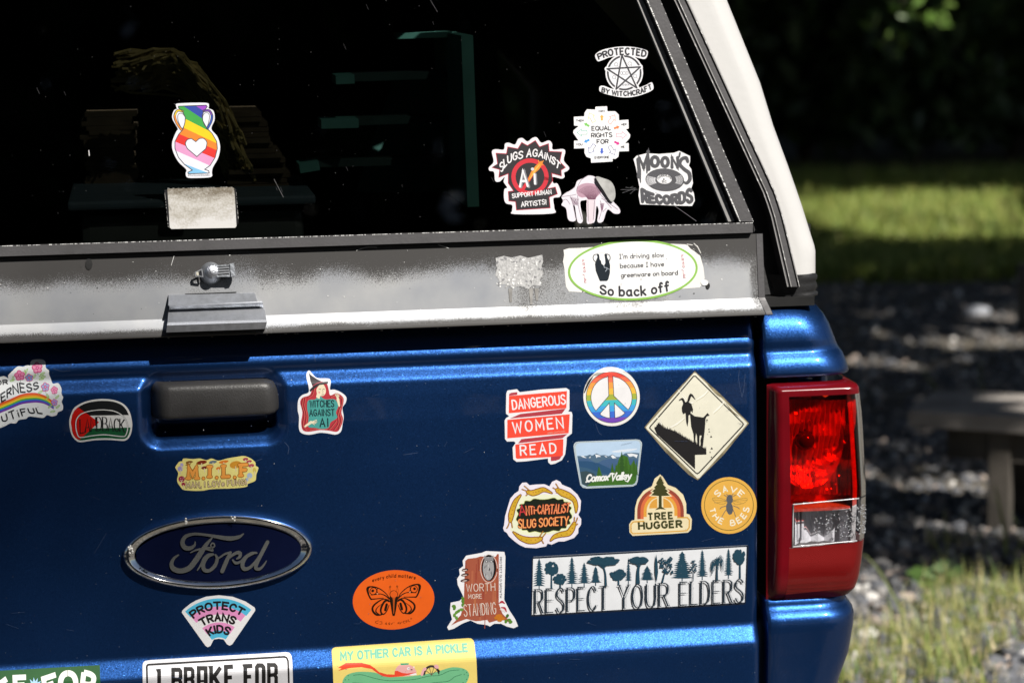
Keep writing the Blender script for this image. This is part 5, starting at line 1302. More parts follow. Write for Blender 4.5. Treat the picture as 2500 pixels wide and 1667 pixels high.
for x, y in ((1635, 170), (1665, 140), (1690, 175), (1650, 210), (1690, 215), (1630, 135), (1700, 125)): a.stroke([(1655, 215), (x, y)], 4, TC); blob(x, y, 20, 16, 12)
a.poly([(1590, 88), (1600, 150), (1604, 220), (1592, 296), (1582, 220), (1582, 150)], TC)
a.stroke([(1855, 282), (1860, 200), (1858, 140)], 5, TC)
for x, y in ((1845, 180), (1872, 170), (1858, 145), (1842, 210), (1878, 205)): blob(x, y, 13, 11, 8)
a.stroke([(2027, 272), (2028, 200), (2040, 110)], [14, 9, 4], TC, smooth=True)
for i in range(26):
    x = rnd.uniform(1975, 2078); y = 105+abs(x-2045)*.75+rnd.uniform(-8, 25); a.stroke([(2032, 180-rnd.uniform(0, 50)), ((x+2032)/2, y-4), (x, y), (x-3, y+rnd.uniform(25, 80))], 3.2, TC, smooth=True, n=3)
a.part('lettering'); LC = '#27343f'
def by(x): return 514-(x-715)*.0558
def ty(x): return 342-(x-725)*.0495
for wd_, x0, x1 in (('RESPECT', 722, 1240), ('YOUR', 1325, 1675), ('ELDERS', 1760, 2212)):
    a.text(wd_, [(x0, by(x0)), (x1, by(x1))], [(x0, ty(x0)), (x1, ty(x1))], 12, LC, style='serif', sp=3.0)
    a.text(wd_, [(x0+15, by(x0)-4), (x1+12, by(x1)-4)], [(x0+15, ty(x0)+6), (x1+12, ty(x1)+6)], 2, LC, style='flat', sp=3.0)
a.done('sticker', 'long white bumper sticker with a row of tree silhouettes growing from tall serif lettering', 'bumper sticker', GT)
# flowers and rainbow, cut by the left edge of the picture
B1 = (0, 860, 6.0306)
a = S('tg', B1)
a.poly([(-520, 1380), (-640, 1100), (-560, 700), (-320, 480), (0, 393), (60, 390), (112, 418), (110, 375), (160, 318), (250, 246), (330, 248), (390, 223), (435, 233), (438, 185), (480, 153), (600, 148), (657, 180), (667, 258), (712, 300), (714, 350), (742, 430), (772, 493), (852, 488), (902, 560), (902, 620), (927, 680), (907, 740), (927, 800), (917, 860), (852, 892), (832, 932), (760, 950), (690, 932), (640, 970), (560, 967), (430, 952), (380, 987), (280, 1002), (230, 1052), (150, 1052), (90, 1082), (20, 1114), (-120, 1150), (-300, 1330)], '#eef2f4', True, thick=.0004)
a.part('rainbow')
rb = [(-420, 1050), (-200, 920), (0, 835), (150, 775), (300, 712), (430, 690), (560, 690), (680, 725), (790, 800)]
for d, c in ((-62, '#e8502c'), (-38, '#f08c2c'), (-15, '#f4d23c'), (9, '#5cb848'), (32, '#3c68d0'), (55, '#7838a8')): a.stroke([(x, y+d*(1-.25*max(0, x-430)/360)) for x, y in rb], [25]*7+[22, 15], c, smooth=True, cap=False)
a.part('leaves')
for x, y, g in ((380, 310, 60), (360, 330, 100), (180, 420, 80), (170, 450, 20), (500, 385, 60), (620, 345, 25), (600, 380, 15), (630, 400, 20), (600, 430, 10), (840, 670, 40), (690, 690, 60), (700, 660, 120), (735, 805, 40), (850, 810, 40), (775, 880, 10), (590, 605, 30)):
    a.stroke(a.ellp(x, y, 36, 14, -g, 10), 6, '#98c860', closed=True); a.stroke([(x-26*math.cos(R(g)), y+26*math.sin(R(g))), (x+26*math.cos(R(g)), y-26*math.sin(R(g)))], 9, '#b4d888')
a.part('flowers')
def flower(x, y, r_, fill, edge='#d83c88'):
    a.stroke([(x+4, y+r_*.5), (x+12, y+r_*1.25)], 6, '#3c4a3c')
    for k in range(5):
        t = R(90+72*k+9); a.ell(x+r_*.58*math.cos(t), y-r_*.58*math.sin(t), r_*.48, r_*.46, edge, n=14)
    for k in range(5):
        t = R(90+72*k+9); a.ell(x+r_*.58*math.cos(t), y-r_*.58*math.sin(t), r_*.33, r_*.31, fill, n=12)
    a.ell(x, y, r_*.14, r_*.14, '#f8b8d8', n=8)
for f_ in ((280, 375, 78, '#f090b8'), (540, 265, 78, '#f4a0c0'), (420, 408, 60, '#80a8e0'), (662, 540, 62, '#a8b8e4'), (796, 580, 52, '#f4a0c4'), (798, 748, 50, '#a8a8e8')): flower(*f_)
a.part('lettering'); BL = '#26282e'
a.line('OR', -62, 520, 100, 500, 62, 17, BL, sp=3)
a.text('EERNESS', [(-70, 775), (60, 715), (150, 645), (250, 608), (340, 612), (445, 592), (560, 550)], [(-80, 680), (45, 610), (130, 565), (215, 490), (330, 500), (420, 500), (545, 470)], 19, BL, sp=3.2, jit=.8)
a.text('UTiFUL', [(40, 1030), (190, 990), (300, 945), (450, 898), (620, 912)], [(20, 955), (140, 890), (270, 850), (450, 830), (590, 838)], 18, BL, sp=4, jit=.8)
a.done('sticker', 'white cloud-edged sticker with pink flowers over a rainbow, cut by the picture edge', 'sticker', GT)
# flag oval
a = S('tg', B1)
a.poly([(1018, 1050), (1038, 930), (1100, 818), (1250, 738), (1450, 700), (1650, 708), (1800, 758), (1892, 850), (1937, 980), (1947, 1100), (1922, 1220), (1872, 1287), (1800, 1306), (1600, 1292), (1400, 1297), (1200, 1324), (1120, 1302), (1050, 1212)], '#e6e6e4', True, thick=.0004)
a.part('flag')
FL = catmull([(1042, 1045), (1062, 930), (1122, 838), (1260, 762), (1450, 727), (1640, 732), (1788, 782), (1868, 868), (1912, 985), (1922, 1100), (1898, 1208), (1858, 1263), (1800, 1280), (1600, 1268), (1400, 1273), (1200, 1300), (1130, 1278), (1070, 1200)], True, 4)
a.poly(FL, '#1e2022'); c_ = clip(FL, (1000, 945), (1950, 930)); a.poly(c_, '#e6e6e4'); c_ = clip(FL, (1000, 1135), (1950, 1110)); a.poly(c_, '#1c5c38')
a.poly([(1150, 820), (1458, 1035), (1168, 1292), (1130, 1278), (1085, 1228), (1062, 1160), (1042, 1045), (1050, 985), (1066, 925), (1095, 865), (1122, 838)], '#d81c14')
IF = [(1115, 1050), (1150, 955), (1250, 892), (1450, 857), (1650, 867), (1780, 922), (1850, 1000), (1880, 1110), (1850, 1225), (1780, 1242), (1550, 1217), (1350, 1232), (1180, 1255), (1130, 1180)]
a.stroke(IF, 20, '#1e2022', smooth=True, closed=True); a.stroke(IF, 13, '#e6e6e4', smooth=True, closed=True)
a.part('lettering'); a.text('LANDBACK', [(1180, 1200), (1300, 1175), (1500, 1160), (1700, 1165), (1830, 1180)], [(1175, 1000), (1300, 985), (1450, 960), (1640, 975), (1830, 1000)], 19, '#1a1a1c', style='serif', sp=1.6)
a.done('sticker', 'rounded sticker in red, black, white and green flag stripes left of the handle', 'sticker', GT)
# witch
B2 = (280, 860, 3.7935)
a = S('tg', B2)
a.poly([(1786, 215), (1810, 190), (1837, 215), (1882, 252), (1990, 257), (2006, 290), (1998, 350), (2040, 352), (2102, 378), (2148, 420), (2143, 470), (2112, 520), (2123, 600), (2113, 660), (2098, 732), (2050, 763), (1970, 752), (1900, 747), (1800, 765), (1728, 747), (1707, 700), (1709, 600), (1697, 540), (1702, 450), (1738, 403), (1798, 378), (1798, 320), (1784, 260)], WH, True, thick=.0004)
a.part('hair')
HR = [(1832, 345), (1850, 320), (1900, 305), (1965, 298), (1985, 350), (2000, 405), (2060, 383), (2117, 420), (2122, 470), (2102, 560), (2117, 620), (2097, 690), (2060, 737), (1980, 727), (1900, 722), (1800, 737), (1743, 722), (1728, 650), (1740, 560), (1720, 470), (1743, 425), (1808, 402)]
a.poly(HR, '#bb3c46', True)
for p in ([(1745, 430), (1735, 500), (1755, 580), (1740, 680), (1770, 720)], [(1765, 430), (1755, 500), (1775, 590), (1760, 690)], [(2100, 420), (2105, 470), (2080, 560), (2095, 630), (2070, 720)], [(2085, 520), (2065, 590), (2070, 660), (2030, 720)], [(1850, 340), (1830, 400), (1790, 425)], [(2050, 640), (2010, 690), (1980, 720)], [(1800, 725), (1870, 712), (1960, 716)], [(2000, 420), (2060, 405), (2095, 430)]):
    a.stroke(p, 7, '#6c1c28', smooth=True); a.stroke([(x+7, y) for x, y in p], 4, '#e07868', smooth=True)
a.part('cloak')
a.poly([(1795, 450), (1860, 440), (1895, 405), (1950, 440), (2040, 440), (2072, 500), (2052, 560), (2062, 610), (2002, 650), (1982, 700), (1920, 712), (1860, 702), (1793, 690), (1798, 600), (1784, 520)], '#4fa29c', True)
a.part('face')
a.poly([(1872, 350), (1900, 312), (1935, 305), (1958, 345), (1956, 385), (1935, 408), (1905, 412), (1900, 435), (1870, 420), (1876, 390)], '#f2e6c8', True)
for x in (1905, 1940): a.stroke([(x-10, 352), (x, 346), (x+10, 352)], 4, '#33302e'); 
a.ell(1898, 378, 9, 9, '#e8a0a0', n=10); a.stroke([(1928, 352), (1934, 378), (1924, 380)], 3, '#8a6a58'); a.stroke([(1922, 398), (1940, 396)], 5, '#5c1c24')
a.part('hat'); a.poly([(1807, 212), (1830, 232), (1880, 262), (1930, 285), (1982, 280), (1978, 300), (1900, 312), (1850, 346), (1814, 374), (1808, 355), (1838, 325), (1818, 280)], '#3b383c'); a.stroke([(1840, 318), (1880, 296), (1930, 284)], 6, '#b85060', smooth=True)
a.part('hand')
for bs, fs in (((2082, 500, 2070, 440), ((2045, 395), (2058, 385), (2072, 390), (2080, 405))), ((1765, 688, 1820, 650), ((1870, 630), (1875, 645), (1865, 660), (1850, 672)))):
    a.part('hand#%d' % bs[0]); a.stroke([bs[:2], bs[2:]], [16, 26], '#f2e6c8')
    for f_ in fs: a.stroke([bs[2:], f_], 8, '#f2e6c8'); a.stroke([((bs[2]+f_[0])/2, (bs[3]+f_[1])/2+4), (f_[0], f_[1]+4)], 2, '#6c5848')
a.part('lettering'); WL = '#1c2e36'
a.line('WITCHES', 1812, 512, 2032, 508, 58, 9, WL, sp=3); a.line('AGAINST', 1808, 592, 2036, 588, 56, 9, WL, sp=3); a.line('AI', 1904, 690, 1978, 688, 72, 11, WL, sp=4)
a.done('sticker', 'red-haired witch sticker with a black hat and teal lettered cloak', 'sticker', GT)
# fungi lettering
a = S('tg', B2)
a.poly([(563, 1060), (598, 1013), (625, 1008), (640, 983), (720, 988), (790, 983), (850, 998), (900, 983), (960, 1003), (1040, 983), (1130, 968), (1200, 960), (1262, 983), (1302, 1018), (1307, 1050), (1332, 1070), (1312, 1130), (1302, 1187), (1232, 1217), (1222, 1242), (1100, 1257), (900, 1264), (800, 1280), (650, 1274), (608, 1242), (578, 1190), (588, 1120), (568, 1080)], '#efe38c', True, thick=.0004)
a.part('mushrooms')
for x, y, rx, ry, c in ((690, 1018, 34, 13, '#8a5c28'), (680, 1040, 26, 9, '#a87030'), (805, 1020, 50, 18, '#84301c'), (830, 1068, 28, 14, '#7c2a20'), (910, 1016, 38, 14, '#6c7c88'), (1010, 1014, 46, 14, '#e6802c'), (960, 1074, 22, 14, '#e88838'), (1120, 1040, 56, 34, '#d89834'), (1212, 990, 26, 14, '#b44c5c'), (1245, 1010, 26, 12, '#b44c5c'), (1265, 1048, 28, 16, '#b85460'),
                        (608, 1078, 26, 24, '#b0a4d4'), (622, 1042, 14, 18, '#b8acd8'), (620, 1172, 30, 28, '#a43048'), (636, 1220, 18, 18, '#a43048'), (1250, 1140, 26, 26, '#b0c0d8'), (1222, 1178, 18, 18, '#b0c0d8'), (1295, 1090, 16, 22, '#d8c060')):
    a.ell(x, y, rx, ry, c, -10, n=14); a.stroke([(x, y+ry*.5), (x+4, y+ry+24)], 9, '#e4d6b0')
for x, y in ((612, 1165), (628, 1180), (608, 1184), (634, 1160)): a.ell(x, y, 4, 4, '#f0d8d8', n=7)
a.part('lettering')
for w_, c in ((42, '#a4691e'), (29, '#f3a44c')):
    for ch, x0, x1, yt, yb in (('M', 682, 762, 1068, 1165), ('I', 878, 882, 1058, 1152), ('L', 1008, 1058, 1052, 1150), ('F', 1168, 1222, 1042, 1140)):
        a.text(ch, [(x0, yb), (x1, yb-3)], [(x0, yt), (x1, yt-3)], w_, c)
        for e in ((x0, yb),)+(((x1, yb),) if ch == 'M' else ()): a.stroke([(e[0]-15, e[1]), (e[0]+15, e[1]-1)], w_*.8, c)
        if ch == 'I': a.stroke([(862, yt), (898, yt-1)], w_*.8, c)
        if ch in 'LF': a.stroke([(x0-15, yt), (x0+15, yt-1)], w_*.8, c)
    for x, y in ((822, 1165), (945, 1158), (1112, 1156)): a.ell(x, y, w_*.45, w_*.45, c, n=12)
for w_, c in ((14, '#5c421e'), (6.5, '#f6deb4')): a.line('MAN, I LOVe FUNGI', 664, 1254, 1216, 1222, 48, w_, c, sp=3.6)
a.done('sticker', 'yellow bubble-edged sticker with fat orange letters among little mushrooms', 'sticker', GT)
# fan in blue, pink and white
a = S('tg', (260, 1220, 4.126))
a.poly([(758, 1130), (763, 1110), (785, 1088), (840, 1043), (900, 1008), (1000, 970), (1130, 955), (1270, 970), (1400, 1018), (1490, 1078), (1498, 1095), (1496, 1112), (1265, 1452), (1240, 1464), (1215, 1452), (1180, 1402), (1130, 1394), (1080, 1402), (1047, 1467), (1020, 1480), (998, 1467)], '#eaeaec', thick=.0004)
a.part('stripes')
def band(r0, r1, a0, a1, c):
    f = lambda r_, aa, bb: [(1135+r_*math.cos(R(aa+(bb-aa)*i/16)), 1500-r_*math.sin(R(aa+(bb-aa)*i/16))) for i in range(17)]
    a.poly(f(r1, a0, a1)+f(r0, a1, a0), c)
for r0, r1, c in ((432, 514, '#55bce0'), (352, 432, '#e596c8'), (190, 272, '#e596c8'), (118, 190, '#55bce0')): band(r0, r1, 132-(514-r1)*.013, 51+(514-r1)*.016, c)
a.part('lettering'); BL2 = '#242022'
a.arc('PROTECT', 1135, 1500, 408, 476, 129, 57, 21, BL2, sp=3); a.arc('TRANS', 1135, 1500, 290, 358, 125, 61, 21, BL2, sp=3); a.arc('KIDS', 1135, 1500, 168, 238, 124, 60, 21, BL2, sp=3)
a.done('sticker', 'fan-shaped sticker with pale blue, pink and white stripes under the oval badge', 'sticker', GT)
# orange butterfly oval
a = S('tg', (820, 1360, 7.839))
a.ell(1102, 807, 782, 568, '#ea6420', -4.5, 64, thick=.0004)
a.part('butterfly'); BB = '#20160e'
L_ = lambda p: [(2206-x, y+.1*(x-1103)) for x, y in p]
for f in (lambda p: p, L_):
    a.stroke(f([(1185, 770), (1240, 680), (1350, 580), (1470, 522), (1580, 512), (1610, 550), (1590, 640), (1540, 742), (1500, 752), (1300, 752)]), [14, 16, 20, 24, 30, 34, 30, 30, 24, 14], BB, smooth=True)
    a.stroke(f([(1560, 515), (1600, 560), (1575, 650)]), [10, 44, 14], BB, smooth=True)
    a.stroke(f(Art.ellp(1492, 600, 66, 66, 0, 20)), 14, BB, closed=True); a.stroke(f([(1500, 590), (1505, 594)]), 52, BB)
    a.stroke(f([(1190, 775), (1260, 710), (1350, 668), (1450, 664), (1535, 670)]), [24, 22, 16, 24, 12], BB, smooth=True); a.stroke(f([(1413, 545), (1420, 600), (1408, 650)]), 14, BB, smooth=True); a.stroke(f([(1412, 657), (1414, 659)]), 24, '#d8a080')
    a.stroke(f([(1190, 800), (1300, 772), (1420, 825), (1500, 900), (1497, 985), (1425, 1060), (1330, 1068)]), [12, 20, 30, 36, 40, 40, 20], BB, smooth=True)
    a.stroke(f([(1185, 830), (1240, 800), (1300, 850), (1345, 950), (1340, 1030), (1290, 1062), (1230, 1000), (1190, 900)]), [26, 44, 40, 38, 34, 24, 18, 16], BB, smooth=True)
    a.stroke(f([(1330, 860), (1420, 930), (1440, 1000), (1380, 1055)]), [6, 18, 24, 14], BB, smooth=True)
    a.stroke(f([(1235, 880), (1262, 985)]), 48, BB)
    a.stroke(f([(1150, 690), (1165, 610), (1172, 545)]), 9, '#a04818'); a.stroke(f([(1190, 700), (1192, 610), (1172, 545)]), 6, '#a04818'); a.stroke(f([(1168, 545), (1172, 550)]), 40, '#a04818')
a.poly([(1030, 740), (1178, 735), (1165, 900), (1130, 1095), (1103, 1112), (1080, 1098), (1045, 900)], BB, True); a.ell(1106, 700, 78, 78, BB); a.ell(1106, 700, 66, 66, '#ea6420')
a.poly([(1076, 755), (1138, 755), (1125, 810), (1112, 1070), (1098, 1072), (1090, 810)], '#b85420'); a.ell(1104, 702, 52, 50, '#e05e20')
a.part('lettering')
a.text('every child matters', [(700, 462), (860, 416), (1050, 378), (1250, 374), (1400, 388), (1515, 408)], [(690, 400), (850, 352), (1050, 316), (1250, 312), (1410, 326), (1528, 348)], 11, '#3c1608', sp=3.6)
SY = '#7c3410'
for p in ([(815, 1205), (762, 1215), (758, 1245), (805, 1258)], [(845, 1222), (880, 1225), (885, 1262), (840, 1275)], [(940, 1262), (965, 1240), (972, 1278), (940, 1262)], [(1000, 1262), (1025, 1240), (1032, 1280), (1000, 1262)], [(1055, 1250), (1068, 1275), (1095, 1238)], [(1180, 1250), (1208, 1232), (1212, 1265), (1180, 1250)], [(1228, 1230), (1235, 1265), (1265, 1225)], [(1325, 1210), (1290, 1215), (1285, 1240), (1320, 1252)], [(1345, 1245), (1340, 1205), (1365, 1200), (1365, 1222), (1345, 1225)], [(1385, 1180), (1395, 1222), (1420, 1215)]): a.stroke(p, 8, SY)
a.stroke(Art.ellp(1440, 1165, 11, 11, 0, 10), 5, SY, closed=True); a.ell(828, 1225, 4, 4, SY); a.ell(1115, 1236, 5, 5, SY)
a.done('sticker', 'bright orange oval sticker with a black butterfly', 'sticker', GT)
# green plate, silver plate, yellow pickle plate along the bottom edge
a = S('tg', (0, 1560, 3.1784), .0008)
a.poly([(-700, 278), (775, 195), (789, 520), (-690, 600)], '#2c5c32', thick=.0008)
a.part('star'); a.poly([(272+(62 if k % 2 == 0 else 34)*math.cos(R(k*15+8)), 342-(62 if k % 2 == 0 else 34)*math.sin(R(k*15+8))) for k in range(24)], '#a8d0f4')
a.part('lettering'); WF = '#f2f4ee'
def fat(c, q, w_): a.text(c, [q[0], q[1]], [q[2], q[3]], w_, WF, style='flat')
fat('K', [(-62, 420), (62, 408), (-60, 300), (58, 292)], 38); fat('E', [(125, 392), (212, 386), (118, 284), (204, 280)], 36)
fat('F', [(362, 395), (436, 368), (340, 290), (434, 262)], 36); fat('O', [(472, 378), (592, 372), (472, 252), (588, 250)], 40); fat('R', [(632, 388), (712, 395), (652, 245), (735, 262)], 38)
a.done('bumper_sticker', 'dark green bumper sticker with fat white letters at the left picture edge', 'bumper sticker', GT)
a = S('tg', (0, 1560, 3.1784), .0008)
a.poly([(1106, 195), (1110, 178), (1125, 165), (1170, 158), (2215, 97), (2245, 102), (2260, 122), (2264, 150), (2275, 640), (2250, 670), (1150, 735), (1112, 700)], simple('silver plate vinyl', (.66, .66, .69), .32, .35, .06, 60.0), thick=.001)
a.stroke([(1150, 690), (1139, 205), (1142, 195), (1152, 190), (2205, 129), (2222, 135), (2232, 155), (2243, 620), (2230, 640), (1165, 705)], 14, '#1d1c1c', closed=True)
a.part('lettering'); q_ = '#1d1c1c'
for c, x0, x1, yt, yb in (('I', 1232, 1236, 230, 375), ('B', 1342, 1400, 222, 370), ('R', 1438, 1494, 216, 366), ('A', 1536, 1596, 210, 360), ('K', 1636, 1712, 206, 356), ('E', 1750, 1806, 200, 350), ('F', 1900, 1956, 194, 344), ('O', 1986, 2044, 188, 338), ('R', 2082, 2138, 184, 334)):
    if c in 'OA':
        if c == 'O': a.stroke([(x0+4, yb), (x0+4, yt+12), (x0+14, yt), (x1-14, yt), (x1-2, yt+12), (x1-2, yb-12), (x1-14, yb), (x0+4, yb)], 30, q_)
        else: a.stroke([(x0+4, yb), (x0+4, yt), (x1-2, yt), (x1-2, yb)], 30, q_, cap=False); a.stroke([(x0, yb-60), (x1, yb-64)], 18, q_)
    elif c in 'BR': a.stroke([(x0, yb), (x0, yt), (x1-10, yt), (x1, yt+10), (x1, yt+52), (x1-14, yt+66), (x0, yt+70)], 28, q_, cap=False); a.stroke([(x1-12, yt+64), (x1, yt+85), (x1, yb)], 28, q_, cap=False)
    else: a.text(c, [(x0, yb), (x1, yb-3)], [(x0, yt), (x1, yt-3)], 30, q_, style='flat')
    if c in 'IFK': a.poly([(x0-24, yt-12), (x0+16, yt-14), (x0+14, yt+16), (x0-12, yt+14)], q_)
a.done('bumper_sticker', 'silver plate-shaped bumper sticker with a black border and black block letters', 'bumper sticker', GT)
a = S('tg', (780, 1540, 5.6), .0008)
a.poly([(163, 275), (168, 250), (185, 230), (215, 218), (2040, 95), (2075, 100), (2100, 120), (2113, 150), (2128, 400), (2150, 1000), (2110, 1050), (240, 1180), (195, 1130)], '#ecd478', thick=.0012)
a.part('pickle')
a.poly([(300, 711), (310, 620), (375, 548), (520, 512), (740, 522), (850, 570), (950, 582), (1150, 577), (1320, 560), (1560, 520), (1660, 487), (1800, 450), (1950, 468), (2022, 530), (2012, 620), (1950, 730), (1900, 900), (1500, 960), (600, 1000), (400, 930), (310, 820)], '#72ba8a', True)
DG = '#2c6c4c'
for p in ([(450, 560), (560, 552), (740, 600), (920, 632), (1150, 625), (1300, 612), (1480, 570), (1620, 560), (1760, 500), (1890, 488)], [(440, 662), (620, 675), (700, 700), (900, 740)], [(1350, 705), (1550, 660), (1740, 640), (1830, 580), (1920, 550)], [(1850, 720), (1950, 655)]): a.stroke(p, 7, DG, smooth=True)
a.ell(1625, 720, 80, 34, '#2c4a34')
for x, y in ((380, 562), (340, 620), (310, 660), (388, 618), (330, 690), (1945, 485), (1992, 522), (1960, 548), (2012, 565), (1992, 615)): a.ell(x, y, 6, 8, DG, n=7)
a.part('driver')
a.poly([(1015, 550), (1020, 490), (1050, 440), (1100, 415), (1200, 415), (1270, 450), (1310, 520), (1250, 560), (1100, 575)], '#eab0ae', True)
a.poly([(1090, 402), (1208, 398), (1200, 418), (1098, 424)], '#4ca078')
a.ell(1200, 468, 20, 20, '#f8ecec', n=12); a.ell(1206, 470, 7, 7, '#302828', n=8); a.ell(1243, 484, 15, 8, '#40302c', n=9); a.ell(1275, 450, 9, 12, '#f8ecec', n=9)
a.poly([(1200, 548), (1305, 528), (1312, 556), (1240, 562)], '#eeeef0')
a.part('scarf')
a.poly([(238, 462), (350, 405), (560, 400), (680, 425), (740, 462), (800, 515), (900, 545), (1010, 550), (1015, 500), (1050, 498), (1110, 525), (1180, 535), (1312, 520), (1210, 552), (1120, 572), (950, 587), (850, 572), (780, 532), (700, 472), (560, 450), (400, 462), (245, 498), (290, 465)], '#e84c34')
a.part('steering_wheel')
a.stroke([(1412, 545)]+Art.ellp(1515, 540, 98, 104, 0, 14, 185, 350)+[(1612, 500)], 30, '#3a3436')
for t in (-60, -20, 20, 55): a.stroke([(1515, 555), (1515+88*math.sin(R(t)), 540-88*math.cos(R(t)))], 8, '#6c5848')
a.ell(1582, 442, 34, 26, '#eab0b4', 30); a.ell(1420, 476, 28, 22, '#eab0b4', -30); a.stroke([(1400, 500), (1382, 552)], 34, '#eab0b4')
a.part('lettering')
for w_, c in ((27, '#84ccac'), (5, '#57a890')): a.text('MY OTHER CAR IS A PICKLE', [(285, 370), (1150, 312), (2010, 252)], [(285, 285), (1150, 222), (2005, 170)], w_, c, sp=3.2, word=5)
a.done('bumper_sticker', 'yellow bumper sticker with a driver in a red scarf riding a green pickle', 'bumper sticker', GT)
# ---------------------------------------------------------------- ground
def ground_b(m, t, p):
    tc = N(t, 'ShaderNodeTexCoord')
    v1 = N(t, 'ShaderNodeTexVoronoi', i_Scale=46.0); v2 = N(t, 'ShaderNodeTexVoronoi', i_Scale=17.0)
    n1 = N(t, 'ShaderNodeTexNoise', i_Scale=1.3, i_Detail=8.0); n2 = N(t, 'ShaderNodeTexNoise', i_Scale=30.0, i_Detail=6.0)
    for n in (v1, v2, n1, n2): t.links.new(tc.outputs['Object'], n.inputs['Vector'])
    c1 = ramp(t, v1.outputs['Color'], [(.2, (.06, .065, .072)), (.5, (.13, .125, .12)), (.75, (.22, .185, .155)), (.95, (.36, .34, .32))])
    c2 = ramp(t, n2.outputs[0], [(.3, (.09, .085, .07)), (.7, (.20, .17, .12))])
    mx = N(t, 'ShaderNodeMix', data_type='RGBA'); t.links.new(ramp(t, n1.outputs[0], [(.42, g3(0)), (.62, g3(.75))]), mx.inputs[0]); t.links.new(c1, mx.inputs[6]); t.links.new(c2, mx.inputs[7])
    t.links.new(mx.outputs[2], p.inputs['Base Color']); p.inputs['Roughness'].default_value = .95; p.inputs['Specular IOR Level'].default_value = .2
    bp = N(t, 'ShaderNodeBump', i_Strength=.9, i_Distance=.02); t.links.new(v1.outputs[0], bp.inputs['Height']); t.links.new(bp.outputs[0], p.inputs['Normal'])
bm = bmesh.new(); rnd = random.Random(1)
X_ = [-200, -60, -20, -8, -4, -2]+[-1+.25*i for i in range(48)]+[12, 16, 25, 60, 200]; Y_ = [-200, -60, -30, -12, -6, -4, -2, -1]+[.25*i for i in range(80)]+[22, 30, 60, 200]
grid(bm, [[(x, y, .025*noise.noise(Vector((x*1.1, y*1.1, 0))) if -1 < x < 12 and 0 < y < 21 else 0) for x in X_] for y in Y_])
link('ground', bm, mat('gravel ground', ground_b), None, True)['kind'] = 'structure'
GZ = lambda x, y: .025*noise.noise(Vector((x*1.1, y*1.1, 0)))
# lawn soil strip at the back: a low bank of earth under the grass
yl0, yl1 = ground(2250, 665).y, ground(2250, 470).y
# gravel stones
ST = [simple('stone %d' % i, c, .85, 0, .25, 60.0) for i, c in enumerate(((.13, .135, .15), (.25, .24, .23), (.40, .33, .28), (.62, .60, .57), (.075, .077, .082)))]
bm = Raw(); rnd = random.Random(31)
tb = bmesh.new(); bmesh.ops.create_icosphere(tb, subdivisions=1, radius=1); tb.verts.index_update()
ICO_V = [v.co.copy() for v in tb.verts]; ICO_F = [tuple(v.index for v in f.verts) for f in tb.faces]; tb.free()
def stone(x, y, r):
    M = Matrix.Translation((x, y, GZ(x, y)+r*.25)) @ Matrix.Rotation(rnd.uniform(0, 6), 4, Vector((rnd.random(), rnd.random(), rnd.random()+.1)).normalized()) @ Matrix.Diagonal((r, r*rnd.uniform(.55, .95), r*rnd.uniform(.4, .7), 1))
    mi = rnd.choices(range(5), (4, 4, 2, 1.2, 3))[0]; k = len(bm.v)
    bm.v += [tuple(M @ (v+Vector((rnd.uniform(-1, 1), rnd.uniform(-1, 1), rnd.uniform(-1, 1)))*.15)) for v in ICO_V]
    bm.f += [(p+k, q+k, w+k) for p, q, w in ICO_F]; bm.m += [mi]*len(ICO_F)
def in_view(p, m=40):
    a_, b_ = proj(p); return 1930-m < a_ < 2500+m and -m < b_ < 1667+m
k = 0
for i in range(26000):
    py = 560+1150*rnd.random()**.8; px = rnd.uniform(1930, 2540); q = ground(px, py)
    if q.y > 8.5 or q.y < .4 or q.x < .95: continue
    stone(q.x, q.y, rnd.choice((.006, .009, .012, .016, .022, .03 if py > 1420 else .016))*rnd.uniform(.7, 1.25)); k += 1
    if k > 5200: break
link('gravel', bm, ST, None, False)['kind'] = 'stuff'
# grass: tufts among the gravel, and the lawn strip
GM = [simple('grass %d' % i, c, .6, 0, .25, 30.0) for i, c in enumerate(((.20, .28, .06), (.36, .38, .11), (.56, .48, .22), (.11, .18, .04), (.66, .56, .32)))]
def blade(bm, x, y, z, h, w, lean, ang, mi):
    dx, dy = math.cos(ang), math.sin(ang); k = len(bm.v)
    for i in range(4):
        t = i/3; cx, cy, cz = x+dx*lean*t*t, y+dy*lean*t*t, z+h*(t-.25*lean/max(h, .01)*t*t); ww = w*(1-t)**.7/2
        if i < 3: bm.v += [(cx+dy*ww, cy-dx*ww, cz), (cx-dy*ww, cy+dx*ww, cz)]
        else: bm.v.append((cx, cy, cz))
    bm.f += [(k, k+1, k+3, k+2), (k+2, k+3, k+5, k+4), (k+4, k+5, k+6)]; bm.m += [mi]*3
bm = Raw(); rnd = random.Random(41)
tufts = []
for i in range(900):
    px, py = rnd.uniform(1930, 2530), rnd.uniform(1330, 1700); q = ground(px, py)
    if q.x < .98 or noise.noise(Vector((q.x*2.6, q.y*2.6, 3))) < .10 - .2*(py > 1560): continue
    tufts.append((q.x, q.y))
for i in range(420):
    x, y = rnd.uniform(1.6, 7), rnd.uniform(-1, 5)
    if rnd.random() < .4: x = rnd.uniform(-7, -1.3)
    if not in_view(proj(Vector((x, y, 0))) and Vector((x, y, 0)), 20): tufts.append((x, y))
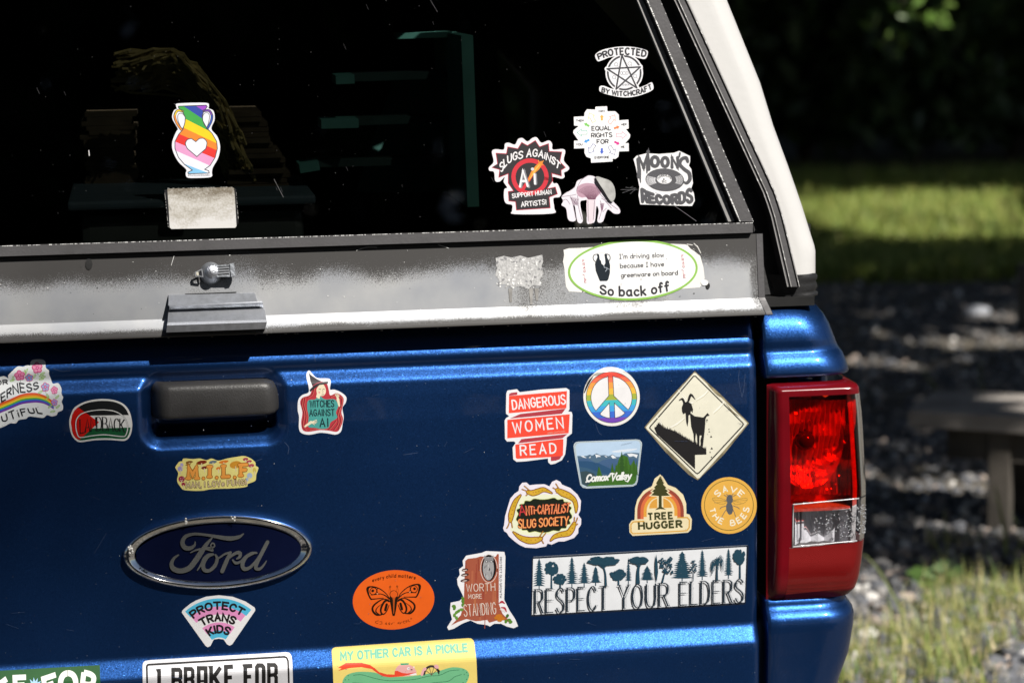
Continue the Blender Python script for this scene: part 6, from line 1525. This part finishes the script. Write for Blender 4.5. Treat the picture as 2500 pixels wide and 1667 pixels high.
for x, y in tufts:
    c = rnd.choices((0, 1, 2, 3, 4), (4, 4, 2.5, 2, 1))[0]
    for j in range(rnd.randint(9, 24)):
        blade(bm, x+rnd.gauss(0, .022), y+rnd.gauss(0, .022), GZ(x, y)-.003, rnd.choice((.5, 1, 1, 1, 1.7))*rnd.uniform(.02, .07), rnd.uniform(.002, .0045), rnd.uniform(.005, .05), rnd.uniform(0, 6.28), c if rnd.random() < .7 else rnd.randrange(5))
link('grass_tufts', bm, GM, None, True)['kind'] = 'stuff'
bm = Raw()
LG = [simple('lawn %d' % i, c, .6, 0, .25, 20.0) for i, c in enumerate(((.22, .30, .05), (.34, .37, .08), (.13, .19, .035), (.46, .42, .16)))]
for i in range(26000):
    px, py = rnd.uniform(1850, 2560), rnd.uniform(445, 690); q = ground(px, py)
    blade(bm, q.x, q.y, GZ(q.x, q.y)-.005, rnd.uniform(.05, .13)*(1.5 if py < 480 else 1), rnd.uniform(.007, .014), rnd.uniform(.01, .08), rnd.uniform(0, 6.28), rnd.choices((0, 1, 2, 3), (4, 4, 3, .6))[0])
for i in range(15000):
    x, y = rnd.uniform(-6, 1.5) if rnd.random() < .75 else rnd.uniform(6, 10), rnd.uniform(yl0-.3, yl1+.9)
    blade(bm, x, y, -.005, rnd.uniform(.06, .14), rnd.uniform(.012, .022), rnd.uniform(.01, .08), rnd.uniform(0, 6.28), rnd.choices((0, 1, 2, 3), (4, 4, 3, .6))[0])
link('lawn_grass', bm, LG, None, True)['kind'] = 'stuff'
# single weeds that stand clear of the ground cover
def weed(label, stems, leaves=(), m=None):
    bm = bmesh.new()
    for pts, w in stems:
        P_ = [Vector(p) for p in pts]; n = len(P_)
        for j in range(n-1):
            d = (P_[j+1]-P_[j]); s_ = Vector((RT.x, RT.y, 0)); w0 = w*(1-.75*j/(n-1)); w1 = w*(1-.75*(j+1)/(n-1))
            up_ = Vector((0, .6, 0)) if abs(d.z) > .001 else Vector((0, 0, .6))
            a0, b0, a1, b1 = P_[j]-s_*w0/2, P_[j]+s_*w0/2, P_[j+1]-s_*w1/2, P_[j+1]+s_*w1/2
            m0, m1 = P_[j]+up_*w0*.5, P_[j+1]+up_*w1*.5
            for q in ((a0, m0, m1, a1), (m0, b0, b1, m1)): bm.faces.new([bm.verts.new(v) for v in q])
    for c, sx, sz in leaves:
        c = Vector(c); t = random.Random(int(c.z*1e5)).uniform(-.6, .6); s_ = Vector((math.cos(t), math.sin(t), 0))
        bm.faces.new([bm.verts.new(c+v) for v in (-s_*sx, Vector((0, .01, sz*.6)), s_*sx+Vector((0, 0, sz*.5)), Vector((0, -.01, -sz*.4)))])
    bmesh.ops.remove_doubles(bm, verts=bm.verts[:], dist=1e-5)
    o = link('weed', bm, m or GM[1]); recenter(o); tag(o, label, 'weed', 'weeds standing on the gravel')
def wp(base, pts):
    """stem points given in the picture at the depth of the stem's foot"""
    b = ground(*base); o = Vector((b.x, b.y, 0)); n = Vector((-math.sin(YAW), -math.cos(YAW), 0))
    return [b-Vector((0, 0, .01))]+[hit(x, y, o, n) for x, y in pts]
WG = simple('weed green', (.20, .24, .08), .55, 0, .2); WL_ = simple('weed leaf', (.12, .22, .05), .5, 0, .2)
weed('long thin grass blade arching beside the tail light', [(wp((2222, 1520), [(2190, 1465), (2150, 1395), (2125, 1365), (2105, 1350)]), .010)], m=WG)
weed('broad-leaved green weed low on the sunlit gravel', [(wp((2300, 1445), [(2300, 1400), (2310, 1390)]), .006)], [(tuple(wp((2300, 1445), [(x, y)])[1]), .03, .03) for x, y in ((2280, 1400), (2300, 1385), (2320, 1410), (2255, 1415), (2240, 1400), (2270, 1420), (2330, 1400), (2300, 1415))], WL_)
weed('upright weed with a reddish stem left of the bench leg', [(wp((2312, 1400), [(2312, 1340), (2308, 1280), (2305, 1245)]), .008), (wp((2308, 1400), [(2298, 1350), (2275, 1315), (2265, 1285)]), .010)], m=WG)
weed('tall bent grass blade in front of the bench leg', [(wp((2458, 1370), [(2455, 1310), (2445, 1260), (2435, 1210), (2430, 1185)]), .012), (wp((2458, 1372), [(2480, 1345), (2500, 1320), (2520, 1305)]), .012)], m=WG)
weed('short leafy blade beside the bench leg foot', [(wp((2410, 1480), [(2395, 1440), (2380, 1410), (2375, 1405)]), .014), (wp((2425, 1480), [(2424, 1430), (2424, 1385)]), .008)], m=WG)
weed('thin yellow-tipped weed in the shade above the bench', [(wp((2325, 1000), [(2290, 955), (2262, 915), (2243, 885)]), .012), (wp((2400, 990), [(2398, 950), (2392, 880)]), .009)], m=WG)
# bench
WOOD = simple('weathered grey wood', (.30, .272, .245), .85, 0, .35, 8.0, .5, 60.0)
bl = ground(2372, 1312); top_z = on_y(2230, 1025, bl.y).z
bench = tag(empty('bench', (bl.x, bl.y, 0)), 'low weathered wooden bench standing in the shade right of the truck', 'bench')
pA = on_y(2215, 1010, bl.y+.12)
bm = bmesh.new(); dirb = Vector((math.cos(R(-32)), math.sin(R(-32)), 0)); nb = Vector((-dirb.y, dirb.x, 0))
Lb, Wb = 1.5, .34
for i, w_ in enumerate((.165, .165)):
    c0 = Vector((pA.x, pA.y, top_z-.02))+nb*(.085+.172*i)+dirb*(Lb/2)
    box(bm, c0, (Lb, w_, .045), Matrix.Rotation(R(-32), 3, 'Z'))
bevel(bm, .004); link('seat', bm, WOOD, bench)
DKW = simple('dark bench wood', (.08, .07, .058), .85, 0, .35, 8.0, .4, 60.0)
for t in (.24, 1.3):
    for w_ in (.05, .29):
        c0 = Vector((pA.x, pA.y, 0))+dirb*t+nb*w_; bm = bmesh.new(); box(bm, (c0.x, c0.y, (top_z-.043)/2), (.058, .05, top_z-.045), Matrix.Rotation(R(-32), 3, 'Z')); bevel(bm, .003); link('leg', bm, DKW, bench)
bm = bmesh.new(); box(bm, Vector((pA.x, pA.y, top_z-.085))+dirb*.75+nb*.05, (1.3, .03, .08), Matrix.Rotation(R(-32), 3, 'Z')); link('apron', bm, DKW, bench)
edge = [Vector((pA.x, pA.y, top_z))+dirb*(.1+.12*i)+nb*.03 for i in range(8)]
LITPTS = [p-SUN*(p.z/SUN.z) for p in edge[1:]]
# post at the right edge, a pale stone, a timber edging log
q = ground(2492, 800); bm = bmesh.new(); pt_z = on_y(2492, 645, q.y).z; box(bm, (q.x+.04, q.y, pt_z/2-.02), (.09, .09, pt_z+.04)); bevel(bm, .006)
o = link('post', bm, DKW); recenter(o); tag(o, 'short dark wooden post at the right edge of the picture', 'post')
q = ground(2385, 772); bm = bmesh.new(); bmesh.ops.create_icosphere(bm, subdivisions=2, radius=.055, matrix=Matrix.Translation((q.x, q.y, .022)) @ Matrix.Diagonal((1.1, .7, .55, 1)))
for v in bm.verts: v.co += Vector((0, 0, .012*noise.noise(v.co*22)))
o = link('stone', bm, simple('pale stone', (.5, .52, .56), .8, 0, .15), None, True); recenter(o); tag(o, 'single pale stone lying on the shaded gravel', 'stone')
a_, b_ = ground(1990, 985), ground(2290, 985); bm = bmesh.new(); tube(bm, [a_.lerp(b_, i/6)+Vector((-.3+.0, .05*noise.noise(Vector((i*1.3, 0, 0))), .03)) for i in range(7)], [.055, .06, .058, .06, .055, .056, .05], 10)
o = link('log', bm, simple('dark bark', (.045, .035, .028), .95, 0, .4, 20.0, .8, 40.0), None, True); recenter(o); tag(o, 'dark log lying on the gravel behind the truck corner', 'log')

# added plank, unseen: its reflection makes the brown streak beside the badge
pz = on_y(865, 1336); rf = (pz-CAM); rf.y *= -1; q = pz+rf*(-pz.z/rf.z)
PLANK = q
bm = bmesh.new(); box(bm, (q.x, q.y, .012), (.36, .30, .024), Matrix.Rotation(.5, 3, 'Z')); bevel(bm, .003)
o = link('plank', bm, simple('added brown plank', (.42, .27, .18), .8, 0, .4, 14.0)); recenter(o); tag(o, 'short brown plank added behind the truck to be mirrored in the tailgate', 'plank')

# ---------------------------------------------------------------- trees
BARK = simple('bark', (.075, .058, .045), .95, 0, .4, 6.0, .9, 25.0)
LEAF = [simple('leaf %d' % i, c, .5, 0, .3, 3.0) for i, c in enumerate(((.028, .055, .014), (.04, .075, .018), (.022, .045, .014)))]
def leaf_quad(bm, c, s, rnd, mi):
    n = Vector((rnd.gauss(0, 1), rnd.gauss(0, 1), rnd.gauss(.4, 1))).normalized(); u = n.orthogonal().normalized(); v = n.cross(u); a = rnd.uniform(0, 6.28)
    u, v = u*math.cos(a)+v*math.sin(a), v*math.cos(a)-u*math.sin(a)
    bm.face((c-u*s, c+v*s*.45, c+u*s, c-v*s*.45), mi)
def tree(name, label, cat, pos, h, clumps, rnd, group, r0=.2, limbs=9, own=None):
    root = tag(empty(name, pos), label, cat, group)
    bm = bmesh.new(); P_ = Vector(pos)
    tube(bm, [P_+Vector((.15*noise.noise(Vector((i*.7, pos[0], 0))), .15*noise.noise(Vector((i*.7, pos[1], 5))), h*i/8-.05)) for i in range(9)], [r0*(1-.85*i/8) for i in range(9)], 10)
    cs = [c for c, s in (own or clumps)]
    for i in range(limbs):
        if not cs: break
        c = rnd.choice(cs); z = max(P_.z+h*.3, min(c.z-.6, P_.z+h*.9)); b = Vector((P_.x, P_.y, z)); tube(bm, [b, b.lerp(c, .5)+Vector((0, 0, .25)), c], [r0*.3, r0*.18, .02], 6)
    link('trunk', bm, BARK, root, True)
    bm = Raw()
    for c, s in clumps:
        for j in range(s[1]): leaf_quad(bm, c+Vector((rnd.gauss(0, s[0]), rnd.gauss(0, s[0]), rnd.gauss(0, s[0]*.6))), s[2]*rnd.uniform(.6, 1.2), rnd, rnd.randrange(3))
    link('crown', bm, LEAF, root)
rnd = random.Random(77)
# unseen grove, its leaf clumps set along sun rays to shape the yard's shade
grove = [(6.2, .4), (7.6, 4.6), (9.6, 9.2), (11.8, 14.5)]
cl = [[] for _ in grove]
def lit(px, py, x, y):
    if y < 1.2: return True
    e = 1425 + 40*noise.noise(Vector((x*2.2, y*2.2, 1))) + (2300-px)*.10
    if py > e: return True
    if 482 < py < 612: return noise.noise(Vector((x*.8, y*.55, 7))) > -.2
    for r0_, w_, th in ((832, 27, -.15), (885, 20, .0), (770, 14, .1), (1120, 52, -.05), (1185, 30, .1)):
        if abs(py-r0_+8*noise.noise(Vector((x*2, 3, 0)))) < w_ and noise.noise(Vector((x*2.4, y*.8, r0_))) > th: return True
    for q in LITPTS:
        if (q.x-x)**2+(q.y-y)**2 < .05: return True
    return False
ST_ = .21
y = 1.0
while y < 25:
    x = .98 + .02*y if y < 4.2 else -4.5
    xmax = (y+3.06)*.40+1.6
    while x < xmax:
        gx, gy = x+rnd.uniform(-.08, .08), y+rnd.uniform(-.08, .08)
        px, py = proj(Vector((gx, gy, 0)))
        if not lit(px, py, gx, gy):
            hgt = rnd.uniform(4.2, 6.5); c = Vector((gx, gy, 0))+SUN*(hgt/SUN.z)
            k = min(range(4), key=lambda i: (grove[i][0]-c.x)**2+(grove[i][1]-c.y)**2)
            cl[k].append((c, (.08, 26 if gy > 9.5 else 17, .16)))
        x += ST_
    y += ST_
LB = ['nearest', 'second', 'third', 'farthest']
for k, (x, y) in enumerate(grove):
    tree('shade_tree', '%s unseen broadleaf tree of the row, crown shaped to shade the yard' % LB[k], 'tree', (x, y, 0), 7.5, cl[k], rnd, 'shade trees beside the yard', .17)
# one more unseen tree, added sunward to shade the ground the tailgate mirrors
cs = []; y = -8.6
while y < -1.55:
    x = -2.2
    while x < 3.4:
        gx, gy = x+rnd.uniform(-.08, .08), y+rnd.uniform(-.08, .08)
        if ((gx-PLANK.x)/.34)**2+((gy-PLANK.y)/.30)**2 > 1 and noise.noise(Vector((gx*.9, gy*.7, 30))) < .42:
            cs.append((Vector((gx, gy, 0))+SUN*(rnd.uniform(6, 9)/SUN.z), (.08, 15, .16)))
        x += .21
    y += .21
tree('shade_tree', 'unseen broadleaf tree added sunward, its crown shading the ground the tailgate mirrors', 'tree', (5.4, -10.2, 0), 8.5, cs, rnd, 'shade trees beside the yard', .18)
# dark forest edge across the back
pos_ = [(1.2, 15.4), (2.6, 16.6), (4.1, 15.2), (5.6, 16.4), (7.2, 15.3), (8.8, 16.8), (.0, 17.0), (-2.0, 16.0), (-4.5, 16.5), (10.6, 15.6)]
wd_ = ['leftmost', 'second', 'third', 'fourth', 'fifth', 'sixth']
for i, (x, y) in enumerate(pos_):
    cs = []
    for j in range(150):
        t = rnd.random(); rr = (1.9*(1-t)+.35)*math.sqrt(rnd.random()); an = rnd.uniform(0, 6.28)
        cs.append((Vector((x+rr*math.cos(an), y+rr*math.sin(an), .35+8.5*t)), (.22, 12, .17)))
    tree('dark_tree', 'dark tree of the forest edge in deep shade behind the lawn', 'tree', (x, y, 0), 9, cs, rnd, 'forest edge behind the lawn', .2, 6)
# undergrowth: dense dark bushes under the trees
yb0 = ground(2250, 446).y
for i in range(28):
    x = 1.6+.62*i+rnd.uniform(-.15, .15); y = yb0+.35+(i % 3)*.55+rnd.uniform(0, .2)
    if i >= 21: x = -4.6+.95*(i-21)+rnd.uniform(-.2, .2); y = yb0+.6+rnd.uniform(0, .5)
    elif i >= 12: x = 1.9+.85*(i-12)+rnd.uniform(-.1, .1); y = yb0+2.5+rnd.uniform(0, .3)
    bs = tag(empty('bush', (x, y, 0)), 'dense dark bush in the deep shade behind the lawn', 'bush', 'dark bushes behind the lawn')
    bm = bmesh.new()
    for j in range(5): tube(bm, [(x, y, 0), (x+rnd.uniform(-.3, .3), y+rnd.uniform(-.3, .3), .7), (x+rnd.uniform(-.5, .5), y+rnd.uniform(-.4, .4), 1.5)], [.02, .014, .004], 5)
    link('stem', bm, BARK, bs)
    bm = Raw()
    for j in range(1500):
        an, el, r_ = rnd.uniform(0, 6.28), rnd.uniform(-.2, 1.5), rnd.uniform(.45, 1)
        leaf_quad(bm, Vector((x+.62*r_*math.cos(an)*math.cos(el), y+.5*r_*math.sin(an)*math.cos(el), .45+1.4*r_*max(-.25, math.sin(el)))), rnd.uniform(.07, .14), rnd, rnd.randrange(3))
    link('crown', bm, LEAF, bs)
# low branch with a few sunlit leaves hanging in front of the forest
bq = hit(2210, 60, Vector((0, 9.0, 0)), YN)
bx = tag(empty('sapling', (bq.x+1.7, 9.1, 0)), 'thin sapling whose few bright leaves hang before the dark forest', 'tree')
bm = bmesh.new(); tube(bm, [(bq.x+1.7, 9.1, 0), (bq.x+1.65, 9.1, .8), (bq.x+1.3, 9.05, 1.5), (bq.x+.6, 9.0, 1.75), (bq.x+.1, 9.0, bq.z+.45), (bq.x-.02, 9.0, bq.z+.1)], [.02, .018, .014, .01, .006, .003], 6); link('trunk', bm, BARK, bx)
bm = Raw()
for px, py, n_ in ((2215, 40, 10), (2195, 100, 8), (2165, 100, 5), (2270, 40, 14), (2300, 30, 8), (2200, 20, 5), (2120, 60, 5)):
    for j in range(n_): leaf_quad(bm, hit(px+rnd.gauss(0, 14), py+rnd.gauss(0, 16), Vector((0, 9.0+rnd.uniform(-.1, .1), 0)), YN), rnd.uniform(.025, .05), rnd, rnd.randrange(2))
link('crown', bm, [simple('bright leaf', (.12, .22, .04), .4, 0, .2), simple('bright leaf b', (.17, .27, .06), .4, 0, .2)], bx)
# conifers behind the photographer, seen only as reflections in glass and paint
for i, (x, y, h) in enumerate(((-9.5, -11, 17), (-6.5, -14, 20), (-3.8, -11.5, 17), (-1.0, -14, 20), (1.6, -12, 18), (-12.5, -14, 20), (3.9, -15, 17), (-8, -19, 23), (-5, -18.5, 22), (-2.4, -19, 24), (.4, -18, 22), (2.6, -19.5, 23))):
    cs = []
    for j in range(420):
        t = rnd.random(); rr = (2.3*(1-t)+.25)*math.sqrt(rnd.random()); an = rnd.uniform(0, 6.28); cs.append((Vector((x+rr*math.cos(an), y+rr*math.sin(an), .8+h*t)), (.3, 9, .3)))
    tree('conifer', '%s tall conifer of the row standing behind the photographer' % ['second', 'third', 'fourth', 'fifth', 'sixth', 'leftmost', 'rightmost', 'first back-row', 'second back-row', 'third back-row', 'fourth back-row', 'fifth back-row'][i], 'tree', (x, y, 0), h, cs, rnd, 'conifers behind the photographer', .28, 8)

# tallest conifer, unseen; loose leaves added along sun rays dim the tailgate's left half
cs = []
for i in range(420):
    a, z = rnd.uniform(-.75, .08), rnd.uniform(.72, 1.0)
    if rnd.random() > (1 if a < -.25 else 1-(a+.25)/.33)*.34: continue
    cs.append((Vector((a, 0, z))+SUN*rnd.uniform(19, 23), (.04, 1, .075)))
tp_ = SUN*21
for j in range(260):
    t = rnd.random(); rr = (2.0*(1-t)+.2)*math.sqrt(rnd.random()); an = rnd.uniform(0, 6.28); q = Vector((tp_.x-2.8+rr*math.cos(an), tp_.y+.9+rr*math.sin(an), 1.5+17*t)); cs.append((q, (.3, 7, .28)))
tree('conifer', 'tallest conifer, unseen, added sunward to dim the left half of the tailgate', 'tree', (tp_.x-2.8, tp_.y+.9, 0), 19, cs, rnd, 'conifers behind the photographer', .3, 8, cs[-260:])

# ---------------------------------------------------------------- things carried under the canopy
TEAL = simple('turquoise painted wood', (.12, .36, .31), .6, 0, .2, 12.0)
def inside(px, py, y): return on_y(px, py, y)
DTEAL = simple('shaded turquoise board', (.03, .07, .065), .7, 0, .25, 12.0)  # boards' dimness put into a darker copy of the turquoise
yS = .31
shelf = tag(empty('shelf_unit', inside(1060, 330, yS)), 'turquoise painted wooden shelf seen dimly through the dark rear window', 'shelf')
def isl(bm, p0, p1, w, d, mi=0):
    p0, p1 = Vector(p0), Vector(p1); v = p1-p0; L = v.length; z = v.normalized(); x_ = Vector((0, 1, 0)); yv = z.cross(x_).normalized()
    M = Matrix((yv, x_, z)).transposed(); box(bm, (p0+p1)/2, (w, d, L), M, mi)
bm = bmesh.new(); isl(bm, inside(1105, 80, yS), inside(1120, 480, yS), .016, .30); link('upright', bm, TEAL, shelf)
bm = bmesh.new(); isl(bm, inside(965, 88, yS+.05), inside(1100, 84, yS), .008, .03); link('top_rail', bm, TEAL, shelf)
for (x0, y0, x1, y1) in ((780, 300, 870, 300), (728, 408, 775, 402), (815, 193, 860, 193)):
    bm = bmesh.new(); p0, p1, p2 = inside(x0, y0, yS-.05), inside(x1, y1-2, yS-.05), inside(1108, y1-10, yS+.02); isl(bm, p0, p1, .012, .07); b_ = link('shelf_board', bm, TEAL, shelf)
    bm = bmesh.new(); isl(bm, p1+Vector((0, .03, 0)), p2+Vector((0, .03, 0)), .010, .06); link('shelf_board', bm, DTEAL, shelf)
bm = bmesh.new(); f = [inside(960, 200, yS+.16), inside(1110, 170, yS+.1), inside(1118, 470, yS+.1), inside(870, 470, yS+.16)]
a0 = [bm.verts.new(q) for q in f]; b0 = [bm.verts.new(q+Vector((0, .012, 0))) for q in f]; bm.faces.new(a0); bm.faces.new(b0)
for i in range(4): bm.faces.new((a0[i], a0[(i+1) % 4], b0[(i+1) % 4], b0[i]))
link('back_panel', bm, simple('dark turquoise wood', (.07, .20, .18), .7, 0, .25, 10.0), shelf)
STRAW = simple('dry straw', (.50, .40, .16), .7, 0, .35, 40.0)
bm = bmesh.new(); rnd = random.Random(55)
for i in range(150):
    t = rnd.random(); x0 = 330+rnd.uniform(-60, 60); y0 = 150+t*60+rnd.uniform(-20, 20); e = rnd.uniform(0, 1)
    pts = [(x0, y0), (420+t*20, 130+t*90+rnd.gauss(0, 8)), (480+t*25, 175+t*110+rnd.gauss(0, 8)), (520+30*e, 240+t*120), (540+60*e, 300+t*130+40*e), (560+70*e, 350+90*t+70*e)]
    n_ = rnd.randint(4, 6); tube(bm, [inside(x+rnd.gauss(0, 3), y_+rnd.gauss(0, 3), .24+.06*t+rnd.uniform(-.01, .01)) for x, y_ in catmull(pts[:n_], False, 3)], .0022, 4, cap=False)
o = link('straw_bundle', bm, STRAW); recenter(o); tag(o, 'drooping bundle of dry straw behind the rear window', 'straw bundle')
CARD = simple('brown card', (.10, .075, .045), .8, 0, .3, 30.0)
bm = bmesh.new()
for i in range(17):
    p0 = inside(560+rnd.uniform(-8, 8), 482-i*12.5, .26); p1 = inside(705-max(0, i-4)*6+rnd.uniform(-8, 8), 482-i*12.5, .26); box(bm, ((p0.x+p1.x)/2, .34+rnd.uniform(-.012, .012), p0.z), (p1.x-p0.x, .16, .0062), Matrix.Rotation(rnd.uniform(-.05, .05), 3, 'Z'))
o = link('card_stack', bm, CARD); recenter(o); tag(o, 'stack of brown card sheets beside the straw behind the window', 'card stack')
bm = bmesh.new()
for i in range(20):
    p0 = inside(210+rnd.uniform(-10, 10), 490-i*11, .36); p1 = inside(330+rnd.uniform(-12, 12), 490-i*11, .36); box(bm, ((p0.x+p1.x)/2, .44, p0.z), (p1.x-p0.x, .16, .0062), Matrix.Rotation(rnd.uniform(-.05, .05), 3, 'Z'))
o = link('card_stack', bm, CARD); recenter(o); tag(o, 'dim stack of brown card left of the straw behind the window', 'card stack')
bm = bmesh.new(); p0, p1, p2 = inside(165, 512, .10), inside(772, 512, .10), inside(772, 640, .10)
zb_ = p2.z; box(bm, ((p0.x+p1.x)/2, .25, (p0.z+zb_)/2-.01), (p1.x-p0.x-.03, .26, p0.z-zb_)); bevel(bm, .012)
tub = tag(empty('storage_tub', ((p0.x+p1.x)/2, .25, zb_)), 'translucent plastic storage tub at the foot of the rear window', 'tub')
link('tub_body', bm, simple('grey tub plastic', (.10, .115, .11), .35, 0, .15), tub)
bm = bmesh.new(); box(bm, ((p0.x+p1.x)/2, .25, p0.z+.004), (p1.x-p0.x, .3, .012)); bevel(bm, .004); link('lid', bm, simple('blue tub lid', (.11, .16, .19), .35, 0, .1), tub)
